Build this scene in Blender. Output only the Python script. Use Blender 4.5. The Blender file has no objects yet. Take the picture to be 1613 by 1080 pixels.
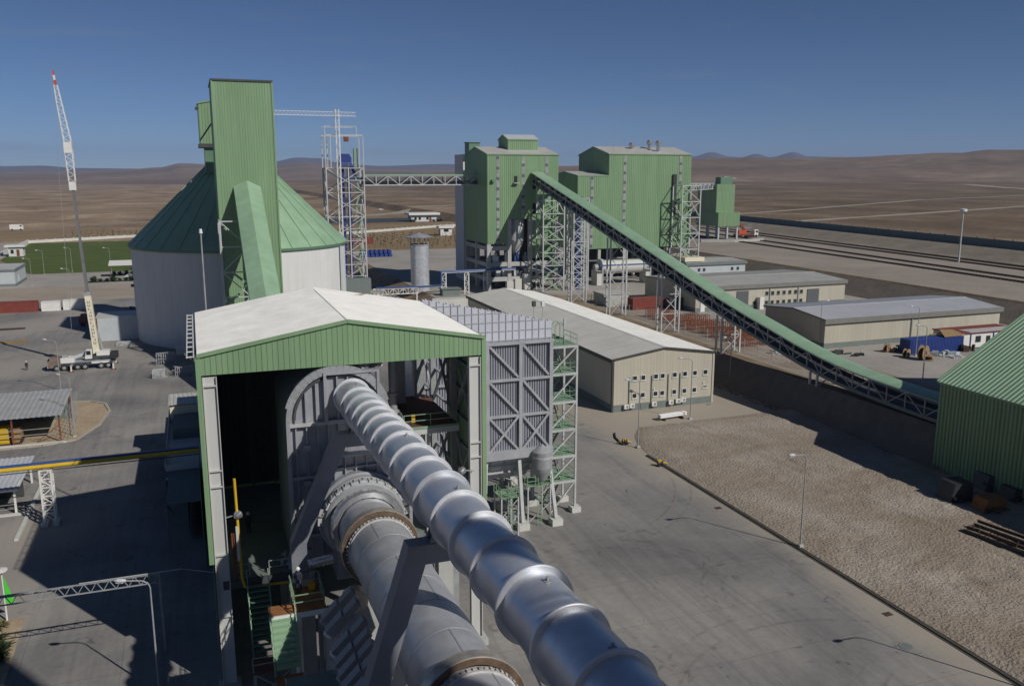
import bpy, math, random
import numpy as np
from mathutils import Vector, Matrix, noise
rad = math.radians
SC = bpy.context.scene
COL = SC.collection
RND = random.Random(11)
# ------------------------------------------------------------------ camera, sky, sun, exposure
CAMH, FPX, PITCH, HEAD = 38.0, 1360.0, rad(11.126), rad(20.2)
cam = bpy.data.cameras.new('camera'); camo = bpy.data.objects.new('camera', cam); COL.objects.link(camo)
cam.sensor_width = 36.0; cam.lens = 36.0 * FPX / 1613.0; cam.clip_start = 0.3; cam.clip_end = 90000
camo.location = (0, 0, CAMH); camo.rotation_euler = (math.pi / 2 - PITCH, 0, -HEAD)
SC.camera = camo
SHX, SHY = -0.69, 1.10                       # shadow of one metre of height on the ground
SUN_EL = math.atan2(1.0, math.hypot(SHX, SHY))
sun_dir = Vector((-SHX, -SHY, 1.0)).normalized()
world = bpy.data.worlds.new('World'); SC.world = world; world.use_nodes = True
wn = world.node_tree.nodes; wl = world.node_tree.links
sky = wn.new('ShaderNodeTexSky'); sky.sky_type = 'NISHITA'; sky.sun_disc = False
sky.sun_elevation = SUN_EL; sky.sun_rotation = math.atan2(sun_dir.x, sun_dir.y)
sky.altitude = 1200; sky.air_density = 0.55; sky.dust_density = 0.0; sky.ozone_density = 6.0
wn['Background'].inputs['Strength'].default_value = 0.068
# a few thin wisps of cloud low over the horizon
tc = wn.new('ShaderNodeTexCoord'); cm = wn.new('ShaderNodeMapping'); cm.inputs['Scale'].default_value = (5.0, 5.0, 34.0); wl.new(tc.outputs['Generated'], cm.inputs['Vector'])
cn = wn.new('ShaderNodeTexNoise'); cn.inputs['Scale'].default_value = 1.6; cn.inputs['Detail'].default_value = 7; cn.inputs['Roughness'].default_value = .6; wl.new(cm.outputs['Vector'], cn.inputs['Vector'])
cr = wn.new('ShaderNodeMapRange'); cr.interpolation_type = 'SMOOTHSTEP'; cr.inputs['From Min'].default_value = .56; cr.inputs['From Max'].default_value = .74; cr.inputs['To Max'].default_value = .22; wl.new(cn.outputs['Fac'], cr.inputs['Value'])
cx_ = wn.new('ShaderNodeMix'); cx_.data_type = 'RGBA'; wl.new(cr.outputs['Result'], cx_.inputs['Factor']); wl.new(sky.outputs['Color'], cx_.inputs[6]); cx_.inputs[7].default_value = (3.6, 4.0, 4.6, 1)
wl.new(cx_.outputs[2], wn['Background'].inputs['Color'])
sl = bpy.data.lights.new('sun', 'SUN'); sl.energy = 4.4; sl.angle = rad(0.53); sl.color = (1.0, 0.955, 0.89)
suno = bpy.data.objects.new('sun', sl); COL.objects.link(suno)
suno.rotation_euler = sun_dir.to_track_quat('Z', 'Y').to_euler(); suno.location = (60, -80, 120)
SC.view_settings.view_transform = 'Standard'; SC.view_settings.look = 'None'
SC.view_settings.gamma = 1.0; SC.view_settings.exposure = -0.35
try: SC.view_settings.use_curve_mapping = False
except Exception: pass
SC.cycles.volume_bounces = 0; SC.cycles.max_bounces = 6; SC.cycles.use_denoising = True

# ------------------------------------------------------------------ pixel (of the 1613 px photo) -> direction -> point on a known plane
def ray(px, py):
    u = (px - 806.5) / FPX; v = (540 - py) / FPX; c, s = math.cos(PITCH), math.sin(PITCH)
    x, y, z = u, c + v * s, -s + v * c; ca, sa = math.cos(HEAD), math.sin(HEAD)
    return Vector((x * ca + y * sa, -x * sa + y * ca, z))
CP = Vector((0, 0, CAMH))
def P(px, py, z=0.0): d = ray(px, py); return CP + d * ((z - CAMH) / d.z)
def PX(px, py, X): d = ray(px, py); return CP + d * (X / d.x)
def PY(px, py, Y): d = ray(px, py); return CP + d * (Y / d.y)

# ------------------------------------------------------------------ object helpers
WL = {}
def prop(o, label=None, cat=None, group=None, kind=None):
    if label: o['label'] = label
    if cat: o['category'] = cat
    if group: o['group'] = group
    if kind: o['kind'] = kind
    return o
def thing(name, label, cat, loc, group=None):
    o = bpy.data.objects.new(name, None); COL.objects.link(o); o.empty_display_size = 0.5
    o.location = loc; WL[o] = Vector(loc); return prop(o, label, cat, group)
class MB:
    def __init__(s): s.v = []; s.f = []; s.sm = []
    def face(s, pts, smooth=False):
        n = len(s.v); s.v += [tuple(p) for p in pts]; s.f.append(tuple(range(n, n + len(pts)))); s.sm.append(smooth); return s
    def box(s, x0, x1, y0, y1, z0, z1):
        n = len(s.v); s.v += [(x, y, z) for z in (z0, z1) for y in (y0, y1) for x in (x0, x1)]
        for q in ((0, 2, 3, 1), (4, 5, 7, 6), (0, 1, 5, 4), (2, 6, 7, 3), (0, 4, 6, 2), (1, 3, 7, 5)):
            s.f.append(tuple(n + i for i in q)); s.sm.append(False)
        return s
    def bar(s, a, b, w, h=None):
        a = Vector(a); b = Vector(b); d = (b - a); h = h or w
        if d.length < 1e-6: return s
        d.normalize(); up = Vector((0, 0, 1)) if abs(d.z) < .95 else Vector((0, 1, 0))
        x = d.cross(up).normalized(); y = x.cross(d)
        n = len(s.v)
        for p in (a, b):
            for i, j in ((-1, -1), (1, -1), (1, 1), (-1, 1)): s.v.append(tuple(p + x * (i * w / 2) + y * (j * h / 2)))
        for q in ((0, 3, 2, 1), (4, 5, 6, 7), (0, 1, 5, 4), (1, 2, 6, 5), (2, 3, 7, 6), (3, 0, 4, 7)):
            s.f.append(tuple(n + i for i in q)); s.sm.append(False)
        return s
    def cyl(s, a, b, r0, r1=None, n=16, caps=True):
        a = Vector(a); b = Vector(b); r1 = r0 if r1 is None else r1
        d = (b - a).normalized(); up = Vector((0, 0, 1)) if abs(d.z) < .95 else Vector((0, 1, 0))
        x = d.cross(up).normalized(); y = x.cross(d); k = len(s.v)
        ring = [(x * math.cos(t) + y * math.sin(t)) for t in [2 * math.pi * i / n for i in range(n)]]
        s.v += [tuple(a + q * r0) for q in ring] + [tuple(b + q * r1) for q in ring]
        for i in range(n):
            j = (i + 1) % n; s.f.append((k + j, k + i, k + n + i, k + n + j)); s.sm.append(True)
        if caps:
            if r0 > 1e-4: s.face([a + q * r0 for q in ring])
            if r1 > 1e-4: s.face([b + q * r1 for q in reversed(ring)])
        return s
    def lathe(s, c, prof, n=24, ax=(0, 0, 1)):
        ax = Vector(ax).normalized(); c = Vector(c)
        for (r0, h0), (r1, h1) in zip(prof[:-1], prof[1:]):
            s.cyl(c + ax * h0, c + ax * h1, r0, r1, n, False) if abs(h1 - h0) > 1e-6 else s.annulus(c + ax * h0, ax, r0, r1, n)
        return s
    def annulus(s, c, ax, r0, r1, n=24):
        ax = Vector(ax).normalized(); up = Vector((0, 0, 1)) if abs(ax.z) < .95 else Vector((0, 1, 0))
        x = ax.cross(up).normalized(); y = x.cross(ax); c = Vector(c)
        for i in range(n):
            t0 = 2 * math.pi * i / n; t1 = 2 * math.pi * (i + 1) / n
            p = lambda r, t: c + (x * math.cos(t) + y * math.sin(t)) * r
            if r0 < 1e-4: s.face([p(r1, t0), p(r1, t1), c])
            elif r1 < 1e-4: s.face([p(r0, t0), p(r0, t1), c])
            else: s.face([p(r0, t0), p(r1, t0), p(r1, t1), p(r0, t1)])
        return s
    def tube(s, pts, r, n=8):
        for a, b in zip(pts[:-1], pts[1:]): s.cyl(a, b, r, r, n)
        return s
    def prism(s, poly, ext):
        e = Vector(ext); poly = [Vector(p) for p in poly]; m = len(poly)
        s.face(poly); s.face([p + e for p in reversed(poly)])
        for i in range(m): j = (i + 1) % m; s.face([poly[j], poly[i], poly[i] + e, poly[j] + e])
        return s
    def build(s, name, m, parent=None, loc=None):
        L = WL[parent] if parent is not None else Vector(loc if loc is not None else (0, 0, 0))
        me = bpy.data.meshes.new(name); me.from_pydata([(x - L.x, y - L.y, z - L.z) for x, y, z in s.v], [], s.f)
        if any(s.sm): me.polygons.foreach_set('use_smooth', s.sm)
        if isinstance(m, str): m = M[m]
        me.materials.append(m); me.update()
        o = bpy.data.objects.new(name, me); COL.objects.link(o); WL[o] = L.copy()
        if parent is not None: o.parent = parent
        else: o.location = L
        return o
def single(name, mb, m, label, cat, loc, group=None): return prop(mb.build(name, m, None, loc), label, cat, group)
def struct(name, mb, m, loc=(0, 0, 0)): return prop(mb.build(name, m, None, loc), kind='structure')
_cube = {}
def bar(name, a, b, w, m, parent, h=None):
    """one straight member: an object of its own on a shared unit-box mesh"""
    a = Vector(a); b = Vector(b); h = h or w; d = b - a; L = d.length
    if L < 1e-5: return None
    if m not in _cube:
        q = MB().box(-.5, .5, -.5, .5, 0, 1); me = bpy.data.meshes.new('member'); me.from_pydata(q.v, [], q.f); me.materials.append(M[m]); _cube[m] = me
    d.normalize(); up = Vector((0, 0, 1)) if abs(d.z) < .95 else Vector((0, 1, 0))
    x = d.cross(up).normalized(); y = x.cross(d)
    R = Matrix((x, -y, d)).transposed()
    if R.determinant() < 0: R = Matrix((x, y, d)).transposed()
    o = bpy.data.objects.new(name, _cube[m]); COL.objects.link(o); o.parent = parent
    a = a - WL[parent]
    o.matrix_basis = Matrix.Translation(a) @ R.to_4x4() @ Matrix.Diagonal((w, h, L, 1))
    return o
def copy_tree(o, loc=None, rotz=None, label=None, group=None, parent=None):
    c = o.copy(); COL.objects.link(c)
    if parent is not None: c.parent = parent
    if loc is not None: c.location = loc; WL[c] = Vector(loc)
    if rotz is not None: c.rotation_euler.z = rotz
    if label: c['label'] = label
    if group: c['group'] = group
    for ch in o.children: copy_tree(ch, parent=c)
    return c
def corr(mb, o, u, v, W, Hf, pitch, depth, nrm, duty=.5, lo=None):
    """trapezoid-profiled sheet: origin o, width dir u, height dir v, height Hf (number or function of s), ribs proud along nrm"""
    o = Vector(o); u = Vector(u).normalized(); v = Vector(v).normalized(); nrm = Vector(nrm).normalized()
    top = Hf if callable(Hf) else (lambda s: Hf); bot = lo if lo else (lambda s: 0.0)
    n = max(1, round(W / pitch)); p = W / n; prof = []
    for i in range(n):
        s0 = i * p; a = p * (1 - duty) * .5; t = p * .1
        prof += [(s0, 0), (s0 + a - t, 0), (s0 + a, depth), (s0 + p - a, depth), (s0 + p - a + t, 0)]
    prof.append((W, 0))
    k = len(mb.v)
    for s_, d in prof:
        b = o + u * s_ + nrm * d; mb.v += [tuple(b + v * bot(s_)), tuple(b + v * top(s_))]
    for i in range(len(prof) - 1):
        mb.f.append((k + 2 * i, k + 2 * i + 2, k + 2 * i + 3, k + 2 * i + 1)); mb.sm.append(False)
    return mb
def railing(parent, pts, m='green_steel', h=1.05, w=.06, posts=2.0, rails=(1.05, .55)):
    for a, b in zip(pts[:-1], pts[1:]):
        a = Vector(a); b = Vector(b); n = max(1, round((b - a).length / posts))
        for r in rails: bar('handrail', a + Vector((0, 0, r * h / 1.05)), b + Vector((0, 0, r * h / 1.05)), w, m, parent)
        for i in range(n + 1):
            p = a.lerp(b, i / n); bar('railing_post', p, p + Vector((0, 0, h)), w, m, parent)
def lattice(parent, c, wx, wy, z0, z1, n, m, leg=.3, br=.14, x=True, faces='NSEW', top=None):
    """braced steel tower around c: four legs, girts and diagonals, each a member"""
    cx, cy = c; X = (cx - wx / 2, cx + wx / 2); Y = (cy - wy / 2, cy + wy / 2)
    for a in X:
        for b in Y: bar('leg', (a, b, z0), (a, b, z1), leg, m, parent)
    F = {'S': ((X[0], Y[0]), (X[1], Y[0])), 'N': ((X[0], Y[1]), (X[1], Y[1])), 'W': ((X[0], Y[0]), (X[0], Y[1])), 'E': ((X[1], Y[0]), (X[1], Y[1]))}
    for k in faces:
        (ax, ay), (bx, by) = F[k]
        for i in range(n):
            za = z0 + (z1 - z0) * i / n; zb = z0 + (z1 - z0) * (i + 1) / n
            bar('girt', (ax, ay, zb), (bx, by, zb), br * 1.2, m, parent)
            if x or i % 2 == 0: bar('brace', (ax, ay, za), (bx, by, zb), br, m, parent)
            if x or i % 2: bar('brace', (bx, by, za), (ax, ay, zb), br, m, parent)
def truss_bridge(parent, a, b, w, hgt, n, m, ch=.22, br=.14):
    """walkway truss from a to b (centre of the floor), two sides, members named one by one"""
    a = Vector(a); b = Vector(b); d = (b - a); side = Vector((d.y, -d.x, 0)).normalized() * (w / 2); up = Vector((0, 0, hgt))
    for s in (-1, 1):
        o = side * s
        bar('chord', a + o, b + o, ch, m, parent); bar('chord', a + o + up, b + o + up, ch, m, parent)
        for i in range(n + 1):
            p = a.lerp(b, i / n) + o; bar('post', p, p + up, br, m, parent)
            if i < n:
                q = a.lerp(b, (i + 1) / n) + o
                bar('brace', p if i % 2 else p + up, q + up if i % 2 else q, br, m, parent)

# ------------------------------------------------------------------ procedural materials
M = {}
def _n(nt, t): return nt.nodes.new(t)
def mat(name, col, rough=.6, metal=0.0, var=.12, scale=.6, bump=0.0, bscale=20.0, col2=None, spec=.5, vscale=None, streak=False, panel=None):
    m = bpy.data.materials.new(name); m.use_nodes = True; nt = m.node_tree; L = nt.links
    b = nt.nodes['Principled BSDF']; b.inputs['Roughness'].default_value = rough; b.inputs['Metallic'].default_value = metal
    b.inputs['Specular IOR Level'].default_value = spec
    g = _n(nt, 'ShaderNodeNewGeometry')
    mp = _n(nt, 'ShaderNodeMapping'); L.new(g.outputs['Position'], mp.inputs['Vector'])
    mp.inputs['Scale'].default_value = (1, 1, .12) if streak else (1, 1, 1)
    n1 = _n(nt, 'ShaderNodeTexNoise'); n1.inputs['Scale'].default_value = scale; n1.inputs['Detail'].default_value = 8; n1.inputs['Roughness'].default_value = .65
    L.new(mp.outputs['Vector'], n1.inputs['Vector'])
    r = _n(nt, 'ShaderNodeValToRGB'); L.new(n1.outputs['Fac'], r.inputs['Fac'])
    c2 = col2 or tuple(c * (1 + var) for c in col)
    r.color_ramp.elements[0].position = .32; r.color_ramp.elements[1].position = .68
    r.color_ramp.elements[0].color = (*[c * (1 - var) for c in col], 1) if not col2 else (*col, 1)
    r.color_ramp.elements[1].color = (*c2, 1)
    out = r.outputs['Color']
    if panel:
        sx = _n(nt, 'ShaderNodeSeparateXYZ'); L.new(g.outputs['Position'], sx.inputs[0]); ad = _n(nt, 'ShaderNodeMath'); L.new(sx.outputs['X'], ad.inputs[0]); L.new(sx.outputs['Y'], ad.inputs[1])
        cb = _n(nt, 'ShaderNodeCombineXYZ'); L.new(ad.outputs[0], cb.inputs[0]); L.new(sx.outputs['Z'], cb.inputs[1])
        bk = _n(nt, 'ShaderNodeTexBrick'); bk.offset = .37; bk.inputs['Scale'].default_value = 1; bk.inputs['Brick Width'].default_value = panel[0]; bk.inputs['Row Height'].default_value = panel[1]
        bk.inputs['Mortar Size'].default_value = .02; bk.inputs['Mortar Smooth'].default_value = .5; v_ = panel[2]
        bk.inputs['Color1'].default_value = (1 + v_, 1 + v_, 1 + v_, 1); bk.inputs['Color2'].default_value = (1 - v_, 1 - v_, 1 - v_, 1); bk.inputs['Mortar'].default_value = (.82, .82, .82, 1); L.new(cb.outputs[0], bk.inputs['Vector'])
        mp_ = _n(nt, 'ShaderNodeMix'); mp_.data_type = 'RGBA'; mp_.blend_type = 'MULTIPLY'; mp_.inputs['Factor'].default_value = 1; L.new(out, mp_.inputs[6]); L.new(bk.outputs['Color'], mp_.inputs[7]); out = mp_.outputs[2]
        ms = _n(nt, 'ShaderNodeMapping'); ms.inputs['Scale'].default_value = (1.6, 1.6, .07); L.new(g.outputs['Position'], ms.inputs['Vector'])
        ns = _n(nt, 'ShaderNodeTexNoise'); ns.inputs['Scale'].default_value = 1.0; ns.inputs['Detail'].default_value = 6; L.new(ms.outputs['Vector'], ns.inputs['Vector'])
        rs_ = _n(nt, 'ShaderNodeMapRange'); rs_.inputs['From Min'].default_value = .52; rs_.inputs['From Max'].default_value = .78; rs_.inputs['To Max'].default_value = .30; L.new(ns.outputs['Fac'], rs_.inputs['Value'])
        m7 = _n(nt, 'ShaderNodeMix'); m7.data_type = 'RGBA'; L.new(rs_.outputs['Result'], m7.inputs['Factor']); L.new(out, m7.inputs[6]); m7.inputs[7].default_value = (.36, .36, .32, 1); out = m7.outputs[2]
    L.new(out, b.inputs['Base Color'])
    rr = _n(nt, 'ShaderNodeMapRange'); rr.inputs['To Min'].default_value = max(.05, rough - .12); rr.inputs['To Max'].default_value = min(1, rough + .12)
    L.new(n1.outputs['Fac'], rr.inputs['Value']); L.new(rr.outputs['Result'], b.inputs['Roughness'])
    if bump:
        n2 = _n(nt, 'ShaderNodeTexNoise'); n2.inputs['Scale'].default_value = bscale; n2.inputs['Detail'].default_value = 6
        L.new(g.outputs['Position'], n2.inputs['Vector'])
        bp = _n(nt, 'ShaderNodeBump'); bp.inputs['Strength'].default_value = bump; bp.inputs['Distance'].default_value = .1
        L.new(n2.outputs['Fac'], bp.inputs['Height']); L.new(bp.outputs['Normal'], b.inputs['Normal'])
    M[name] = m; return m
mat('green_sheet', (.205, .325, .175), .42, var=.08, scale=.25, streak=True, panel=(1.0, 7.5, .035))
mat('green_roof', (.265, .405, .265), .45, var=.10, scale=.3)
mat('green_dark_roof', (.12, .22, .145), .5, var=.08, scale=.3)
mat('green_steel', (.22, .34, .22), .5, var=.12, scale=1.5)
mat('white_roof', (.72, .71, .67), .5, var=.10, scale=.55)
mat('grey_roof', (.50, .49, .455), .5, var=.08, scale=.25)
mat('blue_grey_roof', (.50, .51, .53), .5, var=.06, scale=.25)
mat('beige_wall', (.46, .43, .35), .6, var=.06, scale=.5, streak=True, panel=(1.0, 30, .03))
mat('plinth', (.16, .19, .18), .8, var=.12, scale=1.2)
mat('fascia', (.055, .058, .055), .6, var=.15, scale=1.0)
mat('grey_fascia', (.20, .195, .175), .6, var=.1, scale=.8)
mat('silo_concrete', (.64, .64, .62), .75, var=.05, scale=.2, streak=True, panel=(2.4, 3.6, .012))
mat('concrete_frame', (.42, .42, .40), .85, var=.12, scale=.5)
mat('light_steel', (.46, .47, .47), .5, var=.12, scale=1.2)
mat('column_steel', (.52, .52, .50), .5, var=.08, scale=.6, streak=True)
mat('mid_steel', (.30, .31, .32), .5, var=.15, scale=1.0)
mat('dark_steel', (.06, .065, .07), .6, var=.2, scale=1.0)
mat('aluminium', (.46, .47, .50), .40, metal=.3, var=.10, scale=.8)
mat('duct_metal', (.60, .62, .66), .37, metal=.55, var=.16, scale=.6, bump=.04, bscale=1.0)
mat('duct_flange', (.66, .67, .69), .40, metal=.4, var=.10, scale=1.5)
mat('kiln_shell', (.50, .505, .525), .45, metal=.45, var=.18, scale=.7)
mat('kiln_weld', (.33, .335, .35), .45, metal=.3, var=.1, scale=2.0)
mat('tyre_steel', (.50, .46, .40), .34, metal=.6, var=.2, scale=2.0)
mat('tyre_side', (.15, .10, .065), .6, metal=.3, var=.3, scale=2.0)
mat('clamp_white', (.46, .45, .43), .5, var=.2, scale=4.0)
mat('bright_metal', (.62, .62, .62), .25, metal=.8, var=.1, scale=2.0)
mat('hood_plate', (.36, .37, .40), .45, metal=.25, var=.12, scale=.8)
mat('support_steel', (.22, .23, .26), .5, metal=.15, var=.12, scale=.8)
mat('filter_sheet', (.33, .335, .38), .4, metal=.15, var=.08, scale=.6, streak=True)
mat('filter_panel', (.58, .59, .66), .4, metal=.1, var=.05, scale=.5)
mat('red_deck', (.13, .065, .045), .85, var=.25, scale=1.2)
mat('rust_deck', (.27, .115, .035), .85, var=.3, scale=1.5)
mat('rust', (.19, .06, .03), .85, var=.35, scale=1.5)
mat('rust_dark', (.07, .04, .028), .85, var=.35, scale=2.0)
mat('red_container', (.22, .05, .035), .6, var=.15, scale=.8)
mat('yellow_paint', (.62, .40, .02), .5, var=.1, scale=2.0)
mat('blue_paint', (.02, .045, .20), .45, var=.15, scale=1.5)
mat('blue_pipe', (.045, .10, .27), .4, var=.1, scale=1.0)
mat('blue_container', (.02, .05, .23), .5, var=.12, scale=1.0)
mat('white_paint', (.72, .71, .67), .45, var=.06, scale=1.0)
mat('cream_paint', (.74, .68, .52), .45, var=.08, scale=1.0)
mat('orange_red', (.55, .07, .02), .5, var=.12, scale=1.5)
mat('window_glass', (.02, .025, .03), .12, var=.1, scale=1.0)
mat('chimney_metal', (.66, .68, .72), .34, metal=.5, var=.16, scale=1.2)
mat('skylight', (.30, .32, .30), .35, var=.30, scale=.6)
mat('door_dark', (.10, .11, .115), .6, var=.1, scale=1.0)
mat('white_pvc', (.70, .71, .70), .4, var=.04, scale=1.0)
mat('black_rubber', (.018, .018, .018), .8, var=.2, scale=3.0)
mat('black_scrap', (.03, .03, .032), .55, var=.4, scale=1.5)
mat('pale_wall', (.56, .56, .52), .7, var=.08, scale=.3)
mat('pale_blue_wall', (.45, .49, .50), .6, var=.06, scale=.5)
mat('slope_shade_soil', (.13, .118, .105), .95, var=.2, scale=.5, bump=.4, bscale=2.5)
mat('concrete_slope', (.19, .155, .115), .95, var=.2, scale=.5, bump=.4, bscale=2.5)
mat('kerb', (.40, .36, .30), .9, var=.15, scale=1.0)
mat('drain', (.060, .054, .045), .95, var=.25, scale=1.5)
mat('shed_roof', (.36, .37, .365), .55, var=.12, scale=.8)
mat('boom_steel', (.16, .16, .165), .5, var=.15, scale=1.0)
mat('dusty_brown', (.20, .15, .12), .8, var=.2, scale=1.5)
mat('wood', (.29, .19, .09), .8, var=.25, scale=3.0)
mat('skin', (.42, .26, .18), .6, var=.05, scale=5.0)
mat('clothes_navy', (.025, .03, .05), .9, var=.2, scale=5.0)
mat('clothes_dark', (.04, .036, .033), .9, var=.2, scale=5.0)
mat('helmet_white', (.75, .75, .72), .4, var=.03, scale=5.0)
mat('banner_green', (.08, .62, .05), .6, var=.08, scale=1.5)
mat('foliage', (.045, .075, .02), .7, var=.4, scale=2.0)
mat('foliage_dry', (.13, .12, .05), .8, var=.35, scale=2.0)
mat('bark', (.10, .065, .04), .9, var=.2, scale=3.0)
mat('lamp_glass', (.70, .72, .74), .2, var=.02, scale=1.0)
mat('far_building', (.62, .62, .60), .7, var=.05, scale=.3)
mat('canvas_tarp', (.055, .065, .085), .7, var=.3, scale=.8)

def ground_mat(name, stops, xlight=None, *, dust=None, patch=False,  scale=.05, det=10, fine=1.2, fine_amt=.25, bump=.3, bscale=2.0, rough=.95, stretch=(1, 1, 1), joints=None, jcol=.75, dist=.15, marks=False):
    """large soft patches + fine grain (+ slab joints, + dark tyre sweeps) in world space"""
    m = bpy.data.materials.new(name); m.use_nodes = True; nt = m.node_tree; L = nt.links
    b = nt.nodes['Principled BSDF']; b.inputs['Roughness'].default_value = rough; b.inputs['Specular IOR Level'].default_value = .25
    g = _n(nt, 'ShaderNodeNewGeometry'); mp = _n(nt, 'ShaderNodeMapping'); mp.inputs['Scale'].default_value = stretch
    L.new(g.outputs['Position'], mp.inputs['Vector'])
    n1 = _n(nt, 'ShaderNodeTexNoise'); n1.inputs['Scale'].default_value = scale; n1.inputs['Detail'].default_value = det; n1.inputs['Roughness'].default_value = .6; n1.inputs['Distortion'].default_value = .6
    L.new(mp.outputs['Vector'], n1.inputs['Vector'])
    r = _n(nt, 'ShaderNodeValToRGB'); L.new(n1.outputs['Fac'], r.inputs['Fac']); e = r.color_ramp.elements
    while len(e) < len(stops): e.new(.5)
    for k, (p, c) in enumerate(stops): e[k].position = p; e[k].color = (*c, 1)
    n2 = _n(nt, 'ShaderNodeTexNoise'); n2.inputs['Scale'].default_value = fine; n2.inputs['Detail'].default_value = 8; n2.inputs['Roughness'].default_value = .7
    L.new(g.outputs['Position'], n2.inputs['Vector'])
    mr = _n(nt, 'ShaderNodeMapRange'); mr.inputs['From Min'].default_value = .3; mr.inputs['From Max'].default_value = .7
    mr.inputs['To Min'].default_value = 1 - fine_amt; mr.inputs['To Max'].default_value = 1 + fine_amt
    L.new(n2.outputs['Fac'], mr.inputs['Value'])
    mx = _n(nt, 'ShaderNodeMix'); mx.data_type = 'RGBA'; mx.blend_type = 'MULTIPLY'; mx.inputs['Factor'].default_value = 1
    L.new(r.outputs['Color'], mx.inputs[6]); L.new(mr.outputs['Result'], mx.inputs[7]); out = mx.outputs[2]
    if joints:
        br = _n(nt, 'ShaderNodeTexBrick'); br.offset = 0; br.inputs['Scale'].default_value = 1.0; br.inputs['Brick Width'].default_value = joints; br.inputs['Row Height'].default_value = joints
        br.inputs['Mortar Size'].default_value = .05; br.inputs['Mortar Smooth'].default_value = .6
        br.inputs['Color1'].default_value = (1, 1, 1, 1); br.inputs['Color2'].default_value = (.93, .93, .94, 1); br.inputs['Mortar'].default_value = (jcol, jcol, jcol, 1)
        L.new(g.outputs['Position'], br.inputs['Vector'])
        m2 = _n(nt, 'ShaderNodeMix'); m2.data_type = 'RGBA'; m2.blend_type = 'MULTIPLY'; m2.inputs['Factor'].default_value = 1
        L.new(out, m2.inputs[6]); L.new(br.outputs['Color'], m2.inputs[7]); out = m2.outputs[2]
    if marks:
        mpw = _n(nt, 'ShaderNodeMapping'); mpw.inputs['Scale'].default_value = (.8, .05, 1); mpw.inputs['Rotation'].default_value = (0, 0, .12); L.new(g.outputs['Position'], mpw.inputs['Vector'])
        wv = _n(nt, 'ShaderNodeTexNoise'); wv.inputs['Scale'].default_value = 1.0; wv.inputs['Distortion'].default_value = 1.2; wv.inputs['Detail'].default_value = 5
        L.new(mpw.outputs['Vector'], wv.inputs['Vector'])
        r3 = _n(nt, 'ShaderNodeValToRGB'); L.new(wv.outputs['Fac'], r3.inputs['Fac'])
        r3.color_ramp.elements[0].position = .33; r3.color_ramp.elements[0].color = (.80, .80, .82, 1); r3.color_ramp.elements[1].position = .55; r3.color_ramp.elements[1].color = (1, 1, 1, 1)
        m3 = _n(nt, 'ShaderNodeMix'); m3.data_type = 'RGBA'; m3.blend_type = 'MULTIPLY'; m3.inputs['Factor'].default_value = .8
        L.new(out, m3.inputs[6]); L.new(r3.outputs['Color'], m3.inputs[7]); out = m3.outputs[2]
        vo = _n(nt, 'ShaderNodeTexNoise'); vo.inputs['Scale'].default_value = .45; vo.inputs['Detail'].default_value = 3; vo.inputs['Distortion'].default_value = 1.5
        L.new(g.outputs['Position'], vo.inputs['Vector'])
        r4 = _n(nt, 'ShaderNodeValToRGB'); L.new(vo.outputs['Fac'], r4.inputs['Fac'])
        r4.color_ramp.elements[0].position = .27; r4.color_ramp.elements[0].color = (.5, .46, .42, 1); r4.color_ramp.elements[1].position = .35; r4.color_ramp.elements[1].color = (1, 1, 1, 1)
        m4 = _n(nt, 'ShaderNodeMix'); m4.data_type = 'RGBA'; m4.blend_type = 'MULTIPLY'; m4.inputs['Factor'].default_value = .7
        L.new(out, m4.inputs[6]); L.new(r4.outputs['Color'], m4.inputs[7]); out = m4.outputs[2]
    if patch:                                                        # dry sandy patches on the slab
        n8 = _n(nt, 'ShaderNodeTexNoise'); n8.inputs['Scale'].default_value = .021; n8.inputs['Detail'].default_value = 7; n8.inputs['Distortion'].default_value = 1.0; L.new(g.outputs['Position'], n8.inputs['Vector'])
        r8 = _n(nt, 'ShaderNodeMapRange'); r8.interpolation_type = 'SMOOTHSTEP'; r8.inputs['From Min'].default_value = .50; r8.inputs['From Max'].default_value = .66; r8.inputs['To Max'].default_value = .75; L.new(n8.outputs['Fac'], r8.inputs['Value'])
        m8 = _n(nt, 'ShaderNodeMix'); m8.data_type = 'RGBA'; L.new(r8.outputs['Result'], m8.inputs['Factor']); L.new(out, m8.inputs[6]); m8.inputs[7].default_value = (.37, .335, .285, 1); out = m8.outputs[2]
    if dust:                                                         # wind-blown sand gathers along the drain
        sp6 = _n(nt, 'ShaderNodeSeparateXYZ'); L.new(g.outputs['Position'], sp6.inputs[0]); mr6 = _n(nt, 'ShaderNodeMapRange'); mr6.interpolation_type = 'SMOOTHSTEP'
        mr6.inputs['From Min'].default_value = dust[0]; mr6.inputs['From Max'].default_value = dust[1]; mr6.inputs['To Min'].default_value = 0; mr6.inputs['To Max'].default_value = .95
        ad6 = _n(nt, 'ShaderNodeMath'); ad6.operation = 'MULTIPLY_ADD'; ad6.inputs[1].default_value = 9.0; L.new(n1.outputs['Fac'], ad6.inputs[0]); L.new(sp6.outputs['X'], ad6.inputs[2])
        sb6 = _n(nt, 'ShaderNodeMath'); sb6.operation = 'SUBTRACT'; sb6.inputs[1].default_value = 4.5; L.new(ad6.outputs[0], sb6.inputs[0]); L.new(sb6.outputs[0], mr6.inputs['Value'])
        m6 = _n(nt, 'ShaderNodeMix'); m6.data_type = 'RGBA'; L.new(mr6.outputs['Result'], m6.inputs['Factor']); L.new(out, m6.inputs[6]); m6.inputs[7].default_value = (.37, .325, .265, 1); out = m6.outputs[2]
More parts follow.
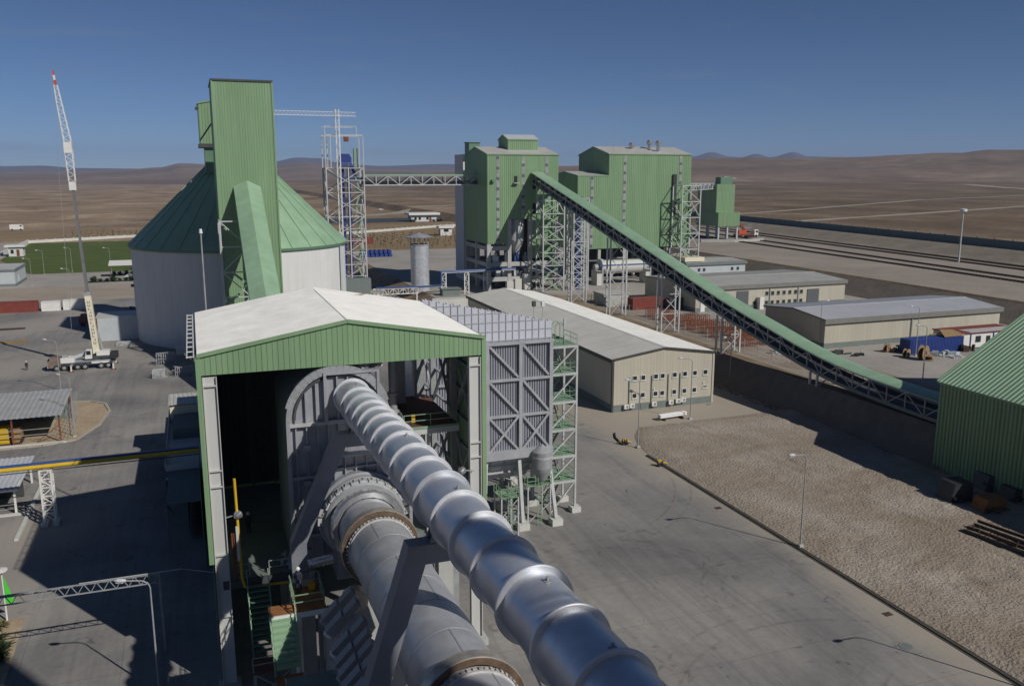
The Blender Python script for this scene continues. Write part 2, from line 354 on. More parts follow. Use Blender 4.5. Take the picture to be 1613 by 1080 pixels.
    if xlight:                                                       # scrub thins out towards low x: paler soil there
        sp = _n(nt, 'ShaderNodeSeparateXYZ'); L.new(g.outputs['Position'], sp.inputs[0]); mr5 = _n(nt, 'ShaderNodeMapRange')
        mr5.inputs['From Min'].default_value = xlight[0]; mr5.inputs['From Max'].default_value = xlight[1]; mr5.inputs['To Min'].default_value = xlight[2]; mr5.inputs['To Max'].default_value = 1.0
        L.new(sp.outputs['X'], mr5.inputs['Value']); m5 = _n(nt, 'ShaderNodeMix'); m5.data_type = 'RGBA'; m5.blend_type = 'MULTIPLY'; m5.inputs['Factor'].default_value = 1
        L.new(out, m5.inputs[6]); L.new(mr5.outputs['Result'], m5.inputs[7]); out = m5.outputs[2]
    L.new(out, b.inputs['Base Color'])
    if bump:
        n3 = _n(nt, 'ShaderNodeTexNoise'); n3.inputs['Scale'].default_value = bscale; n3.inputs['Detail'].default_value = 8
        L.new(g.outputs['Position'], n3.inputs['Vector'])
        bp = _n(nt, 'ShaderNodeBump'); bp.inputs['Strength'].default_value = bump; bp.inputs['Distance'].default_value = dist
        L.new(n3.outputs['Fac'], bp.inputs['Height']); L.new(bp.outputs['Normal'], b.inputs['Normal'])
    M[name] = m; return m
tm_ = bpy.data.materials.new('tyre_rubber_mark'); tm_.use_nodes = True; nt_ = tm_.node_tree; b_ = nt_.nodes['Principled BSDF']; b_.inputs['Base Color'].default_value = (.09, .088, .085, 1); b_.inputs['Roughness'].default_value = .9
n_ = nt_.nodes.new('ShaderNodeTexNoise'); n_.inputs['Scale'].default_value = .9; n_.inputs['Detail'].default_value = 8; g_ = nt_.nodes.new('ShaderNodeNewGeometry'); nt_.links.new(g_.outputs['Position'], n_.inputs['Vector'])
r_ = nt_.nodes.new('ShaderNodeMapRange'); r_.inputs['From Min'].default_value = .42; r_.inputs['From Max'].default_value = .75; r_.inputs['To Max'].default_value = .26; nt_.links.new(n_.outputs['Fac'], r_.inputs['Value']); nt_.links.new(r_.outputs['Result'], b_.inputs['Alpha']); M['tyre_rubber_mark'] = tm_
ground_mat('desert', [(.34, (.106, .075, .046)), (.48, (.152, .111, .069)), (.58, (.188, .138, .087)), (.70, (.28, .215, .142))], xlight=(0, 420, 1.75), scale=.016, det=15, fine=.35, fine_amt=.42, bump=.5, bscale=.4, stretch=(1.0, .7, 1))
ground_mat('concrete', [(.30, (.18, .175, .17)), (.46, (.24, .231, .219)), (.60, (.30, .285, .263)), (.74, (.37, .345, .31))], dust=(51.0, 58.0), patch=True, scale=.05, fine=1.4, fine_amt=.10, bump=.08, bscale=3, rough=.85, joints=7.5, jcol=.74, marks=True)
ground_mat('terrace_concrete', [(.30, (.28, .26, .235)), (.5, (.345, .32, .288)), (.72, (.41, .38, .335))], scale=.06, fine=1.2, fine_amt=.12, bump=.1, bscale=3, rough=.9)
ground_mat('sand_apron', [(.30, (.30, .255, .20)), (.7, (.38, .33, .265))], scale=.09, fine=1.2, fine_amt=.10, bump=.12, bscale=3)
ground_mat('gravel', [(.34, (.262, .212, .160)), (.5, (.315, .266, .212)), (.64, (.372, .325, .272))], scale=.09, fine=3.2, fine_amt=.20, bump=.8, bscale=3.6, dist=.3)
ground_mat('island_sand', [(.30, (.33, .255, .165)), (.7, (.46, .37, .255))], scale=.2, fine=1.5, fine_amt=.18, bump=.4, bscale=3)
ground_mat('lawn_green', [(.30, (.060, .090, .018)), (.6, (.092, .128, .026)), (.75, (.135, .150, .046))], scale=.05, fine=1.0, fine_amt=.2, bump=.5, bscale=4, stretch=(1, 3, 1))
ground_mat('ballast', [(.30, (.255, .22, .18)), (.7, (.34, .30, .25))], scale=.05, fine=1.5, fine_amt=.14, bump=.3, bscale=2)
ground_mat('plantation_soil', [(.30, (.22, .155, .085)), (.7, (.30, .22, .125))], scale=.05, fine=.8, fine_amt=.2, bump=.3, bscale=1.5)
ground_mat('hill_rock', [(.32, (.148, .106, .070)), (.5, (.20, .147, .10)), (.68, (.27, .206, .146))], scale=.0016, det=14, fine=.02, fine_amt=.25, bump=.6, bscale=.01, dist=20)
ground_mat('far_rock', [(.32, (.09, .075, .065)), (.68, (.14, .115, .095))], scale=.001, det=12, fine=.006, fine_amt=.2, bump=0)
# ------------------------------------------------------------------ terrain
UZ, RZ = 5.0, 9.5
def rmp(a, b, t):
    q = min(1.0, max(0.0, (t - a) / (b - a))); return q * q * (3 - 2 * q)
def lin(a, b, t): return min(1.0, max(0.0, (t - a) / (b - a)))
def terr(x, y):
    A = lin(88.5, 91.4, x) * lin(78.5, 81.5, y); B = lin(212, 218, y) * lin(53, 60, x); C = lin(128, 134, x)
    h = UZ * max(A, B, C)
    h += (RZ - UZ) * lin(168.5, 174.5, x) * max(A, B, C)
    h += 2.5 * rmp(243 + (y - 190) * .09, 262 + (y - 190) * .09, x) * lin(150, 200, x)
    if x > 285: h += .006 * (min(x, 1800) - 285)
    return h
def axis(br): return np.unique(np.concatenate([np.arange(a, b, s) for a, b, s in br] + [np.array([br[-1][1]])]))
gx = axis([(-12500, -6000, 1500), (-6000, -1000, 500), (-1000, -160, 60), (-160, 80, 10), (80, 88.5, 8.5), (88.5, 91.4, .967), (91.4, 93, 1.6), (93, 128, 5), (128, 134, 2), (134, 168.5, 6.9), (168.5, 174.5, 1.5), (174.5, 320, 4), (320, 1000, 40), (1000, 6000, 500), (6000, 12500, 1500)])
gy = axis([(-4000, -400, 900), (-400, -40, 60), (-40, 72, 8), (72, 92, 1), (92, 212, 8), (212, 218, 1.5), (218, 420, 8), (420, 1000, 30), (1000, 6000, 500), (6000, 12500, 1500)])
NX, NY = len(gx), len(gy)
gm = MB(); gm.v = [(float(x), float(y), terr(x, y)) for y in gy for x in gx]
gm.f = [(j * NX + i, j * NX + i + 1, (j + 1) * NX + i + 1, (j + 1) * NX + i) for j in range(NY - 1) for i in range(NX - 1)]
gm.sm = [False] * len(gm.f); struct('ground', gm, 'desert')
def sheet(name, pts, m, z=.02, t=0.0):
    q = MB(); pts = [(p[0], p[1], z) for p in pts]; area = sum(a[0] * b[1] - b[0] * a[1] for a, b in zip(pts, pts[1:] + pts[:1]))
    q.face(pts if area > 0 else pts[::-1]); return struct(name, q, m)
def rect(x0, x1, y0, y1): return [(x0, y0), (x1, y0), (x1, y1), (x0, y1)]
KX = 56.4                                                            # kerb line between yard and gravel
sheet('concrete_yard', [(-150, -60), (KX, -60), (KX, 94), (58.2, 98), (61, 101.5), (65, 105), (72, 108.5), (88.4, 110), (88.4, 211.8), (52.8, 211.8), (52.8, 290), (-150, 290)], 'concrete')
sheet('sand_road', rect(-150, 52.8, 290, 327), 'sand_apron', .02)
sheet('parking_pavement', rect(-150, 52.8, 327, 372), 'terrace_concrete', .02)
sheet('lawn', [(-81, 438), (-59, 372), (30, 372), (30, 540), (-84, 540)], 'lawn_green', .03)
sheet('access_road', [(-150, 440), (-81.5, 438), (-84.5, 545), (-150, 545)], 'terrace_concrete', .03)
sheet('terrace_pavement', [(60.2, 218.2), (168, 218.2), (168, 330), (60.2, 330)], 'terrace_concrete', UZ + .02)
sheet('terrace_pavement', [(93.2, 86.5), (128, 86.5), (168, 86.5), (168, 218.1), (93.2, 218.1)], 'terrace_concrete', UZ + .02)
sheet('gravel_strip', rect(93.3, 108, 90, 216), 'gravel', UZ + .04)
sheet('rail_yard', [(175, 60), (241, 60), (262, 420), (175, 420)], 'ballast', RZ + .03)
sheet('back_yard_pavement', rect(61, 175, 330, 372), 'terrace_concrete', UZ + .03)
sheet('plantation_ground', rect(61, 190, 374, 560), 'plantation_soil', UZ + .03)
sheet('plantation_ground', rect(-140, 53, 560, 640), 'plantation_soil', .03)
sheet('tarmac_strip', [(61, 585), (190, 585), (210, 640), (61, 640)], 'fascia', UZ + .03)
# gravel field: a real lumpy surface
q = MB(); st = .42; xs = np.arange(KX + .55, 89.5, st); ys = np.arange(-22, 117, st); nx = len(xs)
def gz(x, y):
    e = min(1.0, (x - KX - .5) / 2.0); lim = 100 + 13.5 * min(1, max(0, (x - KX) / 5.5)) ** .5
    f = min(1.0, max(0.0, (lim - y) / 3.0))
    b = .5 * noise.noise((x * .11, y * .11, 1)) + .30
    big = noise.noise((x * .6, y * .45, 5)) * .18 + noise.noise((x * 1.5, y * 1.2, 9)) * .19
    am = (.45 + .55 * min(1, max(0, (100 - y) / 40))) * (.35 + .65 * min(1, max(0, noise.noise((x * .06, y * .06, 20)) * 1.6 + .55)))
    mound = .5 * math.exp(-((x - 88.8) / 1.4) ** 2 - ((y - 112) / 9) ** 2) + .15 * math.exp(-((x - 84) / 2.5) ** 2 - ((y - 115) / 2.5) ** 2)
    rut = -.10 * math.exp(-((x - 74 - (60 - y) * .10) / .35) ** 2) - .10 * math.exp(-((x - 76 - (60 - y) * .10) / .35) ** 2)
    return .03 + f * (e * (.25 * max(0, b) + am * max(-.12, big) + .12 + rut) + mound) - (1 - f) * .12
q.v = [(float(x), float(y), gz(x, y)) for y in ys for x in xs]
q.f = [(j * nx + i, j * nx + i + 1, (j + 1) * nx + i + 1, (j + 1) * nx + i) for j in range(len(ys) - 1) for i in range(nx - 1)]; q.sm = [True] * len(q.f)
prop(q.build('gravel_field', 'gravel'), 'lumpy pinkish brown gravel field beside the concrete road', None, None, 'stuff')
# old tyre sweeps on the slab
q = MB()
for cx_, cy_, r_, t0, t1 in ((36, 66, 9, .3, 2.2), (40, 58, 12, 3.6, 5.4), (46, 84, 14, 2.4, 3.9), (34, 98, 22, 5.0, 6.2), (50, 60, 6.5, .4, 2.9), (-20, 178, 16, .2, 1.9), (-10, 168, 20, 3.3, 4.6), (-6, 128, 13, 2.0, 3.5), (44, 40, 16, 1.0, 2.5)):
    for rr_ in (r_, r_ + 1.9):
        n_ = 40
        for i in range(n_):
            a, b = t0 + (t1 - t0) * i / n_, t0 + (t1 - t0) * (i + 1) / n_
            q.face([(cx_ + k * math.cos(t), cy_ + k * math.sin(t), .026) for k, t in ((rr_, a), (rr_ + .32, a), (rr_ + .32, b), (rr_, b))])
struct('tyre_marks', q, 'tyre_rubber_mark')
# rubble on the slope foot and slope face
q = MB(); rb = random.Random(3)
for i in range(700):
    y = rb.uniform(100, 150); x = 87.0 + rb.random() ** 1.4 * 2.4; z = terr(x, y); s_ = rb.uniform(.04, .15)
    q.box(x - s_, x + s_ * rb.uniform(.6, 1.2), y - s_, y + s_ * rb.uniform(.6, 1.3), z - .1, z + s_ * rb.uniform(.4, 1))
prop(q.build('slope_rubble', 'concrete_slope'), 'loose rubble lying on the dark earth slope', None, None, 'stuff')
def strip(name, rows, m):
    q = MB(); n_ = len(rows[0])
    for r_ in rows: q.v += [(x, y, terr(x, y) + dz_) for x, y, dz_ in r_]
    q.f = [(j * n_ + i, j * n_ + i + 1, (j + 1) * n_ + i + 1, (j + 1) * n_ + i) for j in range(len(rows) - 1) for i in range(n_ - 1)]; q.sm = [False] * len(q.f)
    return struct(name, q, m)
ground_mat('embankment_soil', [(.30, (.175, .148, .118)), (.5, (.215, .184, .148)), (.7, (.26, .225, .18))], scale=.12, fine=1.5, fine_amt=.2, bump=.4, bscale=1.5)
strip('embankment', [[(168.4, y, .05), (170.5, y, .06), (172.5, y, .06), (174.6, y, .05)] for y in range(90, 421, 10)], 'embankment_soil')
strip('embankment', [[(243 + (y - 190) * .09 + k * 3.6, y, .09) for k in range(7)] for y in range(60, 421, 20)], 'embankment_soil')
strip('embankment', [[(53, y, .05), (55.3, y, .07), (57.7, y, .07), (60.1, y, .05)] for y in range(219, 331, 4)], 'embankment_soil')
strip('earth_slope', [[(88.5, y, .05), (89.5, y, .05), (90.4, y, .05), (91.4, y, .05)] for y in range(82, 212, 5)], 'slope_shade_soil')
# kerb stones along the gravel
kb = prop(bpy.data.objects.new('kerb', None), kind='structure'); COL.objects.link(kb); kb.location = (KX, 0, 0); WL[kb] = Vector((KX, 0, 0))
ks = MB().box(KX, KX + .36, 0, 2.46, 0, .12).build('kerb_stone', 'drain', kb)
for i in range(1, 48):
    c = ks.copy(); COL.objects.link(c); c.parent = kb; c.location = (0, -20 + i * 2.5, 0)
ks.location = (0, -20, 0)
sheet('kerb_gutter', rect(KX - .30, KX - .02, -20, 99.9), 'drain', .03)
# ------------------------------------------------------------------ hills
def ridge(name, a0, a1, r0, r1, tops, m, na=260, nr=22, rough=.25, base=0.0, seed=0, foot=.25):
    """hill range between two azimuths (deg from +Y): tops = (azimuth, crest elevation in m)"""
    q = MB()
    for j in range(nr + 1):
        t = j / nr; r = r0 + (r1 - r0) * t
        for i in range(na + 1):
            a = a0 + (a1 - a0) * i / na
            k = max(0, min(len(tops) - 2, sum(1 for tp in tops if tp[0] <= a) - 1)); A, B = tops[k], tops[k + 1]
            w = min(1, max(0, (a - A[0]) / (B[0] - A[0]))); w = w * w * (3 - 2 * w); hh = A[1] + (B[1] - A[1]) * w
            pr = math.sin(min(1, t / .75) * math.pi / 2) ** (1.0 + foot * 3) if t < .75 else 1 - .5 * (t - .75) / .25
            ar = rad(a); x, y = r * math.sin(ar), r * math.cos(ar); s_ = 6.0 / r1
            nz = noise.fractal((x * s_ + seed, y * s_, seed), .9, 2.1, 6) + .5 * abs(noise.noise((x * s_ * 4, y * s_ * 4, seed)))
            q.v.append((x, y, base + (hh - base) * pr * (1 + rough * nz * (1 if t < .72 else .35)) - (8 if j == 0 else 0)))
    w = na + 1
    q.f = [(j * w + i, j * w + i + 1, (j + 1) * w + i + 1, (j + 1) * w + i) for j in range(nr) for i in range(na)]; q.sm = [True] * len(q.f)
    return struct(name, q, m)
def azpx(px): d = ray(px, 270); return math.degrees(math.atan2(d.x, d.y))
def crest(pts, r): return [(azpx(px), CAMH + (272.6 - py) / FPX * r * 1.0) for px, py in pts]
ridge('hills', azpx(-900), azpx(760), 3000, 8200, crest([(-900, 270), (-300, 276), (0, 272), (100, 271), (200, 268), (250, 265), (287, 259), (330, 260), (420, 262), (480, 258), (560, 266), (760, 269)], 6900), 'hill_rock', seed=2, rough=.10)
ridge('hills', azpx(680), azpx(2600), 1900, 4000, crest([(680, 271), (900, 262), (1090, 254), (1250, 251), (1400, 249), (1500, 248), (1560, 245), (1700, 243), (2000, 247), (2600, 250)], 3400), 'hill_rock', seed=7, rough=.16, base=12)
ridge('mountains', azpx(-300), azpx(800), 9000, 11800, crest([(-300, 264), (0, 264), (68, 263), (120, 266), (250, 267), (330, 262), (430, 256), (470, 250), (505, 251), (540, 259), (600, 262), (700, 259), (800, 262)], 11100), 'far_rock', seed=4, rough=.06, foot=.1)
ridge('mountains', azpx(1000), azpx(1340), 9000, 11800, crest([(1000, 256), (1090, 249), (1120, 243), (1150, 249), (1165, 250), (1190, 245), (1212, 250), (1247, 243.5), (1275, 250), (1340, 251)], 11100), 'far_rock', seed=5, rough=.09, foot=.1)
# dirt tracks in the desert
def track(pts, w):
    q = MB(); pts = [Vector((p[0], p[1], 0)) for p in pts]; out = []
    for i, p in enumerate(pts):
        d = (pts[min(i + 1, len(pts) - 1)] - pts[max(i - 1, 0)]).normalized(); n = Vector((-d.y, d.x, 0)) * (w * (.5 + .2 * noise.noise((p.x * .02, p.y * .02, w))))
        for s_ in (1, -1): c = p + n * s_; out.append((c.x, c.y, terr(c.x, c.y) + .12))
    q.v = out; q.f = [(2 * i, 2 * i + 1, 2 * i + 3, 2 * i + 2) for i in range(len(pts) - 1)]; q.sm = [False] * len(q.f)
    struct('dirt_track', q, 'sand_apron')
def tpath(pxs, z):
    pts = [P(x, y, z) for x, y in pxs]; out = []
    for a, b in zip(pts[:-1], pts[1:]): out += [a.lerp(b, k / 12) for k in range(12)]
    return out + [pts[-1]]
track(tpath([(1150, 352), (1300, 344), (1450, 336), (1700, 322)], 13), 9)
track(tpath([(1150, 334), (1280, 326), (1450, 315), (1700, 307)], 14), 8)
track(tpath([(1520, 293), (1570, 297), (1640, 301), (1750, 309)], 15), 22)
track(tpath([(-40, 362), (80, 358), (200, 352), (330, 343)], 0), 7)
track(tpath([(560, 341), (640, 335), (720, 331)], 5), 16)
# ------------------------------------------------------------------ rails
def rail_line(x0, y0, x1, y1, label):
    t = thing('railway_track', label, 'railway track', (x0, y0, RZ + .04), 'railway tracks in the ballast yard')
    a = Vector((x0, y0, RZ + .05)); b = Vector((x1, y1, RZ + .05)); d = (b - a).normalized(); s_ = Vector((d.y, -d.x, 0)) * .75
    n = int((b - a).length / 1.3); q = MB()
    for i in range(n):
        p = a + d * (i * 1.3); q.bar(p - s_ * 1.7, p + s_ * 1.7, .28, .16)
    prop(q.build('sleepers', 'rust_dark', t), kind='stuff')
    for k in (-1, 1): bar('rail', a + s_ * k + Vector((0, 0, .2)), b + s_ * k + Vector((0, 0, .2)), .2, 'rust_dark', t, .26)
rail_line(203, 130, 222.5, 390, 'railway track of the pair beside the dirt embankment, next to the yard edge')
rail_line(209.5, 130, 237, 390, 'railway track just behind the outermost one in the ballast yard')
rail_line(227, 130, 252, 400, 'railway track on the lamp mast side, in front of the rearmost track')
rail_line(233, 130, 260, 400, 'rearmost railway track below the long grey boundary wall')

# ------------------------------------------------------------------ boundary walls
def wall_run(name, label, pts, h, m, step, thick=.3, cap=None):
    t = thing(name, label, 'wall', pts[0])
    for a, b in zip(pts[:-1], pts[1:]):
        a = Vector(a); b = Vector(b); n = max(1, round((b - a).length / step))
        for i in range(n):
            p, r = a.lerp(b, i / n), a.lerp(b, (i + .97) / n)
            bar('panel', p + Vector((0, 0, h / 2 - .2)), r + Vector((0, 0, h / 2 - .2)), thick, m, t, h)
            bar('post', p - Vector((0, 0, .2)), p + Vector((0, 0, h + .25)), thick * 1.7, m, t)
    return t
fy = lambda y: 266 + (y - 213) * .0965
wall_run('boundary_wall', 'long dark grey boundary wall between rail yard and open desert', [(fy(y), y, terr(fy(y), y) + .1) for y in (150, 230, 310, 400, 520, 640)], 3.0, 'plinth', 8.0)
wall_run('garden_wall', 'white boundary wall with posts behind the green lawn', [(-84.5, 300, 0), (-84.7, 440, 0), (-85.5, 541, 0), (-47, 562, 0), (60, 612, 0)], 1.7, 'pale_wall', 5.0)
wall_run('plantation_wall', 'white wall with posts along the sapling plantation', [(61, 470, UZ), (100, 492, UZ), (140, 520, UZ), (190, 540, UZ)], 1.5, 'pale_wall', 5.0)
# ================================================================== kiln hall
HX0, HX1, HY0, HY1, HE, HR = -.2, 20.4, 62.0, 82.0, 25.6, 27.45
HM = (HX0 + HX1) / 2
K = thing('kiln_hall', 'tall open-fronted hall with white roof and green gable over the kiln end', 'industrial hall', (HM, HY0, 0))
def hroof(x): return HE + (HR - HE) * (1 - abs(x - HM) / (HX1 - HM))
np_ = 54; pw = (HX1 - HX0) / np_
for i in range(np_):
    x0 = HX0 + i * pw; x1 = x0 + pw * .93; xr = x0 + pw; z0 = 24.25
    q = MB().prism([(x0, HY0 - .02, z0), (x1, HY0 - .02, z0), (x1, HY0 - .02, hroof(x1) - .1), (x0, HY0 - .02, hroof(x0) - .1)], (0, .06, 0))
    q.box(x1, xr, HY0 + .03, HY0 + .05, z0, min(hroof(x1), hroof(xr)) - .1)
    q.build('gable_panel', 'green_sheet', K)
for s_, x in ((-1, HX0), (1, HX1)):
    bar('gable_trim', (x + s_ * .12, HY0 - .12, HE + .05), (HM, HY0 - .12, HR + .05), .12, 'green_sheet', K, .26)
    # corner flashing, runs down the column
    MB().box(x - .24 if s_ < 0 else x - .10, x + .10 if s_ < 0 else x + .24, HY0 - .10, HY0 + .5, 10.3 if s_ < 0 else 9.2, HE - .03).build('corner_flashing', 'green_sheet', K)
    # roof half
    L_ = math.hypot(HX1 - HM, HR - HE); v = Vector((HM - x, 0, HR - HE))
    q = corr(MB(), (x + s_ * .1, HY0 - .05, HE + .02), (0, 1, 0), v, HY1 - HY0 + .1, L_ + .05, .45, .075, (0, 0, 1), .3); q.build('roof_sheet', 'white_roof', K)
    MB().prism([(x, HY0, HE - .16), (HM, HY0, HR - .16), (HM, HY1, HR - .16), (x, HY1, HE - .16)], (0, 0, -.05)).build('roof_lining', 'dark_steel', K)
pass
for px, py in ((475, 487), (565, 468)):
    p = P(px, py, 26.6); bar('loose_plank', p + Vector((-.6, -.3, .25)), p + Vector((.8, .4, .25)), .16, 'wood', K, .06)
bar('eave_trim', (HX1 + .12, HY0 - .05, HE - .02), (HX1 + .12, HY1, HE - .02), .06, 'fascia', K, .22)
# gutter ladder along the left eave
for dx in (-.75, -.30): bar('ladder_rail', (HX0 + dx, HY0 + .4, HE - .1), (HX0 + dx, HY1, HE - .1), .08, 'white_paint', K)
for i in range(11): bar('ladder_rung', (HX0 - .75, HY0 + .6 + i * 1.9, HE - .1), (HX0 - .30, HY0 + .6 + i * 1.9, HE - .1), .07, 'white_paint', K)
# I-columns at the front, with web stiffeners
for x, zb in ((HX0 + .62, 0), (HX1 - .62, 0)):
    MB().box(x - .42, x + .42, HY0 + .18, HY0 + .26, zb, 24.1).build('column_web', 'column_steel', K)
    for s_ in (-1, 1): MB().box(x + s_ * .45 - .03, x + s_ * .45 + .03, HY0 - .02, HY0 + .46, zb, 24.1).build('column_flange', 'column_steel', K)
    for z in (23.4, 17.2, 16.0, 10.8, 6.0): MB().box(x - .42, x + .42, HY0 + .0, HY0 + .175, z, z + .10).build('stiffener', 'column_steel', K)
    MB().box(x - .8, x + .8, HY0 - .5, HY0 + .9, 0, .6).build('column_base', 'concrete_frame', K)
# side and rear columns, girts, bracing
for x in (HX0 + .5, HX1 - .5):
    for y in (68.6, 75.2, 81.6): bar('column', (x, y, 0), (x, y, HE - .3), .5, 'mid_steel', K, .5)
for i in range(6): bar('girt', (HX1 - .25, HY0 + .6, 11 + i * 2.35), (HX1 - .25, HY1, 11 + i * 2.35), .28, 'mid_steel', K, .12)
for k, (ya, yb) in enumerate(((62.6, 68.6), (68.6, 75.2), (75.2, 81.6))):
    for za, zb in ((10.5, 17.5), (17.5, 24.5)):
        bar('brace', (HX1 - .5, ya, za), (HX1 - .5, yb, zb), .2, 'mid_steel', K); bar('brace', (HX1 - .5, yb, za), (HX1 - .5, ya, zb), .2, 'mid_steel', K)
        bar('brace', (HX0 + .5, ya, za), (HX0 + .5, yb, zb), .2, 'dark_steel', K)
for y in (68.6, 75.2, 81.6):
    for s_, x in ((-1, HX0 + .3), (1, HX1 - .3)): bar('rafter', (x, y, HE - .6), (HM, y, HR - .6), .25, 'dark_steel', K, .5)
    bar('tie_beam', (HX0 + .3, y, 23.6), (HX1 - .3, y, 23.6), .25, 'dark_steel', K, .4)
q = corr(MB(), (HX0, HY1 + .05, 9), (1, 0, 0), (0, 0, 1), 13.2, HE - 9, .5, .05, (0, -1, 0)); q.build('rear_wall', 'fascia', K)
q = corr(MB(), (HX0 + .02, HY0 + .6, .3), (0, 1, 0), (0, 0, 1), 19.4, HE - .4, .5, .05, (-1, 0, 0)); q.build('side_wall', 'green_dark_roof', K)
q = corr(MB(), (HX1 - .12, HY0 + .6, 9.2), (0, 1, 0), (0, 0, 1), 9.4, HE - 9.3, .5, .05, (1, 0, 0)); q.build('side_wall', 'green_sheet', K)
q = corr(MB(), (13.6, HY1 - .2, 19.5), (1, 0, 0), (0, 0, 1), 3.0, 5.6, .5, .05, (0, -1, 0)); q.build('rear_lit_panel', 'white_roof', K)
# interior lattice column left, in the dark
for a, b in (((4.6, 76), (6.0, 76)),):
    for x in (3.6, 5.6): bar('inner_column', (x, 76, 11), (x, 76, 24), .2, 'dark_steel', K)
    for i in range(5):
        z = 11 + i * 2.6
        bar('inner_brace', (3.6, 76, z), (5.6, 76, z + 2.6), .1, 'dark_steel', K); bar('inner_brace', (5.6, 76, z), (3.6, 76, z + 2.6), .1, 'dark_steel', K); bar('inner_girt', (3.6, 76, z + 2.6), (5.6, 76, z + 2.6), .1, 'dark_steel', K)
# burner floor slab and its front edge
MB().box(HX0 + .4, 6.0, HY0 + .2, HY1, 8.3, 8.75).build('burner_floor', 'plinth', K)
MB().box(6.02, HX1 - .6, 66.2, HY1, 8.2, 8.7).build('burner_floor', 'plinth', K)
bar('floor_edge_beam', (HX0 + .6, HY0 + .1, 8.45), (6.0, HY0 + .1, 8.45), .2, 'dark_steel', K, .6)
railing(K, [(1.2, HY0 + .3, 8.75), (2.3, HY0 + .3, 8.75)], 'mid_steel'); railing(K, [(3.7, HY0 + .3, 8.75), (5.9, HY0 + .3, 8.75)], 'mid_steel')
for y in (66, 74, 81): 
    for x in (5.5, 15.0): bar('floor_column', (x, y, 0), (x, y, 8.25), .6, 'plinth', K)
# upper platform on the right with reddish floor
PZ = 17.75
MB().box(14.9, HX1 - .9, 66.0, 76.0, PZ - .1, PZ).build('platform_floor', 'red_deck', K)
bar('platform_beam', (14.8, 65.95, PZ - .35), (HX1 - .8, 65.95, PZ - .35), .18, 'column_steel', K, .5)
bar('platform_edge', (14.8, 65.83, PZ - .02), (HX1 - .8, 65.83, PZ - .02), .06, 'green_steel', K, .2)
railing(K, [(15.0, 66.0, PZ), (HX1 - 1, 66.0, PZ)]); railing(K, [(14.9, 66.0, PZ), (14.9, 71, PZ)])
bar('platform_post', (16.9, 66.1, 8.7), (16.9, 66.1, PZ - .3), .35, 'column_steel', K)
bar('platform_post', (15.4, 66.1, 8.7), (15.4, 66.1, PZ - .3), .25, 'mid_steel', K)
bar('hanger_column', (16.6, 74, PZ), (16.6, 74, 25), .7, 'column_steel', K)
bar('hanger_column', (18.6, 75.5, PZ), (18.6, 75.5, 25), .9, 'mid_steel', K)
bar('knee_brace', (13.5, 74, 20.5), (16.6, 74, 24.6), .35, 'column_steel', K)
for i in range(14):
    z = 8.9 + i * .62; bar('stair_tread', (17.0, 67.5 + i * .28, z), (18.2, 67.5 + i * .28, z), .26, 'mid_steel', K, .05)
# vertical gas pipe with valve in front of the hood
q = MB().tube([(14.5, 67.6, 23.6), (14.5, 67.6, 17.8)], .34, 12).lathe((14.5, 67.6, 20.2), [(.34, 0), (.46, .05), (.46, .25), (.34, .3)], 12).lathe((14.5, 67.6, 18.6), [(.34, 0), (.5, .05), (.5, .3), (.34, .35)], 12)
q.tube([(9.0, 67.6, 23.9), (14.2, 67.6, 23.9), (14.5, 67.6, 23.6)], .34, 12); q.build('vent_pipe', 'mid_steel', K)
MB().box(14.0, 15.1, 67.0, 68.2, PZ, PZ + 1.0).build('valve_block', 'dark_steel', K)
MB().box(15.7, 16.0, 66.3, 66.4, PZ + .3, PZ + 1.0).build('yellow_notice_plate', 'yellow_paint', K)
# flood lamps on the front columns
for x, y, z, nm in ((HX0 + 2.0, HY0 - .1, 13.9, 0), (HX1 - 1.8, HY0 - .2, 15.2, 1)):
    MB().lathe((x, y, z), [(.0, 0), (.34, .02), (.30, .22), (.14, .42), (.0, .45)], 12, (-.6, -.7, -.15)).build('flood_lamp', 'bright_metal', K)
    bar('lamp_arm', (x, y, z), (x + (1.0 if nm else -1.0), y + .2, z - .25), .08, 'mid_steel', K)
# yellow cable pipe, junctions down the left column
q = MB().tube([(1.62, HY0 - .12, 16.6), (1.72, HY0 - .12, 9.0), (1.9, HY0 - .12, 8.2), (5.0, HY0 - .12, 8.1)], .10, 8); q.build('yellow_gas_pipe', 'yellow_paint', K)
q = MB().tube([(1.35, HY0 - .1, 12.5), (1.38, HY0 - .1, 9.0)], .06, 6).tube([(1.2, HY0 - .1, 12.5), (1.22, HY0 - .1, 9.0)], .06, 6); q.build('cable_conduit', 'rust', K)
MB().box(1.5, 1.68, HY0 - .35, HY0 - .08, 10.4, 13.0).build('cable_tray', 'pale_wall', K)

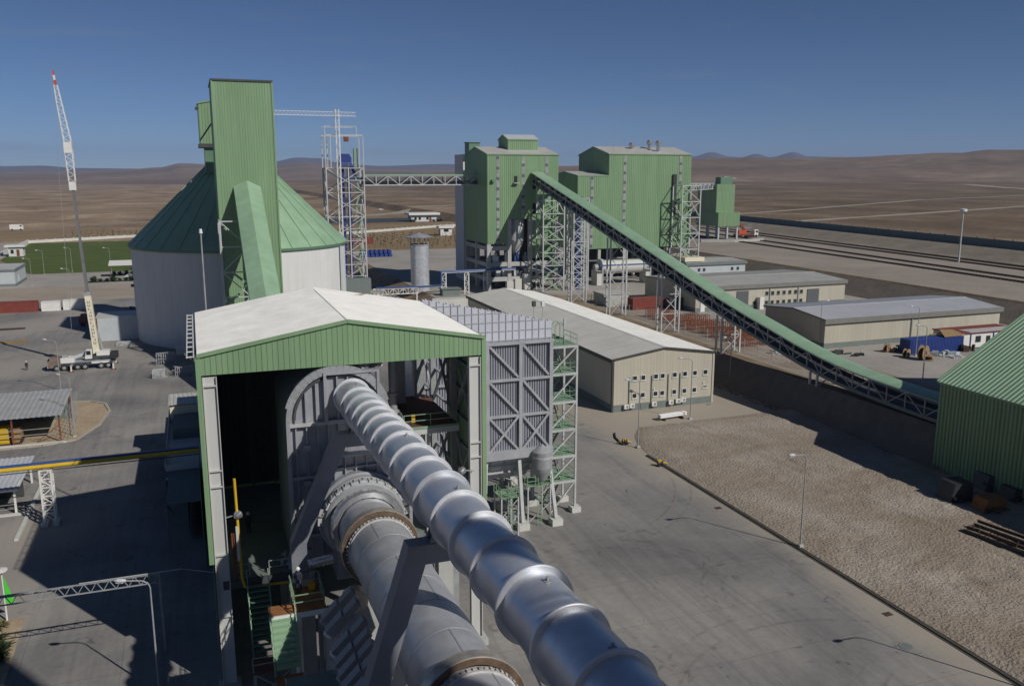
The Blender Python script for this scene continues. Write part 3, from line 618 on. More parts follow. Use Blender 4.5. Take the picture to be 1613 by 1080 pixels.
# ================================================================== kiln hood
G = thing('kiln_hood', 'grey ribbed steel kiln hood with arched top behind the kiln', 'kiln hood', (9.2, 62.4, 8.7))
cx, rr, sz, zb = 9.2, 3.65, 20.35, 8.75
ho = -1.5
arc = [(cx + rr * math.cos(t), sz + rr * math.sin(t)) for t in [math.pi * i / 24 for i in range(25)]]
MB().prism([(x, 62.4, z) for x, z in [(cx - rr, zb)] + [(cx + rr, zb)][::-1] + arc][::-1] if False else [(x, 62.4, z) for x, z in [(cx + rr, zb)] + arc + [(cx - rr, zb)]], (0, 10.0, 0)).build('hood_shell', 'hood_plate', G)
q = MB()
for (x0, z0), (x1, z1) in zip(arc[:-1], arc[1:]): q.bar((x0, 62.15, z0), (x1, 62.15, z1), .28, .55)
q.build('arch_rim', 'mid_steel', G)
q = MB()
for (x0, z0), (x1, z1) in zip(arc[:-1], arc[1:]):
    k = .86; q.bar((cx + (x0 - cx) * k, 62.3, sz + (z0 - sz) * k), (cx + (x1 - cx) * k, 62.3, sz + (z1 - sz) * k), .16, .2)
q.build('inner_rim', 'dark_steel', G)
for s_ in (-1, 1): bar('side_rim', (cx + s_ * rr, 62.15, zb), (cx + s_ * rr, 62.15, sz), .28, 'hood_plate', G, .5)
for i in range(9):
    x = cx - rr + .55 + i * (2 * rr - 1.1) / 8; zt = sz + math.sqrt(max(.2, (rr * .84) ** 2 - (x - cx) ** 2)) if abs(x - cx) < rr * .84 else sz
    bar('stiffener', (x, 62.25, zb), (x, 62.25, zt), .10, 'hood_plate', G, .3)
for z, m in ((20.0, 'light_steel'), (16.0, 'hood_plate'), (11.4, 'hood_plate')): bar('horizontal_rib', (cx - rr + .1, 62.12, z), (cx + rr - .1, 62.12, z), .34, m, G, .22)
for x, z in ((8.1, 23.2), (13.6, 23.2)): pass
MB().box(8.2, 12.3, 61.9, 62.39, 20.0, 20.2).box(8.2, 12.3, 61.9, 62.39, 23.6, 23.8).box(8.2, 8.4, 61.9, 62.39, 20.2, 23.6).box(12.1, 12.3, 61.9, 62.39, 20.2, 23.6).build('duct_frame', 'hood_plate', G)
for i in range(4): bar('bolt_bracket', (6.3 + i * .1, 62.0, 10.2 + i * 2.7), (6.8 + i * .1, 62.0, 10.2 + i * 2.7), .35, 'hood_plate', G)

# ================================================================== tertiary air duct
# lower front box of the hood, right behind the kiln seal
bt_ = PY(580, 712, 59.6).z
MB().box(8.3, 13.1, 59.6, 62.38, 8.75, bt_).build('front_box', 'hood_plate', G)
bar('box_ledge', (8.2, 59.45, bt_), (13.2, 59.45, bt_), .35, 'light_steel', G, .16); bar('box_ledge', (8.2, 59.48, bt_ - .9), (13.2, 59.48, bt_ - .9), .25, 'hood_plate', G, .12)
for i in range(7): bar('box_rib', (8.4 + i * .76, 59.47, 9.0), (8.4 + i * .76, 59.47, bt_ - .1), .09, 'hood_plate', G, .26)
DXc = 10.25
def dz(y): return 21.84 + (61.4 - y) * .0425
D = thing('air_duct', 'large grey metal air duct with raised flange rings running above the kiln', 'air duct', (DXc, 40, dz(40) - 1.4))
RY = [y * .93 for y in (66.6, 63.1, 60.6, 58.3, 56.2, 54.0, 51.6, 49.0, 46.0, 43.2, 40.2, 37.0, 33.9, 30.8, 27.5, 24.2, 21.0, 17.8, 14.6, 11.4, 8.2)]
ax = Vector((0, 1, -.0425)).normalized()
for k, (a, b) in enumerate(zip(RY[:-1], RY[1:])):
    q = MB().cyl((DXc, a, dz(a)), (DXc, b, dz(b)), 1.24, 1.24, 56, False); q.build('duct_shell', 'duct_metal', D)
for k, y in enumerate(RY):
    big = k in (2, 10, 14, 18)
    ro = 1.47 if big else 1.415; t = .09 if big else .06
    q = MB().lathe((DXc, y, dz(y)), [(1.21, -t), (ro - .03, -t), (ro, -t + .03), (ro, t - .03), (ro - .03, t), (1.21, t)], 56, ax); q.build('flange_ring', 'duct_metal' if big else 'duct_flange', D)
for y in (60.4, 45.0, 35.1, 24.7, 19.9):
    MB().lathe((DXc + .1, y, dz(y) + 1.24), [(.06, -.05), (.06, .16), (.0, .17)], 8).lathe((DXc + .1, y, dz(y) + 1.24), [(.14, .0), (.14, .03), (.0, .031)], 8).build('thermowell', 'mid_steel', D)

# ================================================================== rotary kiln
KXc = 10.1
def kz(y): return 14.15 + (52.6 - y) * .04
kax = Vector((0, 1, -.04)).normalized()
T = thing('rotary_kiln', 'long grey rotary kiln shell with shiny tyre rings below the duct', 'rotary kiln', (KXc, 40, 8.0))
ky = [65.0, 61.8, 58.6, 55.4, 52.2, 49.0, 45.8, 42.6, 39.4, 36.2, 33.0, 29.8, 26.6, 23.4, 20.0, 14.0]
for a, b in zip(ky[:-1], ky[1:]):
    MB().cyl((KXc, a, kz(a)), (KXc, b + .02, kz(b)), 2.06, 2.06, 64, False).build('kiln_section', 'kiln_shell', T)
    MB().lathe((KXc, b, kz(b)), [(2.05, -.03), (2.07, -.02), (2.07, .02), (2.05, .03)], 64, kax).build('weld_seam', 'kiln_weld', T)
for a, b, k in ((52.2, 49, 1.9), (45.8, 42.6, 1.75), (42.6, 39.4, 1.35), (36.2, 33, 1.55), (33, 29.8, 1.2)):
    q = MB(); r = 2.072; c, s_ = math.cos(k), math.sin(k)
    q.bar((KXc + r * c, a, kz(a) + r * s_), (KXc + r * c, b, kz(b) + r * s_), .05, .015); q.build('weld_seam', 'kiln_weld', T)
for yt in (52.4, 32.7):
    ty = MB().lathe((KXc, yt, kz(yt)), [(2.2, -.37), (2.50, -.37), (2.54, -.32), (2.54, .32), (2.50, .37), (2.2, .37)], 72, kax).build('tyre', 'tyre_steel', T)
    MB().annulus(Vector((KXc, yt, kz(yt))) - kax * .374, kax, 2.18, 2.50, 72).build('tyre_face', 'tyre_side', ty)
    MB().annulus(Vector((KXc, yt, kz(yt))) + kax * .374, kax, 2.18, 2.50, 72).build('tyre_face', 'tyre_side', ty)
    for sd in (-1, 1):
        MB().lathe((KXc, yt + sd * .62, kz(yt + sd * .62)), [(2.05, -.22), (2.14, -.2), (2.14, .2), (2.05, .22)], 64, kax).build('pad_ring', 'clamp_white', T)
    n = 52
    for i in range(n):
        t = 2 * math.pi * i / n
        for sd in (-1,):
            o = Vector((KXc + 2.21 * math.cos(t), yt + sd * .56, kz(yt) + 2.21 * math.sin(t)))
            d = Vector((-math.sin(t), 0, math.cos(t)))
            bar('retaining_block', o - d * .07, o + d * .07, .12 if i % 2 else .18, 'clamp_white' if i % 3 else 'mid_steel', T, .06)
# nose seal towards the hood
q = MB().lathe((KXc, 56.1, kz(56.1)), [(2.15, -.1), (2.5, -.1), (2.62, .1), (2.62, .5), (2.5, .7), (2.15, .7)], 18, kax); q.build('cooling_air_ring', 'bright_metal', T)
MB().lathe((KXc, 58.0, kz(58.0)), [(2.1, -.9), (2.7, -.9), (2.85, -.75), (2.85, .2), (2.95, .25), (2.95, .5), (2.35, .55)], 28, kax).build('nose_seal', 'mid_steel', T)
for i in range(15):
    t = rad(5 + i * 12.2); o = Vector((KXc + 2.92 * math.cos(t), 57.7, kz(57.7) + 2.92 * math.sin(t))); d = Vector((-math.sin(t), 0, math.cos(t)))
    bl = bar('seal_plate', o - d * .26, o + d * .26, .7, 'duct_flange' if i % 2 else 'light_steel', T, .12)
    MB().cyl(o + Vector((0, -.2, 0)) + Vector((math.cos(t), 0, math.sin(t))) * .08, o + Vector((0, .2, 0)) + Vector((math.cos(t), 0, math.sin(t))) * .08, .06, .06, 8).build('seal_weight', 'mid_steel', T)
MB().lathe((KXc, 59.2, kz(59.2)), [(2.1, -.6), (3.05, -.6), (3.15, -.5), (3.15, .4)], 32, kax).build('seal_housing', 'hood_plate', T)
for x in (-1, 1): MB().cyl((KXc + x * 2.5, 56.4, 12.0), (KXc + x * 4.2, 56.4, 11.8), .33, .33, 14).build('cooling_air_pipe', 'bright_metal', T)
# concrete piers under the tyres, with support rollers
for yt in (52.4, 32.7):
    MB().box(KXc - 3.6, KXc + 3.6, yt - 2.0, yt + 2.0, 0, 9.6).build('pier', 'concrete_frame', T)
    for sd in (-1, 1): MB().cyl((KXc + sd * 1.75, yt - .45, 10.75), (KXc + sd * 1.75, yt + .45, 10.75), .8, .8, 24).build('support_roller', 'tyre_steel', T)
# ================================================================== duct supports (bent box-section frames)
def duct_support(y, label, knee=None):
    t = thing('duct_support', label, 'support frame', (DXc, y, 8), 'bent frames carrying the air duct')
    z1 = dz(y) - 1.36; w = .95
    MB().prism([(DXc - 1.4, y - w / 2 + .03, z1 - .95), (DXc + 1.4, y - w / 2 + .03, z1 - .95), (DXc + 1.4, y - w / 2 + .03, z1 - .02), (DXc - 1.4, y - w / 2 + .03, z1 - .02)], (0, w - .06, 0)).build('head_beam', 'support_steel', t)
    for s_ in (-1, 1):
        xo = DXc + s_ * 2.1
        xb = KXc - 4.4 if s_ < 0 else KXc + 5.6; wd = 1.05 * s_
        zk = knee if knee and s_ < 0 else 11.2
        MB().prism([(xo, y - w / 2, z1), (xo - wd * 1.0, y - w / 2, z1), (xb - wd * .2, y - w / 2, zk), (xb + wd * .8, y - w / 2, zk)][::s_], (0, w, 0)).build('leg', 'support_steel', t)
        if zk > 11.5: MB().box(xb - .84, xb + .21, y - w / 2 + .02, y + w / 2 - .02, 11.2, zk + .04).build('lower_leg', 'support_steel', t)
        MB().box(xb - .62, xb + .62, y - .62, y + .62, 10.7, 11.18).build('foot_plate', 'support_steel', t)
        MB().box(xb - .55, xb + .55, y - .55, y + .55, 0, 10.68).build('pedestal', 'concrete_frame', t)
    for s_ in (-.35, .35): MB().prism([(DXc - 1.1, y + s_ - .05, z1), (DXc + 1.1, y + s_ - .05, z1), (DXc + .85, y + s_ - .05, z1 + .7), (DXc - .85, y + s_ - .05, z1 + .7)], (0, .1, 0)).build('saddle', 'support_steel', t)
duct_support(57.1, 'bent steel frame carrying the duct in front of the kiln hood', 13.2)
duct_support(36.0, 'bent steel frame carrying the duct between the two kiln tyres')
duct_support(16.5, 'bent steel frame carrying the duct before the preheater tower')
# walkway on the right of the kiln
kw = thing('kiln_walkway', 'narrow walkway with green railing and blue motors on the far side of the kiln', 'walkway', (13.6, 44, 0))
MB().box(12.9, 14.2, 35, 50, 9.5, 9.65).build('grating', 'mid_steel', kw); railing(kw, [(14.15, 35, 9.65), (14.15, 50, 9.65)])
for y in (36, 43, 49.5): bar('post', (13.5, y, 0), (13.5, y, 9.5), .3, 'mid_steel', kw)
for y in (46.5, 38.5): MB().box(12.95, 13.5, y, y + 1.3, 9.66, 10.3).cyl((13.2, y - .5, 10.1), (13.2, y, 10.1), .28, .28, 12).build('drive_motor', 'blue_paint', kw)
# ================================================================== shell cooling fans beside the kiln
def fan(y, zt, label):
    t = thing('cooling_fan', label, 'cooling fan', (KXc - 4.6, y, 9.0), 'shell cooling fans in a row beside the kiln')
    a = Vector((KXc - 4.1, y, 11.2 + zt)); b = Vector((KXc - 2.35, y - .1, 13.0 + zt * .8))
    m = a.lerp(b, .55)
    bar('fan_housing', a, m - (b - a) * .0, .7, 'support_steel', t, .6)
    bar('nozzle', m, b, .66, 'support_steel', t, .38)
    MB().cyl(a - (b - a) * .09, a, .22, .34, 12).build('inlet_cone', 'white_paint' if zt > 0.05 else 'mid_steel', t)
    bar('pedestal', (a.x + .3, y, 8.6), (a.x + .5, y, 11.2 + zt), .3, 'mid_steel', t)
for i, y in enumerate((49.4, 47.7, 45.4, 44.2, 43.0, 41.8, 40.6, 36.4, 35.0, 33.6)):
    fan(y, .12 if i in (1, 2) else 0.0, ['box fan by the front kiln tyre, beside the orange walkway', 'box fan with white inlet cone next to the orange walkway', 'box fan with white inlet cone standing apart from the row'][i] if i < 3 else ('box fan in the close row beside the kiln' if i < 7 else 'box fan beyond the bent frame, beside the kiln'))
MB_ = MB().box(3.4, KXc - 2.6, 33.5, 48.3, 8.1, 8.55).box(3.8, 4.6, 34, 34.8, 0, 8.1).box(3.8, 4.6, 40, 40.8, 0, 8.1).box(3.8, 4.6, 47, 47.8, 0, 8.1)
single('kiln_walkway_slab', MB_, 'plinth', 'concrete walkway slab under the row of kiln fans', 'walkway', (5, 40, 8.1))
# ================================================================== access platform and stairs in front of the hall
A = thing('access_platform', 'rust-floored platform with green stair and railings beside the kiln', 'platform', (5, 57, 0))
pz = 10.2
MB().box(4.6, 6.6, 53.2, 56.4, pz - .16, pz).build('deck', 'rust_deck', A)
MB().box(3.0, 4.58, 53.2, 54.6, pz - .3, pz - .14).build('landing', 'rust_deck', A)
bar('deck_edge', (2.95, 53.1, pz - .28), (6.6, 53.1, pz - .28), .12, 'white_paint', A, .34)
bar('deck_post', (4.75, 53.25, 0), (4.75, 53.25, pz - .45), .45, 'white_paint', A)
bar('deck_post', (6.3, 54.2, 0), (6.3, 54.2, pz - .2), .3, 'mid_steel', A); bar('deck_post', (4.75, 56.1, 0), (4.75, 56.1, pz - .2), .3, 'mid_steel', A)
railing(A, [(6.5, 55.0, pz), (6.5, 53.2, pz), (4.6, 53.2, pz)]); railing(A, [(4.6, 53.2, pz), (4.6, 56.3, pz)], posts=1.0); railing(A, [(6.55, 55.6, pz), (6.55, 56.3, pz), (6.0, 56.3, pz)], 'mid_steel')
# green flight coming towards the camera
for i in range(8):
    t = i / 8; bar('stair_tread', (3.1, 53.0 - t * 2.2, pz - .3 - t * 2.3), (4.5, 53.0 - t * 2.2, pz - .3 - t * 2.3), .30, 'green_roof', A, .05)
    bar('stair_riser', (3.1, 52.82 - t * 2.2, pz - .46 - t * 2.3), (4.5, 52.82 - t * 2.2, pz - .46 - t * 2.3), .03, 'green_roof', A, .26)
for x in (3.02, 4.58):
    bar('stringer', (x, 53.1, pz - .45), (x, 50.7, pz - 2.9), .08, 'green_steel', A, .28)
    bar('handrail', (x, 53.1, pz + .75), (x, 50.7, pz - 1.7), .06, 'green_steel', A)
    for i in range(5): y = 53.0 - i * .55; z = pz - .4 - i * .57; bar('railing_post', (x, y, z), (x, y, z + 1.1), .05, 'green_steel', A)
MB().box(3.0, 4.7, 49.2, 50.7, pz - 3.1, pz - 2.9).build('landing', 'rust_deck', A)
# dark flight from the burner floor down to a lower landing
for i in range(13):
    t = i / 13; bar('stair_tread', (2.1, 61.6 - t * 3.6, 8.3 - t * 3.6), (3.5, 61.6 - t * 3.6, 8.3 - t * 3.6), .27, 'green_dark_roof', A, .06)
for x in (2.05, 3.55): bar('stringer', (x, 61.7, 8.4), (x, 57.9, 4.6), .08, 'green_dark_roof', A, .3); bar('handrail', (x, 61.7, 9.5), (x, 57.9, 5.7), .06, 'green_steel', A)
MB().box(1.9, 4.6, 56.2, 57.9, 4.4, 4.6).build('landing', 'red_deck', A)
railing(A, [(1.9, 56.2, 4.6), (4.6, 56.2, 4.6)], 'mid_steel')
for x in (2.0, 4.5):
    for y in (49.4, 56.3): bar('tower_leg', (x, y, 0), (x, y, 7.0 if y < 50 else 4.5), .2, 'mid_steel', A)
for z in (.4, 2.4): bar('brace', (2.0, 56.3, z), (4.5, 56.3, z + 2.0), .1, 'mid_steel', A); bar('brace', (4.5, 56.3, z), (2.0, 56.3, z + 2.0), .1, 'mid_steel', A)
for z in (1.2, 4.0): bar('brace', (2.0, 49.4, z), (4.5, 49.4, z + 2.8), .1, 'mid_steel', A); bar('brace', (4.5, 49.4, z), (2.0, 49.4, z + 2.8), .1, 'mid_steel', A)
bar('blue_chute', (5.0, 49.6, 6.5), (5.5, 45, 3.0), .35, 'blue_paint', A, .35); bar('chute_rail', (5.4, 49.6, 7.2), (5.9, 45, 3.8), .22, 'white_paint', A, .15)
single('yellow_bucket', MB().cyl((6.0, 55.9, pz), (6.0, 55.9, pz + .45), .2, .26, 14).tube([(5.8, 55.9, pz + .45), (6.0, 55.9, pz + .62), (6.2, 55.9, pz + .45)], .02, 5), 'yellow_paint', 'yellow bucket on the rust-coloured platform beside a worker', 'bucket', (6.0, 55.9, pz))
for k, (x, y, z) in enumerate(((5.6, 60.6, 8.75), (5.2, 63.2, 8.75))):
    q = MB(); rr_ = random.Random(k + 5)
    for i in range(26):
        a = Vector((x + rr_.uniform(-.5, .5), y + rr_.uniform(-.5, .5), z + rr_.uniform(0, .8))); q.bar(a, a + Vector((rr_.uniform(-.5, .5), rr_.uniform(-.5, .5), rr_.uniform(-.2, .3))), rr_.uniform(.05, .25))
    single('scrap_heap', q, 'clamp_white' if k == 0 else 'light_steel', ['pale heap of broken lining at the stair head by the platform', 'heap of broken grey lining on the burner floor'][k], 'scrap heap', (x, y, z))
# ================================================================== people
def person(loc, rot, shirt, trouser, label, reach=.0, lean=0.0):
    t = thing('person', label, 'person', loc)
    me = bpy.data.meshes.new('body'); V = []; E = []; R_ = []
    def chain(pts, start=None):
        prev = start
        for p, r in pts:
            V.append(p); R_.append(r); i = len(V) - 1
            if prev is not None: E.append((prev, i))
            prev = i
        return prev
    pel = chain([((0, 0, .95), .15)]); ch = chain([((0, -.01 + lean * .3, 1.15), .145), ((0, lean * .6, 1.36), .16)], pel); nk = chain([((0, lean, 1.50), .065), ((0, lean + .015, 1.56), .065), ((0, lean + .02, 1.63), .098), ((0, lean + .015, 1.73), .09)], ch)
    for s_ in (-1, 1):
        chain([((s_ * .10, 0, .90), .115), ((s_ * .12, .04 * s_, .50), .08), ((s_ * .13, -.03 * s_, .10), .055), ((s_ * .14, .12 - .03 * s_, .04), .05)], pel)
        chain([((s_ * .20, lean * .8, 1.40), .075), ((s_ * .27, -.02 + lean * .5, 1.12), .055), ((s_ * .25, .10 + reach, .90 + reach * .8), .042), ((s_ * .24, .14 + reach * 1.2, .83 + reach), .04)], ch)
    c, s0 = math.cos(rot), math.sin(rot)
    V = [(x * c - y * s0, x * s0 + y * c, z) for x, y, z in V]
    me.from_pydata(V, E, []); o = bpy.data.objects.new('body', me); COL.objects.link(o); o.parent = t; WL[o] = Vector(loc)
    md = o.modifiers.new('skin', 'SKIN'); o.modifiers.new('sub', 'SUBSURF').levels = 1; o.modifiers['sub'].render_levels = 1
    me.skin_vertices[0].data.foreach_set('radius', [v for r in R_ for v in (r, r)]); me.skin_vertices[0].data[0].use_root = True
    me.materials.append(M[trouser])
    Lx, Ly, Lz = loc
    f = lambda x, y, z: (Lx + x * c - y * s0, Ly + x * s0 + y * c, Lz + z)
    MB().lathe(f(0, lean * .5, 0), [(.185, .98), (.20, 1.12), (.225, 1.36), (.16, 1.45), (.08, 1.49)], 14).build('jacket', shirt, t)
    MB().lathe(f(0, lean + .02, 0), [(.07, 1.54), (.105, 1.60), (.115, 1.67), (.112, 1.71)], 14).build('head', 'skin', t)
    MB().lathe(f(0, lean + .02, 0), [(.17, 1.70), (.135, 1.715), (.13, 1.78), (.09, 1.84), (0, 1.86)], 14).build('hard_hat', 'helmet_white', t)
    return t
person((5.15, 55.7, pz), 2.4, 'clothes_navy', 'clothes_navy', 'person in dark navy work clothes standing on the rust-floored platform', .1)
person((2.75, 70.5, 8.76), .6, 'clothes_dark', 'clothes_dark', 'person in white hard hat standing inside the dark kiln hall')
person((-4.8, 107.5, .02), 1.0, 'clothes_dark', 'clothes_dark', 'person in dark clothes in the hall shade, standing apart by the yard')
person((-3.4, 109.5, .02), 2.0, 'clothes_navy', 'clothes_dark', 'person in navy jacket in the hall shade beside the annex steelwork')
person((-32.3, 188.1, .02), .2, 'clothes_dark', 'clothes_dark', 'person in white hard hat walking on the yard behind the crane cab')
person((-53, 246, .02), 1.6, 'clothes_navy', 'clothes_dark', 'person standing in front of the long brown red container')
# ================================================================== annex left of the hall (dark steelwork, small roofs)
N = thing('annex_building', 'low annex with cream roof and dark braced steelwork beside the kiln hall', 'annex', (-2.2, 100, 0))
MB().box(-4.4, -.4, 120, 125, 5.4, 7.6).build('cabin_wall', 'cream_paint', N)
corr(MB(), (-4.6, 119.6, 7.75), (1, 0, 0), (0, 1, .02), 4.6, 5.9, .6, .05, (0, 0, 1)).build('cabin_roof', 'grey_roof', N)
MB().box(-4.6, -.3, 100.5, 125.1, 5.0, 5.3).build('lower_roof', 'blue_grey_roof', N)
bar('parapet', (-4.62, 100.5, 5.6), (-4.62, 125.1, 5.6), .14, 'pale_blue_wall', N, .7)
bar('parapet', (-4.5, 100.42, 5.5), (-.3, 100.42, 5.5), .14, 'pale_blue_wall', N, .5)
MB().box(-4.0, -.6, 112, 119.3, 5.3, 6.6).build('filter_box', 'plinth', N)
for y in (90, 100.6, 112, 124.8):
    for x in (-4.4, -.6): bar('column', (x, y, 0), (x, y, 5.0), .22, 'plinth', N)
ys_ = ()
for ya, yb in zip(ys_[:-1], ys_[1:]):
    for za, zb in ((.5, 5), (5, 9.5), (9.5, 14)):
        bar('brace', (-4.4, ya, za), (-4.4, yb, zb), .13, 'plinth', N); bar('girt', (-4.4, ya, zb), (-4.4, yb, zb), .18, 'plinth', N)
for ya, yb in ((90, 100.6), (100.6, 112), (112, 124.8)):
    bar('brace', (-4.4, ya, .3), (-4.4, yb, 4.9), .13, 'plinth', N); bar('brace', (-4.4, yb, .3), (-4.4, ya, 4.9), .13, 'plinth', N)
MB().box(-4.3, -.5, 90, 100.3, 4.9, 5.02).build('grating_floor', 'plinth', N)
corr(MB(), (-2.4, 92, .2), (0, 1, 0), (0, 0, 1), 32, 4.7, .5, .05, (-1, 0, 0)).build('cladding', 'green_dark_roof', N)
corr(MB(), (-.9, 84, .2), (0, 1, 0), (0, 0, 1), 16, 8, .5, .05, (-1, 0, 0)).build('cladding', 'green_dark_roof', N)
# the cooler building behind the hall (its roofline throws the stepped shade)
B2 = thing('cooler_building', 'lower dark green clad cooler building behind the kiln hall', 'industrial building', (8, 100, 0))
MB().box(0.2, 19.5, 83, 118, 0, 12.8).build('wall', 'green_sheet', B2)
corr(MB(), (0, 83, 12.85), (0, 1, 0), (1, 0, .01), 35, 19.8, .6, .05, (0, 0, 1)).build('roof_sheet', 'grey_roof', B2)
MB().box(.3, 8, 118.05, 133, 0, 9.0).build('rear_wing', 'green_sheet', B2)
# ================================================================== filter house (electrostatic precipitator)
FX0, FX1, FY0, FY1, FZ0, FZ1 = 21.2, 35.4, 84.0, 97.0, 8.5, 20.35
F = thing('dust_filter', 'big grey corrugated dust filter box on inclined white legs beside the hall', 'dust filter', (28, 90, 0))
corr(MB(), (FX0, FY0, FZ0), (1, 0, 0), (0, 0, 1), FX1 - FX0, FZ1 - FZ0, .28, .13, (0, -1, 0), .45).build('front_wall', 'filter_sheet', F)
corr(MB(), (FX1, FY0, FZ0), (0, 1, 0), (0, 0, 1), FY1 - FY0, FZ1 - FZ0, .36, .16, (1, 0, 0), .45).build('side_wall', 'filter_sheet', F)
MB().box(FX0 + .02, FX1 - .02, FY0 + .05, FY1, FZ0, FZ1).build('casing', 'filter_sheet', F)
yf = FY0 - .34
cols = (FX0 + .3, 24.2, 28.0, 31.75, FX1 - .15)
for x in cols[1:]: bar('frame_post', (x, yf, FZ0 - .1), (x, yf, FZ1 + .3), .38, 'aluminium', F, .3)
rows = (FZ0, 12.55, 16.5, FZ1)
for z in (12.55, 16.5): bar('frame_beam', (FX0, yf, z), (FX1, yf, z), .26, 'aluminium', F, .28)
bar('frame_beam', (FX0, yf, FZ0 - .25), (FX1 + .1, yf, FZ0 - .25), .36, 'aluminium', F, 1.0); bar('frame_beam', (FX0, yf, FZ1 + .1), (FX1 + .1, yf, FZ1 + .1), .36, 'aluminium', F, .3)
for a, b in zip(cols[1:-1], cols[2:]):
    for z0, z1, both in ((rows[0], rows[1], True), (rows[1], rows[2], False), (rows[2], rows[3], False)):
        bar('diagonal', (a + .25, yf, z1 - .1), (b - .25, yf, z0 + .25), .18, 'aluminium', F, .24)
        if both: bar('diagonal', (a + .25, yf - .05, z0 + .25), (b - .25, yf - .05, z1 - .1), .18, 'aluminium', F, .24)
# penthouse with sloping top: panels between ribs, each its own piece
def ptop(x): return 22.5 + (FX1 - x) * .215
hx = [(FX0, FY0 - .05, FZ1 + .25), (FX1, FY0 - .05, FZ1 + .25), (FX1, FY0 - .05, ptop(FX1)), (FX0, FY0 - .05, ptop(FX0)), (FX0, FY1, FZ1 + .25), (FX1, FY1, FZ1 + .25), (FX1, FY1, FZ1 + .45), (FX0, FY1, ptop(FX0) - 3.2)]
MB().face([hx[k] for k in (0, 1, 2, 3)]).face([hx[k] for k in (5, 4, 7, 6)]).face([hx[k] for k in (1, 5, 6, 2)]).face([hx[k] for k in (4, 0, 3, 7)]).face([hx[k] for k in (3, 2, 6, 7)]).build('penthouse', 'filter_panel', F)
nx_ = 19; px_ = (FX1 - FX0) / nx_
for i in range(nx_):
    x0 = FX0 + i * px_ + .06; x1 = x0 + px_ - .12; z = FZ1 + .45
    while z < ptop(x1) - .3:
        zt0 = min(z + .86, ptop(x0) - .08); zt1 = min(z + .86, ptop(x1) - .08)
        MB().prism([(x0, FY0 - .09, z), (x1, FY0 - .09, z), (x1, FY0 - .09, zt1), (x0, FY0 - .09, zt0)], (0, .035, 0)).build('panel', 'filter_panel', F); z += .98
    bar('rib', (x0 - .06, FY0 - .08, FZ1 + .3), (x0 - .06, FY0 - .08, ptop(x0)), .08, 'support_steel', F, .07)
    bar('top_rib', (x0 + .3, FY0 - .14, ptop(x0 + .3) + .04), (x0 + .3, FY0 + .5, ptop(x0 + .3) - .06), .12, 'filter_panel', F, .12)
for k in range(6):
    z = FZ1 + .40 + k * .98
    xe = FX1 if z < ptop(FX1) else FX1 - (z - 22.5) / .215
    if xe > FX0: bar('rib', (FX0, FY0 - .10, z), (xe, FY0 - .10, z), .06, 'aluminium', F, .08)
# hopper and drum below
MB().prism([(FX0 + .5, FY0 + .4, FZ0 - .5), (FX1 - .6, FY0 + .4, FZ0 - .5), (FX1 - 2.0, FY0 + 2.6, 4.6), (FX0 + 2, FY0 + 2.6, 4.6)], (0, 6.0, 0)).build('hopper', 'filter_panel', F)
for z in (7.4, 6.5, 5.6): bar('hopper_rib', (FX0 + .9, FY0 + .3 + (8 - z) * .55, z), (FX1 - 1.2, FY0 + .3 + (8 - z) * .55, z), .1, 'light_steel', F, .2)
for i in range(8): bar('hopper_rib', (FX0 + 1 + i * 1.65, FY0 + .3, 7.9), (FX0 + 1.9 + i * 1.45, FY0 + 2.45, 4.7), .1, 'light_steel', F, .15)
dc = P(843, 735, 7.2); dc = Vector((34.1, 83.2, 0))
MB().lathe(dc, [(0, 9.2), (.25, 9.0), (.95, 8.55), (1.12, 8.4), (1.12, 6.6), (1.0, 6.2), (.55, 5.2), (.3, 4.9), (0, 4.9)], 28).build('cyclone_drum', 'mid_steel', F)
MB().lathe(dc, [(1.1, 7.7), (1.16, 7.7), (1.16, 7.9), (1.1, 7.9)], 28).build('drum_band', 'light_steel', F)
# legs and footings
LEG = [((27.2, 82.6), (28.0, 84.2)), ((31.6, 82.5), (31.75, 84.2)), ((35.5, 82.5), (35.2, 84.2)), ((35.2, 88.8), (35.2, 88.8)), ((35.2, 96), (35.2, 96)), ((22, 96), (22, 96)), ((28.6, 88.8), (28.6, 88.8)), ((31.4, 88.8), (31.4, 88.8)), ((22, 84.4), (22, 84.4))]
for (bx, by), (tx, ty) in LEG:
    MB().box(bx - .62, bx + .62, by - .62, by + .62, 0, .75).build('footing', 'pale_wall', F)
    bar('leg', (bx, by, .75), (tx, ty, FZ0 - .6), .36, 'light_steel', F, .42)
def green_cage(cx, cy, w, d, z0, h, ladder=True):
    MB().box(cx - w / 2, cx + w / 2, cy - d / 2, cy + d / 2, z0 - .06, z0).build('service_platform', 'green_steel', F)
    railing(F, [(cx - w / 2, cy - d / 2, z0), (cx + w / 2, cy - d / 2, z0), (cx + w / 2, cy + d / 2, z0)], posts=.9); railing(F, [(cx - w / 2, cy - d / 2, z0), (cx - w / 2, cy + d / 2, z0)], posts=.9)
    for sx in (-1, 1):
        for sy in (-1, 1): bar('platform_leg', (cx + sx * w * .47, cy + sy * d * .47, 0), (cx + sx * w * .47, cy + sy * d * .47, z0), .14, 'light_steel', F)
    if ladder:
        for dx in (-.22, .22): bar('ladder_rail', (cx + dx, cy - d / 2 - .12, 0), (cx + dx, cy - d / 2 - .12, z0 + 1.1), .06, 'green_steel', F)
        for i in range(int((z0 + .8) / .42)): bar('ladder_rung', (cx - .22, cy - d / 2 - .12, .3 + i * .42), (cx + .22, cy - d / 2 - .12, .3 + i * .42), .05, 'green_steel', F)
    for z in (.4, z0 * .5): bar('cage_brace', (cx - w * .47, cy - d * .47, z), (cx + w * .47, cy - d * .47, z + z0 * .45), .08, 'light_steel', F)
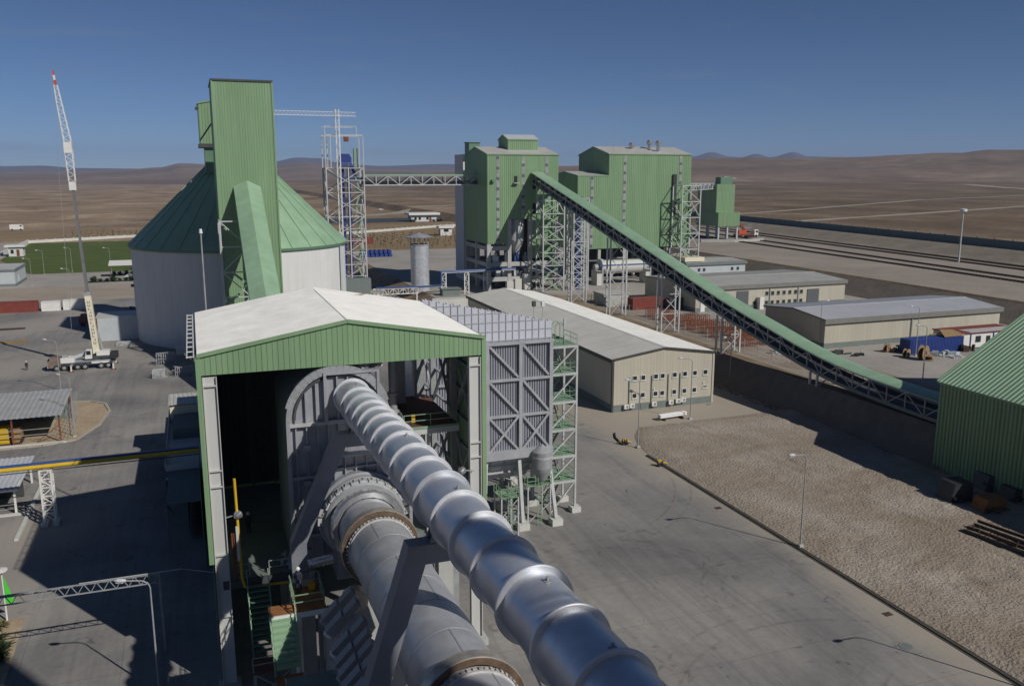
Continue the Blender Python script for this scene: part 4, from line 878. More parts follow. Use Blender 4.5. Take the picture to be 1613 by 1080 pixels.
green_cage(29.6, 82.2, 2.0, 2.4, 4.4, 1); green_cage(33.7, 84.2, 2.8, 2.6, 4.6, 1); green_cage(32.3, 87.4, 2.2, 2.0, 2.2, 1, False)
q = MB()
for i in range(7): q.box(30.2 + i * .34, 30.46 + i * .34, 84.2, 85.4, .3, 1.0)
q.box(30.1, 32.7, 84.3, 85.3, .05, .3); q.build('drive_unit', 'mid_steel', F)
# zig-zag stair tower on the right side
ST = thing('stair_tower', 'white steel stair tower with green railings fixed to the dust filter', 'stair tower', (37.4, 88, 0))
sx0, sx1, sy0, sy1 = 35.9, 39.0, 85.2, 88.8
for x, y in ((39.0, 88.7), (39.0, 85.2)):
    bar('leg', (x, y, .6), (x, y, 21.8 if y > 87 else 19.4), .22, 'light_steel', ST)
    MB().box(x - .55, x + .55, y - .55, y + .55, 0, .65).build('footing', 'pale_wall', ST)
zs = [3.9, 6.9, 10.0, 13.2, 16.4, 19.5]
for i, z in enumerate(zs):
    MB().box(sx0, sx1, sy0, sy1, z - .05, z).build('landing', 'green_steel', ST)
    bar('landing_beam', (sx0, sy0 - .06, z - .2), (sx1, sy0 - .06, z - .2), .12, 'light_steel', ST, .26)
    railing(ST, [(sx0, sy0, z), (sx1, sy0, z), (sx1, sy1, z)], posts=1.6, w=.05)
    zl = zs[i - 1] if i else .1
    bar('diagonal', (sx0, sy0, zl), (sx1, sy0, z - .2), .16, 'light_steel', ST)
    yA, yB = ((sy0 + .4, sy1 - .3) if i % 2 else (sy1 - .3, sy0 + .4))
    for x in (36.3, 37.3): bar('stringer', (x, yA, zl), (x, yB, z), .07, 'green_steel', ST, .26); bar('handrail', (x, yA, zl + 1), (x, yB, z + 1), .06, 'green_steel', ST)
    for k in range(8): u = (k + .5) / 8; bar('tread', (36.3, yA + (yB - yA) * u, zl + (z - zl) * u), (37.3, yA + (yB - yA) * u, zl + (z - zl) * u), .25, 'green_steel', ST, .04)
MB().tube([(36.4, 85.3, 19.5), (36.4, 85.3, 21.6), (36.7, 85.3, 22.0), (37.1, 85.3, 22.0), (37.4, 85.3, 21.6), (37.4, 85.3, 19.5)], .05, 6).tube([(36.4, 86.3, 19.5), (36.4, 86.3, 21.6), (36.7, 86.3, 22.0), (37.1, 86.3, 22.0), (37.4, 86.3, 21.6), (37.4, 86.3, 19.5)], .05, 6).build('gate_hoop', 'green_steel', ST)
# ================================================================== grey warehouse
WX0, WX1, WY0, WY1, WE, WR = 61.8, 80.4, 121.0, 199.0, 8.75, 10.1
WM = (WX0 + WX1) / 2
Wh = thing('warehouse', 'long beige warehouse with pale roof, two rows of small windows and air conditioners', 'warehouse', (WM, WY0, 0))
wtop = lambda s_: WE + (WR - WE) * (1 - abs(WX0 + s_ - WM) / (WM - WX0))
corr(MB(), (WX0, WY0, 1.15), (1, 0, 0), (0, 0, 1), WX1 - WX0, lambda s_: wtop(s_) - 1.15, .60, .010, (0, -1, 0)).build('front_wall', 'beige_wall', Wh)
corr(MB(), (WX0, WY0, 1.15), (0, 1, 0), (0, 0, 1), WY1 - WY0, WE - 1.15, .60, .010, (-1, 0, 0)).build('side_wall', 'beige_wall', Wh)
corr(MB(), (WX1, WY0, 1.15), (0, 1, 0), (0, 0, 1), WY1 - WY0, WE - 1.15, .30, .025, (1, 0, 0)).build('side_wall', 'beige_wall', Wh)
MB().box(WX0 - .06, WX1 + .06, WY0 - .07, WY1 + .06, 0, 1.14).build('plinth', 'plinth', Wh)
corr(MB(), (WX0, WY1, 1.15), (1, 0, 0), (0, 0, 1), WX1 - WX0, lambda s_: wtop(s_) - 1.15, .6, .025, (0, 1, 0)).build('rear_wall', 'beige_wall', Wh)
for s_, x in ((-1, WX0), (1, WX1)):
    v = Vector((WM - x, 0, WR - WE)); L_ = v.length
    n_ = 13
    for i in range(n_):
        y0 = WY0 - .3 + i * (WY1 - WY0 + .6) / n_
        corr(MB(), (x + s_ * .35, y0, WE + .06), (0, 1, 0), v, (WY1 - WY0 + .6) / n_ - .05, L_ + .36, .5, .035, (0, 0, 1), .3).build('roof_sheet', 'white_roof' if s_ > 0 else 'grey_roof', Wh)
    bar('eave_fascia', (x + s_ * .40, WY0 - .35, WE - .25), (x + s_ * .40, WY1 + .3, WE - .25), .12, 'fascia', Wh, .62)
    bar('rake_trim', (x + s_ * .35, WY0 - .36, WE + .03), (WM, WY0 - .36, WR + .05), .10, 'fascia', Wh, .22)
    MB().box(x - .12 - (.1 if s_ < 0 else 0), x + .12 + (.1 if s_ > 0 else 0), WY0 - .13, WY0 + .25, .05, WE - .2).build('corner_trim', 'fascia' if s_ < 0 else 'beige_wall', Wh)
bar('ridge_cap', (WM, WY0 - .3, WR + .12), (WM, WY1 + .3, WR + .12), .5, 'white_roof', Wh, .04)
def window(parent, x, y, z, w=.86, h=.86, lit='white_pvc'):
    fr = MB().box(x - w / 2, x - w / 2 + .07, y - .09, y + .0, z, z + h).box(x + w / 2 - .07, x + w / 2, y - .09, y, z, z + h).box(x - w / 2 + .07, x + w / 2 - .07, y - .09, y, z, z + .07).box(x - w / 2 + .07, x + w / 2 - .07, y - .09, y, z + h - .07, z + h).build('window', lit, parent)
    MB().box(x - w / 2 + .07, x + w / 2 - .07, y - .05, y - .04, z + .07, z + h - .07).build('pane', 'window_glass', fr)
    MB().box(x - w / 2 - .08, x + w / 2 + .08, y - .16, y - .092, z - .09, z - .01).build('sill', lit, fr)
    return fr
wxs = [PY(px, 603, WY0).x for px in (999.5, 1012.5, 1032.5, 1043, 1062, 1078, 1093.5, 1110)]
for i, x in enumerate(wxs):
    window(Wh, x, WY0 - .02, 4.95)
    window(Wh, x, WY0 - .02, 2.05) if i < 7 else window(Wh, x, WY0 - .02, 2.7, .95, .4)
for x in (wxs[0] - 1.0, wxs[2] - .75, wxs[4] - 1.2, wxs[5] - .9): bar('downpipe', (x, WY0 - .12, 1.2), (x, WY0 - .12, 5.6), .12, 'plinth', Wh)
for x, z in ((wxs[2] - .3, 3.3), (wxs[7] - .3, 3.6)): MB().cyl((x, WY0 - .2, z), (x, WY0 - .06, z), .12, .12, 10).build('wall_lamp', 'white_paint', Wh)
MB().box(WX0 - .10, WX0 - .03, 142, 146.5, .1, 4.8).build('roller_door', 'mid_steel', Wh); MB().box(WX0 - .08, WX0 - .03, 147.2, 148.4, .1, 4.8).build('door', 'door_dark', Wh)
MB().box(WX0 - .08, WX0 - .03, 156, 157, .1, 2.4).build('door', 'door_dark', Wh); MB().box(WX0 - .08, WX0 - .03, 163, 164, 3, 4).build('window', 'window_glass', Wh)
for k, (px, z) in enumerate(((986.5, .55), (995.5, .6), (1030, .55), (1056.5, .55), (1067.5, .65), (1075.5, .75))):
    x = PY(px, 635, WY0 - .4).x
    a = thing('air_conditioner', 'white outdoor air conditioner on the warehouse plinth', 'air conditioner', (x, WY0 - .45, z), 'air conditioners along the warehouse front')
    MB().box(x - .42, x + .42, WY0 - .62, WY0 - .28, z, z + .66).build('casing', 'white_paint', a)
    g_ = MB().annulus((x + .08, WY0 - .624, z + .33), (0, -1, 0), 0, .26, 20).build('fan_grille', 'mid_steel', a)
    MB().annulus((x + .08, WY0 - .628, z + .33), (0, -1, 0), .0, .07, 12).build('fan_hub', 'black_rubber', g_)
    for sx in (-.3, .3): bar('bracket', (x + sx, WY0 - .60, z - .04), (x + sx, WY0 - .08, z - .04), .05, 'mid_steel', a)
# ================================================================== inclined conveyor gallery
CX = 92.75; CW = 3.4
prof = [(76, 8.4), (84, 8.4), (90, 8.5), (96, 8.7), (102, 9.0), (108, 9.7), (114, 10.7), (120, 11.9), (127, 13.2), (137, 15.3), (147, 17.7), (157, 20.2), (168, 22.9), (180, 25.8), (192, 28.7), (204, 31.6), (216, 34.4), (226, 36.8), (231.6, 38.1)]
CV = thing('conveyor_gallery', 'long inclined conveyor gallery with pale green roof rising to the green mill house', 'conveyor', (CX, 150, UZ))
def cz(y):
    for (a, za), (b, zb) in zip(prof[:-1], prof[1:]):
        if y <= b: return za + (zb - za) * (y - a) / (b - a)
    return prof[-1][1]
GD = 2.7                                                             # eave to bottom chord
sy = np.arange(76, 231.61, 3.457)
for k, (a, b) in enumerate(zip(sy[:-1], sy[1:])):
    a, b = float(a), float(b); za, zb = cz(a), cz(b)
    q = MB(); n = 9
    for i in range(n):
        t0 = math.pi * i / n; t1 = math.pi * (i + 1) / n
        X0 = CX - math.cos(t0) * (CW / 2 + .15); X1 = CX - math.cos(t1) * (CW / 2 + .15); h0 = .24 * math.sin(t0); h1 = .24 * math.sin(t1)
        q.face([(X0, a, za + h0), (X1, a, za + h1), (X1, b - .04, zb + h1), (X0, b - .04, zb + h0)])
        q.face([(X0, b - .04, zb + h0), (X1, b - .04, zb + h1), (X1, b, zb + h1 + .02), (X0, b, zb + h0 + .02)])
    q.build('roof_sheet', 'green_roof', CV)
    for x in (CX - CW / 2, CX + CW / 2):
        bar('post', (x, a, za - GD), (x, a, za), .16, 'mid_steel', CV)
        bar('brace', (x, a, za - (GD if k % 2 else .2)), (x, b, zb - (.2 if k % 2 else GD)), .13, 'mid_steel', CV)
        bar('top_chord', (x, a, za - .1), (x, b, zb - .1), .16, 'mid_steel', CV, .2)
        bar('bottom_chord', (x, a, za - GD), (x, b, zb - GD), .18, 'plinth', CV, .5)
    bar('floor_plate', (CX, a, za - GD + .12), (CX, b, zb - GD + .12), CW - .3, 'dark_steel', CV, .06)
    bar('belt', (CX + .2, a, za - 1.55), (CX + .2, b, zb - 1.55), 1.5, 'black_rubber', CV, .14)
    bar('walkway_rail', (CX - 1.35, a, za - 1.55), (CX - 1.35, b, zb - 1.55), .07, 'light_steel', CV)
def trestle(y, xw=4.2, label=None, m='light_steel'):
    z0 = UZ if True else 0; zt = cz(y) - GD - .1
    t = thing('conveyor_trestle', label, 'trestle', (CX, y, z0), 'braced trestles under the conveyor gallery'); n = max(1, round((zt - z0) / 4.2))
    lattice(t, (CX, y), xw, 1.7, z0, zt, n, m, .30, .13, True, 'S')
    bar('cap_beam', (CX - xw / 2, y, zt), (CX + xw / 2, y, zt), .5, m, t, .35)
trestle(108.5, 3.8, 'shortest conveyor trestle at the top of the dark earth slope'); trestle(135, 4.0, 'low braced conveyor trestle beside the rusty rebar cages')
trestle(157, 4.2, 'braced conveyor trestle between the rebar cages and the warehouse roof'); trestle(181, 4.2, 'tall conveyor trestle beside the brown container'); trestle(203, 4.2, 'tallest plain conveyor trestle near the mill house')
# ================================================================== mill house with steel frame base
def clad(parent, x0, x1, y0, y1, z0, ztop, m='green_sheet', pitch=.62, gable='x', zr=None, faces='SWNE'):
    """clad box with a shallow gable: ridge along x (gable='x') or y"""
    zr = zr or ztop; ym = (y0 + y1) / 2; xm = (x0 + x1) / 2; dp = .07 if 'green' in m else .012
    gy_ = (lambda s_: ztop + (zr - ztop) * (1 - abs(y0 + s_ - ym) / (ym - y0)) - z0) if gable == 'x' else (lambda s_: ztop - z0)
    gx_ = (lambda s_: ztop + (zr - ztop) * (1 - abs(x0 + s_ - xm) / (xm - x0)) - z0) if gable == 'y' else (lambda s_: ztop - z0)
    if 'S' in faces: corr(MB(), (x0, y0, z0), (1, 0, 0), (0, 0, 1), x1 - x0, gx_, pitch, dp, (0, -1, 0)).build('front_wall', m, parent)
    if 'N' in faces: corr(MB(), (x0, y1, z0), (1, 0, 0), (0, 0, 1), x1 - x0, gx_, pitch * 2, dp, (0, 1, 0)).build('rear_wall', m, parent)
    if 'W' in faces: corr(MB(), (x0, y0, z0), (0, 1, 0), (0, 0, 1), y1 - y0, gy_, pitch, dp, (-1, 0, 0)).build('side_wall', m, parent)
    if 'E' in faces: corr(MB(), (x1, y0, z0), (0, 1, 0), (0, 0, 1), y1 - y0, gy_, pitch, dp, (1, 0, 0)).build('side_wall', m, parent)
def roof2(parent, x0, x1, y0, y1, ze, zr, axis_, m, over=.2, trim='green_sheet', pitch=.8):
    xm = (x0 + x1) / 2; ym = (y0 + y1) / 2
    if axis_ == 'x':
        for y, s_ in ((y0, -1), (y1, 1)):
            v = Vector((0, ym - y, zr - ze)); corr(MB(), (x0 - over, y + s_ * over, ze + .05), (1, 0, 0), v, x1 - x0 + 2 * over, v.length + over, pitch, .05, (0, 0, 1), .35).build('roof_sheet', m, parent)
        bar('ridge_cap', (x0 - over, ym, zr + .1), (x1 + over, ym, zr + .1), .6, m, parent, .05)
        bar('eave_trim', (x0 - over, y0 - over, ze - .02), (x1 + over, y0 - over, ze - .02), .12, trim, parent, .3)
        for y, s_ in ((y0, -1), (y1, 1)): bar('rake_trim', (x0 - over, y + s_ * over, ze), (x0 - over, ym, zr), .12, trim, parent, .3)
    else:
        for x, s_ in ((x0, -1), (x1, 1)):
            v = Vector((xm - x, 0, zr - ze)); corr(MB(), (x + s_ * over, y0 - over, ze + .05), (0, 1, 0), v, y1 - y0 + 2 * over, v.length + over, pitch, .05, (0, 0, 1), .35).build('roof_sheet', m, parent)
            bar('rake_trim', (x + s_ * over, y0 - over, ze), (xm, y0 - over, zr), .12, trim, parent, .3)
def lightstrip(parent, x, y, z0, z1, w=.85, n=None):
    n = n or max(3, round((z1 - z0) / .95)); dz_ = (z1 - z0) / n
    s_ = MB().box(x - w / 2 - .06, x + w / 2 + .06, y - .10, y - .08, z0, z1).build('window_strip', 'mid_steel', parent)
    for i in range(n): MB().box(x - w / 2, x + w / 2, y - .125, y - .105, z0 + i * dz_ + .08, z0 + (i + 1) * dz_ - .06).build('pane', 'skylight' if (i * 7 + int(x)) % 3 else 'door_dark', s_)
m1 = thing('cement_silo_house', 'tall green clad mill house on a grey concrete frame, joined by the conveyor', 'industrial building', (88, 240, UZ))
x0, x1, y0, y1 = 78.0, 99.5, 232.0, 253.0
clad(m1, x0, x1, y0, y1, 18.3, 43.1, gable='x', zr=45.3, faces='WNE')
corr(MB(), (x0, y0, 18.3), (1, 0, 0), (0, 0, 1), 6.8, 24.8, .62, .07, (0, -1, 0)).build('front_wall', 'green_sheet', m1)
corr(MB(), (x0 + 6.8, y0, 25.2), (1, 0, 0), (0, 0, 1), x1 - x0 - 6.8, 17.9, .62, .07, (0, -1, 0)).build('front_wall', 'green_sheet', m1)
corr(MB(), (x0 + 13.4, y0 + .01, 14), (1, 0, 0), (0, 0, 1), 8.0, 11.2, .62, .07, (0, -1, 0)).build('front_wall', 'green_sheet', m1)
roof2(m1, x0, x1, y0, y1, 43.1, 45.3, 'x', 'grey_roof')
for px, zb_ in ((784, 19), (824, 26.0), (860.5, 33)): lightstrip(m1, PY(px, 300, y0).x, y0, zb_, 42.6)
# penthouse
clad(m1, 86.3, 95.6, 238, 246, 43.6, 47.4, gable='x', zr=48.8); roof2(m1, 86.3, 95.6, 238, 246, 47.4, 48.8, 'x', 'blue_grey_roof')
for px, py in ((777, 284),): p = PY(px, py, y0 - .4); MB().box(p.x - .5, p.x + .4, y0 - .9, y0 - .08, p.z - .5, p.z + .2).build('louvre_hood', 'green_dark_roof', m1)
p = PY(813, 283, y0 - .4); MB().box(p.x - .5, p.x + .5, y0 - .12, y0 - .09, p.z - .8, p.z + 1.0).build('hatch', 'black_rubber', m1); MB().box(p.x - .8, p.x + .7, y0 - 1.1, y0 - .09, p.z - 1.1, p.z - .82).build('hatch_sill', 'concrete_frame', m1)
for z in (33.5, 26.5): MB().box(91.6, 92.8, y0 - .14, y0 - .1, z, z + 3.0).build('doorway', 'black_rubber', m1)
# concrete frame
for i, x in enumerate((x0 + .4, 84.6, 91.0, x1 - .4)):
    for y in (y0 + .4, 242.5, y1 - .4): MB().box(x - .55, x + .55, y - .55, y + .55, UZ, 18.25 if i < 1 else 25.1).build('frame_column', 'concrete_frame', m1)
for z in (17.0, 12.4, 8.2):
    for y in (y0 + .4, 242.5, y1 - .4): MB().box(x0, x1 if z < 16 else 84.5, y - .42, y + .42, z - .6, z + .6).build('frame_beam', 'concrete_frame', m1)
    for x in (x0 + .4, 84.6, x1 - .4): MB().box(x - .40, x + .40, y0 + .9, y1 - .9, z - .58, z + .58).build('frame_beam', 'concrete_frame', m1)
    if z < 16: MB().box(x0 + .5, x1 - .5, y0 + 1, y1 - 1, z - .3, z + .2).build('floor_slab', 'plinth', m1)
MB().box(84.2, 99, y0 + 3, y0 + 3.2, 13, 25).build('inner_wall', 'fascia', m1)
MB().lathe((87.8, 235.4, 0), [(2.4, 25), (2.4, 19), (.7, 14.2), (.7, 13)], 24).build('hopper', 'light_steel', m1)
for x, m_ in ((80.3, 'white_paint'), (86.6, 'blue_pipe'), (89.5, 'mid_steel'), (95.5, 'plinth')): MB().box(x, x + 1.4, y0 + 1.2, y0 + 2.6, 13.0, 14.6).cyl((x + .7, y0 + 1.9, 14.6), (x + .7, y0 + 1.9, 15.5), .4, .4, 12).build('drive_motor', m_, m1)
for x in (81, 83, 86.4, 88, 89.6, 95): MB().box(x, x + 1.3, y0 + 1.1, y0 + 2.2, 8.85, 10.2 + (x % 2) * .5).build('machine_box', 'blue_grey_roof' if x % 2 else 'dark_steel', m1)
for x, z_ in ((83.5, 2.6), (86, 3.2), (88.6, 4.4)): MB().box(x, x + 2.0, y0 - 1, y0 + .4, UZ, UZ + z_).build('equipment_cabinet', 'pale_wall', m1)
lat = thing('stair_tower', 'tall white steel stair frame against the mill house front', 'stair tower', (96, 227.6, UZ))
lattice(lat, (95.4, 227.8), 6.4, 5.0, UZ, 34.0, 8, 'light_steel', .34, .18, False, 'SWE')
for i in range(8):
    za = UZ + i * 3.6; s_ = 1 if i % 2 else -1
    for dy in (-.4, .5): bar('stringer', (95.4 - s_ * 2.4, 226.4 + dy, za), (95.4 + s_ * 2.4, 226.4 + dy, za + 3.6), .10, 'green_steel', lat, .4)
    MB().box(92.3, 98.5, 225.6, 230, za + 3.5, za + 3.6).build('landing', 'green_steel', lat) if i % 2 else None
# white cylinder/box silo behind the left side
wb = single('storage_bin', MB().box(79.0, 84, 258, 267, UZ, 43.6), 'silo_concrete', 'tall pale storage bin standing behind the green mill house', 'storage bin', (82, 262, UZ))
single('bin_penthouse', MB().box(80.2, 83.6, 255.5, 260, 43.62, 47.0).box(79.9, 83.9, 255.2, 260.3, 47.0, 47.2), 'green_dark_roof', 'small green penthouse on top of the pale storage bin', 'penthouse', (82, 258, 43.6))
# second green house
m2 = thing('grinding_house', 'wide green clad grinding house with stepped roof and roof vents', 'industrial building', (128, 250, UZ))
a0, a1, a2, b0, b1 = 109.3, 119.6, 148.2, 240.0, 262.0
clad(m2, a1, a2, b0, b1, 15.2, 43.6, gable='x', zr=46.0, faces='SNE')
corr(MB(), (a1, b0, 36.8), (0, 1, 0), (0, 0, 1), b1 - b0, lambda s_: 43.6 - 36.8 + 2.4 * (1 - abs(s_ - 11) / 11), .62, .07, (-1, 0, 0)).build('side_wall', 'green_sheet', m2)
roof2(m2, a1, a2, b0, b1, 43.6, 46.0, 'x', 'grey_roof')
corr(MB(), (a0, b0, 15.2), (1, 0, 0), (0, 0, 1), a1 - a0, 22, .62, .07, (0, -1, 0)).build('front_wall', 'green_sheet', m2)
corr(MB(), (a0, b0, 15.2), (0, 1, 0), (0, 0, 1), 20, lambda s_: 22 + 1.2 * (1 - abs(s_ - 10) / 10), .62, .07, (-1, 0, 0)).build('side_wall', 'green_sheet', m2)
roof2(m2, a0, a1 - .1, b0, b0 + 20, 37.2, 38.4, 'x', 'grey_roof', .1)
for px, zb_, zt_ in ((932, 15.6, 36.9), (983, 15.6, 43.2), (1070, 34.5, 43.2)): lightstrip(m2, PY(px, 320, b0).x, b0, zb_, zt_)
MB().box(a0 + .3, a2 - .3, b0 + .5, b1 - .5, 14.9, 15.15).build('underside', 'dark_steel', m2)
for x in (110, 117, 126, 134, 141, 147.5):
    for y in (b0 + .6, b0 + 10, b1 - .6): MB().box(x - .45, x + .45, y - .45, y + .45, UZ, 14.88).build('frame_column', 'concrete_frame', m2)
    bar('floor_beam', (x, b0 + 1.05, 11), (x, b1 - 1.05, 11), .4, 'plinth', m2, .6)
for z in (11.6,): bar('floor_beam', (110.5, b0 + .3, z), (147, b0 + .3, z), .3, 'plinth', m2, .4)
MB().box(110.5, 147, b0 + 13, b0 + 13.2, UZ, 14.8).build('inner_wall', 'fascia', m2)
for px, hh in ((1023, 2.3), (1027, 2.0), (995, 1.4)):
    p = PY(px, 238, 248); MB().lathe((p.x, 248 if px != 1027 else 244, 44.4), [(.65, 0), (.65, hh), (.95, hh + .15), (1.0, hh + .9), (.6, hh + 1.5), (.0, hh + 1.55)], 16).build('roof_vent', 'bright_metal', m2)
bar('lightning_rod', (121.5, 241, 44), (121.5, 241, 52), .07, 'mid_steel', m2)
# ball mill drums under / in front
bm = thing('ball_mill', 'pale horizontal grinding drum below the green grinding house', 'grinding mill', (121, 233, UZ))
MB().cyl((114.5, 234, 10.2), (128.5, 234, 10.2), 2.0, 2.0, 40).build('drum', 'pale_wall', bm); MB().cyl((114.1, 234, 10.2), (114.9, 234, 10.2), 2.5, 2.5, 40).build('girth_gear', 'light_steel', bm); MB().cyl((128.1, 234, 10.2), (128.9, 234, 10.2), 2.3, 2.3, 40).build('end_flange', 'light_steel', bm)
for x in (113.2, 129.6): MB().box(x - .8, x + .8, 232, 236, UZ, 9.4).build('bearing_block', 'pale_wall', bm); MB().cyl((x - .9, 234, 10.2), (x + .9, 234, 10.2), 1.0, 1.0, 20).build('trunnion', 'mid_steel', bm)
bar('blue_service_pipe', (112, 229.5, 11.2), (138, 229.5, 11.2), .4, 'blue_pipe', bm); 
for x in (113, 121, 129, 137): bar('pipe_post', (x, 229.5, UZ), (x, 229.5, 11), .3, 'light_steel', bm)
# lift tower with blue bucket elevator in front of the grinding house
lt = thing('elevator_tower', 'narrow white lattice tower with blue bucket elevator before the grinding house', 'lattice tower', (107, 226, UZ))
lattice(lt, (103.6, 227), 4.6, 4.6, UZ, 31, 8, 'light_steel', .32, .16, True, 'SEW')
MB().box(103.2, 104.2, 226.5, 227.4, UZ, 29).box(102.9, 104.5, 226.2, 227.7, 29.0, 31.5).build('bucket_elevator', 'blue_paint', lt)
# stair frame at the right of the grinding house
s2 = thing('stair_tower', 'white lattice stair frame at the grinding house corner, toward the loading silo', 'stair tower', (147, 237, UZ))
lattice(s2, (144.9, 236.6), 6.4, 5.6, UZ, 34.2, 6, 'light_steel', .34, .2, False, 'SWE')
for i in range(8):
    za = UZ + i * 3.6; s_ = 1 if i % 2 else -1
    for dy in (-.5, .5): bar('stringer', (144.9 - s_ * 2.5, 236.4 + dy, za), (144.9 + s_ * 2.5, 236.4 + dy, za + 3.6), .1, 'green_steel', s2, .45)
MB().box(141.6, 142.8, 239.3, 239.8, 25, 37.6).build('vent_duct', 'black_scrap', s2)
# loading silo by the rails
rt = thing('loading_silo', 'narrow green loading silo on white legs beside the railway tracks', 'loading silo', (216, 330, RZ))
corr(MB(), (214.6, 326, 18), (1, 0, 0), (0, 0, 1), 9.2, 15.2, .7, .07, (0, -1, 0)).build('front_wall', 'green_sheet', rt); corr(MB(), (214.6, 326, 18), (0, 1, 0), (0, 0, 1), 15, 15.2, .7, .07, (-1, 0, 0)).build('side_wall', 'green_sheet', rt)
MB().box(214.7, 223.7, 326.1, 341, 18, 33.3).build('inner_casing', 'green_dark_roof', rt)
corr(MB(), (214.2, 323.4, 15.2), (1, 0, 0), (0, 0, 1), 11, 6.0, .7, .07, (0, -1, 0)).build('lower_wall', 'green_sheet', rt); corr(MB(), (214.2, 323.4, 15.2), (0, 1, 0), (0, 0, 1), 18, 6.0, .7, .07, (-1, 0, 0)).build('lower_wall', 'green_sheet', rt)
MB().box(214.3, 225.1, 323.5, 341, 15.2, 21.2).build('lower_casing', 'green_sheet', rt)
MB().box(217, 223, 327, 331, 33.3, 36.2).build('roof_machine', 'green_dark_roof', rt); bar('roof_pipe', (219, 328, 36.4), (225.5, 328, 35.6), .5, 'mid_steel', rt); bar('roof_pipe', (223.6, 329, 33.8), (225.8, 329, 33.2), .4, 'rust', rt)
for x in (215, 219.5, 224.5):
    for y in (324.2, 332, 340): bar('leg', (x, y, RZ), (x, y, 15.2), .7, 'pale_blue_wall', rt)
single('loading_pit_wall', MB().prism([(200, 314, UZ), (213, 309, UZ), (213, 309, RZ + 1.2), (200, 314, RZ + 1.2)], (0, .8, 0)).prism([(213.1, 309, UZ), (230, 312, UZ), (230, 312, RZ + 1.0), (213.1, 309, RZ + 1.0)], (0, .8, 0)), 'concrete_frame', 'low concrete retaining wall below the green loading silo', 'retaining wall', (213, 310, UZ))
br2 = thing('pipe_bridge', 'short white truss bridge between grinding house and loading silo', 'truss bridge', (180, 290, 32))
truss_bridge(br2, (148.6, 250, 32.2), (214.4, 330, 31.2), 2.2, 2.4, 14, 'light_steel', .3, .2); bar('floor', (148.6, 250, 32.3), (214.4, 330, 31.3), 1.9, 'fascia', br2, .2)
# ================================================================== low beige buildings on the terrace
def low_building(name, label, x0, x1, y0, y1, z0, ze, zr, m_wall, m_roof, gab, fas='grey_fascia', windows=(), doors=(), ply=1.0):
    t = thing(name, label, 'building', ((x0 + x1) / 2, y0, z0))
    clad(t, x0, x1, y0, y1, z0 + ply, ze, m_wall, .9, gab, zr)
    MB().box(x0 - .06, x1 + .06, y0 - .08, y1 + .08, z0, z0 + ply - .01).build('plinth', 'plinth', t)
    roof2(t, x0, x1, y0, y1, ze, zr, gab, m_roof, .35, fas, .6)
    bar('front_fascia', (x0 - .4, y0 - .45, ze - .35), (x1 + .4, y0 - .45, ze - .35), .12, fas, t, .9)
    bar('side_fascia', (x0 - .45, y0 - .4, ze - .35), (x0 - .45, y1 + .4, ze - .35), .12, fas, t, .9) if gab != 'x' else None
    for x, z in windows: window(t, x, y0 - .03, z, .85, .85, 'plinth')
    for x, w, h, m_ in doors: MB().box(x - w / 2, x + w / 2, y0 - .16, y0 - .09, z0 + .05, z0 + h).build('door', m_, t)
    return t
Y3 = 178.0; wx3 = [PY(p, 460, Y3).x for p in (1208, 1217, 1226, 1235, 1244, 1253, 1262)]
b3 = low_building('workshop', 'beige workshop with seven small upper windows and two dark gates', 112.6, 157, Y3, 203, UZ, 11.0, 11.7, 'beige_wall', 'grey_roof', 'x', 'grey_fascia',
    [(x, 8.3) for x in wx3] + [(x, 6.0) for x in wx3] + [(PY(1188, 480, Y3).x, 6.0)], [(PY(1169, 475, Y3).x, 3.4, 4.6, 'door_dark'), (PY(1280, 465, Y3).x, 3.6, 4.2, 'door_dark'), (PY(1106, 490, Y3).x, 1.2, 2.4, 'white_paint')])
for x in (PY(1212.5, 460, Y3).x, PY(1257, 460, Y3).x): bar('downpipe', (x, Y3 - .2, UZ + 1), (x, Y3 - .2, 10.4), .14, 'mid_steel', b3)
p = PY(1197, 475, Y3 - .6); MB().box(p.x - .6, p.x + .6, Y3 - 1.5, Y3 - .3, UZ, UZ + 3).build('white_kiosk_door', 'white_paint', b3)
b4 = low_building('storehouse', 'windowless beige storehouse with blue-grey roof beside the cable drums', 112.0, 156.6, 131.5, 150, UZ, 10.6, 11.5, 'beige_wall', 'blue_grey_roof', 'x', 'grey_fascia')
for px in (1435,): x = PY(px, 520, 131.4).x; bar('downpipe', (x, 131.3, UZ + .3), (x, 131.3, 10), .16, 'mid_steel', b4)
b5 = low_building('substation', 'small flat pale blue substation behind the beige workshop', 143, 164.5, 232, 247, UZ, 10.6, 10.9, 'pale_blue_wall', 'grey_roof', 'x', 'plinth', [(PY(1101, 425, 232).x, 8), (PY(1109, 425, 232).x, 8), (PY(1153, 425, 232).x, 8), (PY(1162, 425, 232).x, 8)], ply=.4)
MB().box(143, 150, 233, 247, 10.95, 12.2).build('roof_box', 'cream_paint', b5)
